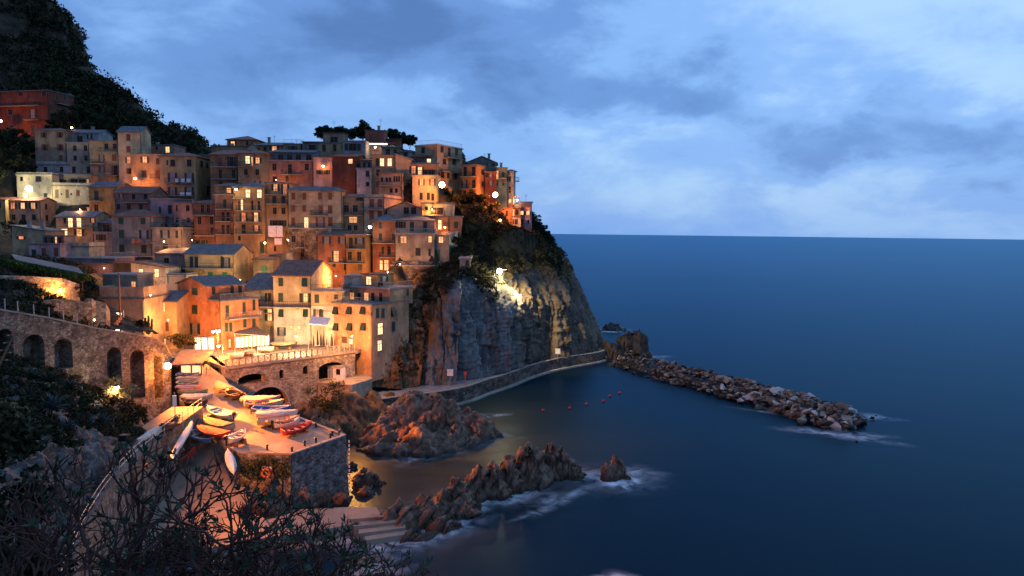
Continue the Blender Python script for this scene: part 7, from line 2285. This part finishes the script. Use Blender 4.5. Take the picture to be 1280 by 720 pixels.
for a in (A1, A2): rel(MB().tube([a, (a[0], a[1], ZP)], .05, 6).build('post', PALEIRON, pa), pa)
# washing
for hs, f, xs, y0, y1, cols, labs in (
        (h_lnd, 'L', ((337.5, 347.5), (347.8, 355.8)), 282, 296, None, ('big white sheet hung on the narrow amber house', 'pinkish white sheet hanging beside the big white one')),
        (h_lnd, 'L', ((345.5, 355),), 297.5, 305.5, None, ('lower white sheet drying under the two big sheets',)),
        (h_och, 'L', ((222, 226), (229, 234), (236, 241.5)), 223.5, 228, None, ('white cloth right of the left upper window of the broad ochre house', 'white cloth on the upper right balcony of the broad ochre house', 'second white cloth on the upper right balcony of the broad ochre house')),
        (h_och, 'L', ((228, 233.5), (235.5, 242)), 240.5, 244.8, None, ('white cloth on the lower balcony of the broad ochre house', 'wider white cloth at the right end of the lower balcony of the broad ochre house')),
        (h_gry, 'L', ((168, 173), (174, 180), (182, 186)), 298, 304, [flat('cloth_orange', (.5, .18, .08)), flat('cloth_rust', (.4, .12, .06)), flat('cloth_blue', (.06, .09, .2))], ('orange cloth on the balcony of the grey rendered house', 'rust-red cloth on the balcony of the grey rendered house', 'dark blue cloth on the balcony of the grey rendered house'))):
    for o, l in zip(hs.laundry(f, xs, y0, y1, 1.2, cols), labs): tag(o, l, 'washing', 'washing hung out to dry')
# skylight boxes, aerials and dishes on roofs
for i in range(26):
    hs = HOUSES[(i * 7 + 3) % len(HOUSES)]
    p = hs.world(-hs.wl * random.uniform(.2, .8), hs.wd * random.uniform(.4, .8), hs.h)
    hgt = random.uniform(1.6, 2.6)
    b = MB().tube([(0, 0, 0), (0, 0, hgt + 1)], .025, 5)
    for k in range(4):
        z = hgt + 1 - k * .16
        b.tube([(-.45 + k * .05, .05 * k, z), (.45 - k * .05, .05 * k, z)], .014, 4)
    rel(b.build('aerial', IRON, None, loc=tuple(p)), hs.root)

# ------------------------------------------------------------------ buoys, ship, people-sized bits
for i, (x, y) in enumerate(((679, 513.5), (712, 510.5), (733, 505.5), (754.5, 501.5), (762.5, 495.5), (774.5, 491.5))):
    t = tag(empty('buoy', onz(x, y, .05)), '', 'buoy', 'red swimming-line buoys in the harbour water')
    MB().ball((0, 0, .1), .24, 10, 7).build('float', flat('buoy_red', (.75, .045, .02), .4), t)
    MB().tube([(0, 0, .3), (0, 0, .42)], .05, 6).build('eye', IRON, t)
    t['label'] = ('red buoy nearest the promenade end of the line, leftmost', 'second red buoy from the left in the swimming line', 'third red buoy from the left in the swimming line', 'third red buoy from the right in the swimming line', 'second red buoy from the right in the swimming line', 'red buoy farthest right, nearest the breakwater')[i]
p = onz(1083, 298.6, 0.0)
p = at(1083, 298.4, 9000); p[2] = 0
sp_ = tag(empty('ship', p), 'tiny pale ship far out near the horizon at right', 'ship')
MB().box(-30, 30, -5, 5, 0, 6).build('hull', WHITE, sp_)
MB().box(-20, 18, -4, 4, 6, 14).build('superstructure', WHITE, sp_)
MB().box(6, 12, -2, 2, 14, 20).build('funnel', REDB, sp_)

# ------------------------------------------------------------------ foam
def foam_mat():
    mt, N, L, b = _nodes('sea_foam')
    at_ = N.new('ShaderNodeAttribute'); at_.attribute_name = 'foam'
    geo = N.new('ShaderNodeNewGeometry')
    n = N.new('ShaderNodeTexNoise'); n.inputs['Scale'].default_value = .5; n.inputs['Detail'].default_value = 6; n.inputs['Distortion'].default_value = .8
    L.new(geo.outputs['Position'], n.inputs['Vector'])
    mr = N.new('ShaderNodeMapRange')
    mr.inputs['From Min'].default_value, mr.inputs['From Max'].default_value = .32, .72
    L.new(n.outputs['Fac'], mr.inputs['Value'])
    mu = N.new('ShaderNodeMath'); mu.operation = 'MULTIPLY'
    L.new(mr.outputs[0], mu.inputs[0]); L.new(at_.outputs['Fac'], mu.inputs[1])
    L.new(mu.outputs[0], b.inputs['Alpha'])
    b.inputs['Base Color'].default_value = (.72, .76, .80, 1)
    b.inputs['Roughness'].default_value = .9
    return mt


FOAM = foam_mat()


def foam(name, px, py, rx, ry, rot=0, strength=.8, inner=.0):
    c = onz(px, py, 0)
    n, m_ = 36, 14
    V, A_, F = [], [], []
    for j in range(m_ + 1):
        q = j / m_
        for i in range(n):
            t = 2 * PI * i / n
            k = 1 + .22 * math.sin(3 * t + px) + .12 * math.sin(5 * t + py)
            x, y = rx * q * k * math.cos(t), ry * q * k * math.sin(t)
            V.append((c[0] + x * math.cos(rot) - y * math.sin(rot), c[1] + x * math.sin(rot) + y * math.cos(rot), .012 + .0005 * (FOAMN[0])))
            A_.append(strength * max(0, (1 - q)) ** 1.5 * (1 if q > inner else .4))
    for j in range(m_):
        for i in range(n): F.append((j * n + i, (j + 1) * n + i, (j + 1) * n + (i + 1) % n, j * n + (i + 1) % n))
    FOAMN[0] += 6
    return tag(link(name, fast_mesh(name, V, F, True, ('foam', A_)), FOAM), kind='stuff')


FOAMN = [0]
for S_, al_ in FOAMS:
    ny_, nx_ = al_.shape
    F_ = grid_faces(ny_, nx_)
    F_ = F_[(al_.ravel()[F_] > .01).any(1)]
    tag(link('sea_foam', fast_mesh('sea_foam', S_.reshape(-1, 3), F_, True, ('foam', al_.ravel())), FOAM), kind='stuff')
FOAMN[0] = 80
for a in ((705, 622, 6.0, 1.8, .75, .9), (672, 640, 4.2, 1.4, .8, .7), (795, 592, 5.0, 3.0, 0, .7),
          (1060, 545, 10, 3.6, -.35, 1.0), (1095, 522, 4.5, 3.0, -.4, 1.2), (1020, 540, 8, 2.4, -.4, .7), (812, 446, 6, 4, 0, 1.0), (795, 440, 5, 4, 0, .9),
          (618, 520, 3.4, 2, .5, .7), (475, 712, 4, 2, .3, .8), (770, 722, 3, 1.2, 0, 1.0), (960, 516, 8, 1.6, -.5, .4)):
    foam('sea_foam', *a)
for o in COL.objects:
    if o.name.startswith('sea_foam'): o.visible_shadow = True


# ------------------------------------------------------------------ trees and bushes
def tree(name, label, base, h, r, seed, nclump=40, leaves=70, size=.22, mat=TREEL, cat='tree', group=None, flat_=.8, trunk=.4):
    g = np.random.default_rng(seed)
    t = tag(empty(name, base), label, cat, group)
    b = MB()
    top = (g.normal() * .2, g.normal() * .2, h * trunk)
    b.tube([(0, 0, -.5), (g.normal() * .1, g.normal() * .1, h * trunk * .5), top], [h * .035, h * .028, h * .02], 7)
    C = []
    for k in range(nclump):
        d = g.normal(size=3); d /= np.linalg.norm(d)
        q = d * r * g.uniform(.35, 1.0) * np.array([1, 1, (h * (1 - trunk) * .55) / r])
        q = q + np.array([0, 0, h * (trunk + (1 - trunk) * .5)])
        C.append(q)
        if k % 4 == 0:
            b.tube([top, tuple((np.array(top) * .4 + q * .6) + g.normal(size=3) * .1), tuple(q)], [h * .014, h * .009, h * .004], 5)
    b.build('trunk', BARK, t)
    C = np.array(C)
    V, F = leaf_cloud(C, g.uniform(.15, .36, len(C)) * r, leaves, size, seed + 1, flat_)
    link('crown', fast_mesh('crown', V, F), mat, t)
    return t


def bush(label, base, r, seed, mat=SCRUB, h=None, n=16, leaves=60, size=.16, name='shrub', cat='shrub', group=None):
    return tree(name, label, base, h or r * 1.3, r, seed, n, leaves, size, mat, cat, group, trunk=.12)


GT = 'trees along the crest behind the houses'
for i, (x, yb, yt, Y, r, l) in enumerate(((404, 178, 159, 184, 2.2, 'small dark tree at the left end of the crest, standing clear'), (415, 178, 158.5, 186, 3.0, 'rounded dark tree behind the boxy top room'), (428, 178, 159, 187, 3.0, 'broad dark tree filling the crest behind the grey glazed house'),
                                       (441, 178, 160, 186, 2.8, 'low dark tree left of the pointed crest tree'), (453.5, 180, 152.5, 186, 2.3, 'tallest pointed dark tree on the crest beside the red block'), (463, 178, 160, 188, 2.2, 'dark tree half behind the windowless red block'),
                                       (491, 180, 163, 187, 2.6, 'dark tree right behind the windowless red block'), (503, 182, 167, 186, 2.6, 'dark ragged tree right of the red shed at the crest'), (512, 184, 169, 185, 1.8, 'small tree ending the crest row towards the beige house'))):
    p = at(x, yb, Y)
    tree('crest_tree', l, p, at(x, yt, Y)[2] - p[2], r, 100 + i, 44, 62, .26, group=GT, trunk=.25)
for i, (x, y, Y, r, l) in enumerate(((679, 295, 172, 2.0, 'round dark tree at the seaward tip below the violet-pink house'), (684, 303, 172, 1.7, 'low bushy tree on the cliff edge over the sea'), (671, 288, 171, 1.6, 'leafy tree between the violet-pink house and the sea'), (660, 297, 166, 1.7, 'dark shrub under the lit headland doors'), (645, 298, 164, 1.6, 'dark shrub below the white cube house'), (630, 295, 162, 1.5, 'shrub below the small headland lamp'))):
    tree('headland_tree' if i < 3 else 'shrub', l, at(x, y, Y) - np.array([0, 0, .8]), r * 2.1, r, 130 + i, 26, 60, .24, cat='tree' if i < 3 else 'shrub', group='greenery at the headland tip', trunk=.15)
# a thin pine bough silhouette over the sea
t = tree('pine_tree', 'thin pine whose flat sprays reach out over the sea at the headland tip', at(667, 288, 170), 4.4, 2.2, 150, 9, 40, .2, flat_=.35, trunk=.4)
# scrub slope beside the orange houses
for i, (x, y, Y, r, l) in enumerate(((575, 249, 156, 1.9, 'dark bush at the top of the scrub slope right of the cream house'), (590, 250, 159, 2.2, 'broad dark bush under the orange balconied house'), (604, 252, 161, 2.0, 'dark bush left of the glaring lamp over the scrub'), (617, 260, 161, 1.8, 'dark bush directly under the glaring lamp over the scrub'), (594, 265, 156, 2.0, 'bush in the middle of the scrub slope'), (568, 300, 141.5, 1.4, 'green plants on the roof of the brick-red end house'), (580, 290, 148, 1.8, 'bush by the grey rock face right of the brick-red end house'))):
    bush(l, at(x, y, Y) - np.array([0, 0, 1.0]), r, 160 + i, size=.22, group='bushes on the scrub slope')
# harbour greenery
tree('shrub_tree', 'spreading dark tree in front of the coral pink house, beside the blazing shop door', onz(231, 440, ZP), 2.9, 2.3, 180, 34, 80, .16, leafmat('olive_leaves', (.03, .028, .012), (.10, .075, .03)), trunk=.35, flat_=.55)
for i, (x, y, Y, r, l) in enumerate(((168, 410, 101, 1.2, 'low leafy hedge before the beige terraced house'), (178, 408, 101, 1.0, 'bushy hedge right of the low leafy one before the beige terraced house'), (52, 388, 78, 1.2, 'dark round bush on the dry stone terrace'), (25, 382, 79, 1.0, 'small dark bush at the left on the dry stone terrace'), (8, 345, 100, 1.8, 'dark bush at the left end of the pergola'), (14, 292, 138, 2.4, 'dark bush left of the low ochre slate-roofed house'), (28, 288, 142, 2.2, 'dark bush behind the low ochre slate-roofed house'), (96, 366, 90, 1.1, 'dark bush at the right end of the pergola'))):
    bush(l, at(x, y, Y) - np.array([0, 0, .5]), r, 190 + i, size=.15, group='bushes around the lower houses')
for i, (x, y, Y, r) in enumerate(((70, 160, 180, 2.6), (82, 156, 183, 2.8), (100, 150, 192, 3.2), (118, 158, 186, 2.8), (134, 158, 184, 2.5), (62, 168, 178, 2.0), (20, 178, 180, 3.0), (5, 185, 176, 3.2), (35, 190, 174, 2.8), (10, 205, 168, 3.0), (30, 212, 166, 2.6), (-8, 230, 160, 3))):
    tree('hillside_tree', ['leafy tree pressed against the right face of the dark red house', 'dark tree right of the dark red house', 'tall dark tree above the pale grey house attic', 'dark tree over the ochre loggia house', 'dark tree left of the cream tower house', 'low tree in front of the red house door', 'dark tree under the dark red house', 'dark tree at the left edge under the red house', 'tree just left of the brown stone house', 'dark tree above the lamp-washed house at the left edge', 'tree left of the lamp-washed cream house', 'tree at the far left edge by the bright lamp'][i],
         at(x, y, Y) - np.array([0, 0, 2]), r * 2.0, r, 220 + i, 30, 60, .32, group='trees on the dark slope around the red house', trunk=.15)
# potted plants on roof terraces
for i, (hs, u, v) in enumerate(((h_terr, .3, .5), (h_grr, .25, .1), (h_grr, .6, .1), (h_or2, .3, .2))):
    bush(['potted plant on the open terrace of the pink upper floor', 'left leafy pot of the roof garden on the grey wing', 'right leafy pot of the roof garden on the grey wing', 'leafy pot on the dining terrace of the orange harbour house'][i], hs.world(-hs.wl * u, hs.wd * v, hs.h + .1), .7, 260 + i, n=10, leaves=50, size=.11, name='potted_plant', cat='plant', group='plants on terraces')
# plants hanging over the quay wall by the boat square
HP = np.array([QUAY(x, 567) + np.array([g_.normal() * .2, -.35 - g_.random() * .3, -.4 - g_.random() * 2.0]) for x in g_.uniform(302, 362, 46)])
stuff('hanging_plants', leaf_cloud(HP, .4, 40, .13, 71), leafmat('quay_weeds', (.04, .045, .015), (.13, .12, .045)))
GP = np.array([at(x, y, Y) for x, y, Y in zip(g_.uniform(385, 430, 40), g_.uniform(478, 512, 40), g_.uniform(99, 102, 40))])
stuff('ivy', leaf_cloud(GP, .6, 40, .16, 73), leafmat('gully_weeds', (.025, .03, .012), (.09, .085, .03)))


# agaves and aloes on the left bank
def agave(label, p, r, seed, mat, group='agaves on the left bank', n=26):
    g = np.random.default_rng(seed)
    t = tag(empty('agave', p), label, 'agave', group)
    for k in range(n):
        a = k * 2.39996 + g.normal() * .1
        el = .25 + 1.05 * (k / n) + g.normal() * .07
        L = r * g.uniform(.8, 1.1)
        pts = []
        for q in np.linspace(0, 1, 5):
            dr_ = L * q * math.cos(el)
            z = L * q * math.sin(el) - .25 * L * q * q * (1.1 - k / n)
            pts.append((dr_ * math.cos(a), dr_ * math.sin(a), z))
        sd = np.array([-math.sin(a), math.cos(a), 0])
        V = []
        for q, c in zip(np.linspace(0, 1, 5), pts):
            w_ = r * .085 * (1 - q ** 2.2) * (.7 + q)
            V += [tuple(np.array(c) - sd * w_ + np.array([0, 0, w_ * .5])), tuple(np.array(c) - np.array([0, 0, .02])), tuple(np.array(c) + sd * w_ + np.array([0, 0, w_ * .5]))]
        F = []
        for i in range(4):
            F += [(i * 3, i * 3 + 3, i * 3 + 4, i * 3 + 1), (i * 3 + 1, i * 3 + 4, i * 3 + 5, i * 3 + 2)]
        MB().add(V, F).build('leaf', mat, t)
    return t


AG = flat('agave_leaf', (.055, .08, .08), .6, spec=.15)
AG2 = flat('agave_leaf_green', (.03, .045, .026), .65, spec=.15)
agave('big blue-grey agave rosette on the dark left bank under the arched wall', at(66, 512, 50), 1.45, 1, AG)
agave('green agave on the bank just below the second wall arch', at(62, 478, 57), 1.3, 2, AG2)
agave('green agave half hidden at upper right of the blue-grey agave', at(88, 487, 59), 1.2, 3, AG2)
agave('dark agave left of the blue-grey rosette', at(36, 500, 50), 1.2, 4, AG2)
agave('agave low on the rocks right of the blue-grey rosette', at(128, 528, 62), 1.1, 5, AG)
agave('agave near the top of the left bank under the first arch', at(40, 474, 57), 1.2, 6, AG2)
agave('small blue-grey agave in front of the bank rocks', at(85, 535, 50), .9, 7, AG)
cc = tag(empty('cactus', at(186, 416, 101)), 'upright branching cactus in the garden corner by the cream-orange house', 'cactus')
for a, h_, lean in ((0, 2.6, 0), (1.2, 2.0, .5), (2.6, 2.2, .6), (4.1, 1.8, .6), (5.3, 2.3, .4)):
    MB().tube([(0, 0, -.2), (math.cos(a) * lean, math.sin(a) * lean, .5), (math.cos(a) * lean * 1.3, math.sin(a) * lean * 1.3, h_)], [.17, .2, .13], 8).build('stem', AG2, cc)
st_ = tag(empty('agave_stalk', at(0, 455, 16)), 'dry orange-lit agave flower stalk leaning in at the left edge', 'flower stalk')
stk = [np.array((-.25, 0, -.35)), np.array((0, 0, 0)), np.array((.18, 0, .35)), np.array((.38, 0, .72))]
STM = flat('dry_stalk', (.30, .15, .07))
MB().tube(stk, [.03, .028, .022, .012], 6).build('stem', STM, st_)
for k in range(9):
    q = stk[1] + (stk[3] - stk[1]) * (k / 8)
    s_ = 1 if k % 2 else -1
    e = q + np.array([s_ * .13, -.03, -.01 + .02 * s_])
    MB().tube([q, e], .008, 4).ball(tuple(e), .04, 7, 5, .5).build('bract', STM, st_)


# ------------------------------------------------------------------ foreground: slope under the camera and the bare spurges
fs = [
    [(-300, 560, 7), (-80, 640, 8), (60, 745, 9), (200, 752, 9), (360, 742, 9), (480, 745, 9), (600, 790, 10), (720, 860, 11)],
    [(-300, 640, 5.0), (-80, 720, 5.5), (60, 790, 6), (200, 800, 6), (360, 800, 6), (480, 810, 6), (600, 850, 6), (720, 920, 6.5)],
    [(-300, 760, 3.4), (-80, 850, 3.6), (60, 900, 3.8), (200, 920, 3.8), (360, 920, 3.8), (480, 930, 3.8), (600, 960, 3.8), (720, 1000, 4)],
    [(-300, 1100, 2), (-80, 1150, 2), (60, 1200, 2), (200, 1200, 2), (360, 1200, 2), (480, 1200, 2), (600, 1250, 2), (720, 1300, 2)],
]
FSL = sheet(fs, 60, 90, lambda S, n: np.stack([S[..., 0] * 0, S[..., 0] * 0, fbm(S * 1.3, 4) * .12], -1))
structure('foreground_slope', FSL, EARTH)
drop = [[(px, py, Y) for px, py, Y in fs[0]], [(px - 10, py + 60, Y + 10) for px, py, Y in fs[0]], [(px - 20, py + 230, Y + 16) for px, py, Y in fs[0]]]
structure('slope_drop', sheet(drop, 30, 60, lambda S, n: n * (fbm(S * .6, 4) * .4)[..., None]), EARTH)

BRANCH = mix_noise_mat('spurge_bark', [(.03, .014, .010), (.07, .028, .02), (.11, .055, .042)], 6, .7, bump=.3, bscale=30, bdist=.004)
SPL = leafmat('spurge_leaves', (.022, .034, .020), (.065, .095, .055))


def spurge(label, px, py, Y, up, spread, seed, levels=6, L0=.42, r0=.022, tilt=(0, 0)):
    """a bare, forking spurge: every shoot splits in two or three and ends in a small leaf rosette"""
    g = np.random.default_rng(seed)
    base = at(px, py, Y)
    t = tag(empty('spurge_bush', base), label, 'bush', 'bare forking spurges in the foreground')
    b, tips = MB(), []

    def grow(p, d, L, r, lev):
        n = 4
        pts, q = [p], p.copy()
        dd_ = d.copy()
        for k in range(n):
            dd_ = dd_ + g.normal(size=3) * .16 + np.array([0, 0, .04])
            dd_ /= np.linalg.norm(dd_)
            q = q + dd_ * L / n
            pts.append(q.copy())
        b.tube(pts, list(np.linspace(r, r * .74, n + 1)), 6 if r > .008 else 5, lev == 0)
        if lev == 0 or (lev < 2 and g.random() < .2):
            tips.append((q, dd_))
            return
        for k in range(3 if g.random() < .3 else 2):
            a = g.normal(size=3)
            a -= dd_ * np.dot(a, dd_)
            a /= np.linalg.norm(a)
            nd = dd_ * math.cos(.62) + a * math.sin(.62) * spread
            nd /= np.linalg.norm(nd)
            grow(q, nd, L * g.uniform(.66, .92), r * .76, lev - 1)
    for k in range(up):
        a = 2 * PI * k / up + g.normal() * .3
        d = np.array([math.cos(a) * .7 + tilt[0], math.sin(a) * .45 + tilt[1], .85])
        d /= np.linalg.norm(d)
        grow(np.array([math.cos(a) * .05, math.sin(a) * .05, -.05]), d, L0 * g.uniform(.85, 1.2), r0, levels)
    b.build('branches', BRANCH, t, True)
    V, F = [], []
    for q, d in tips:
        if g.random() < .80: continue
        k_ = g.integers(5, 10)
        for k in range(k_):
            a = g.normal(size=3); a -= d * np.dot(a, d); a /= np.linalg.norm(a)
            ld_ = a * .8 + d * .75
            ld_ /= np.linalg.norm(ld_)
            sd = np.cross(ld_, d); sd /= np.linalg.norm(sd) + 1e-9
            L = g.uniform(.035, .07)
            w_ = .007
            bb = len(V)
            V += [q, q + ld_ * L * .5 - sd * w_, q + ld_ * L, q + ld_ * L * .5 + sd * w_]
            F.append((bb, bb + 1, bb + 2, bb + 3))
    if V: link('leaves', fast_mesh('leaves', V, F), SPL, t)
    return t


SPURGES = [
    ('spurge bush at the bottom left corner with pale leaf rosettes', 40, 810, 3.3, 4, .8, 301, 5, .23, .013, (-.1, 0)),
    ('tall bare spurge left of centre whose branches reach up to the white canoe', 190, 815, 3.4, 3, .75, 302, 6, .275, .019, (.05, 0)),
    ('dense dark spurge in the middle of the foreground', 280, 805, 3.6, 4, .9, 303, 6, .225, .015, (0, 0)),
    ('spurge right of the middle with forked branches over the orange ledges', 365, 805, 3.7, 3, 1.0, 304, 6, .205, .015, (.1, 0)),
    ('low dark spurge at the right end of the foreground thicket', 455, 805, 4.0, 3, 1.1, 305, 6, .175, .013, (.05, 0)),
    ('tangled spurge behind the dense middle one', 230, 790, 4.6, 4, 1.1, 306, 6, .235, .016, (0, .1)),
    ('tangled spurge behind the right-hand ones', 395, 800, 5.0, 3, 1.1, 307, 6, .21, .016, (0, .1)),
    ('wiry spurge low between the bottom left bush and the tall bare one', 115, 810, 3.7, 4, 1.0, 308, 5, .23, .013, (0, 0)),
]
for a in SPURGES: spurge(*a)
UC = scatter_on(FSL, 700, 51, lambda p, v, u: v < .6 and u < .75, .1)
stuff('undergrowth', leaf_cloud(UC, .16, 40, .035, 52, elong=1.8), SCRUB)
# leafy plants close by at the left edge
for i, (x, y, Y, r, m_, l) in enumerate(((-12, 560, 5.2, .42, SCRUB, 'dark leafy bush hanging in at the left edge of the view'), (8, 640, 5.4, .42, SCRUB, 'dim leafy bush below the dark one at the left edge'), (0, 715, 4.6, .40, SCRUB, 'bush at the bottom of the left edge'), (10, 522, 9.0, .26, DRY, 'tuft of dry leaves catching orange lamp light at the left edge'))):
    bush(l, at(x, y, Y) - np.array([0, 0, r * .6]), r, 270 + i, m_, n=24, leaves=60, size=.035, group='bushes at the left edge')
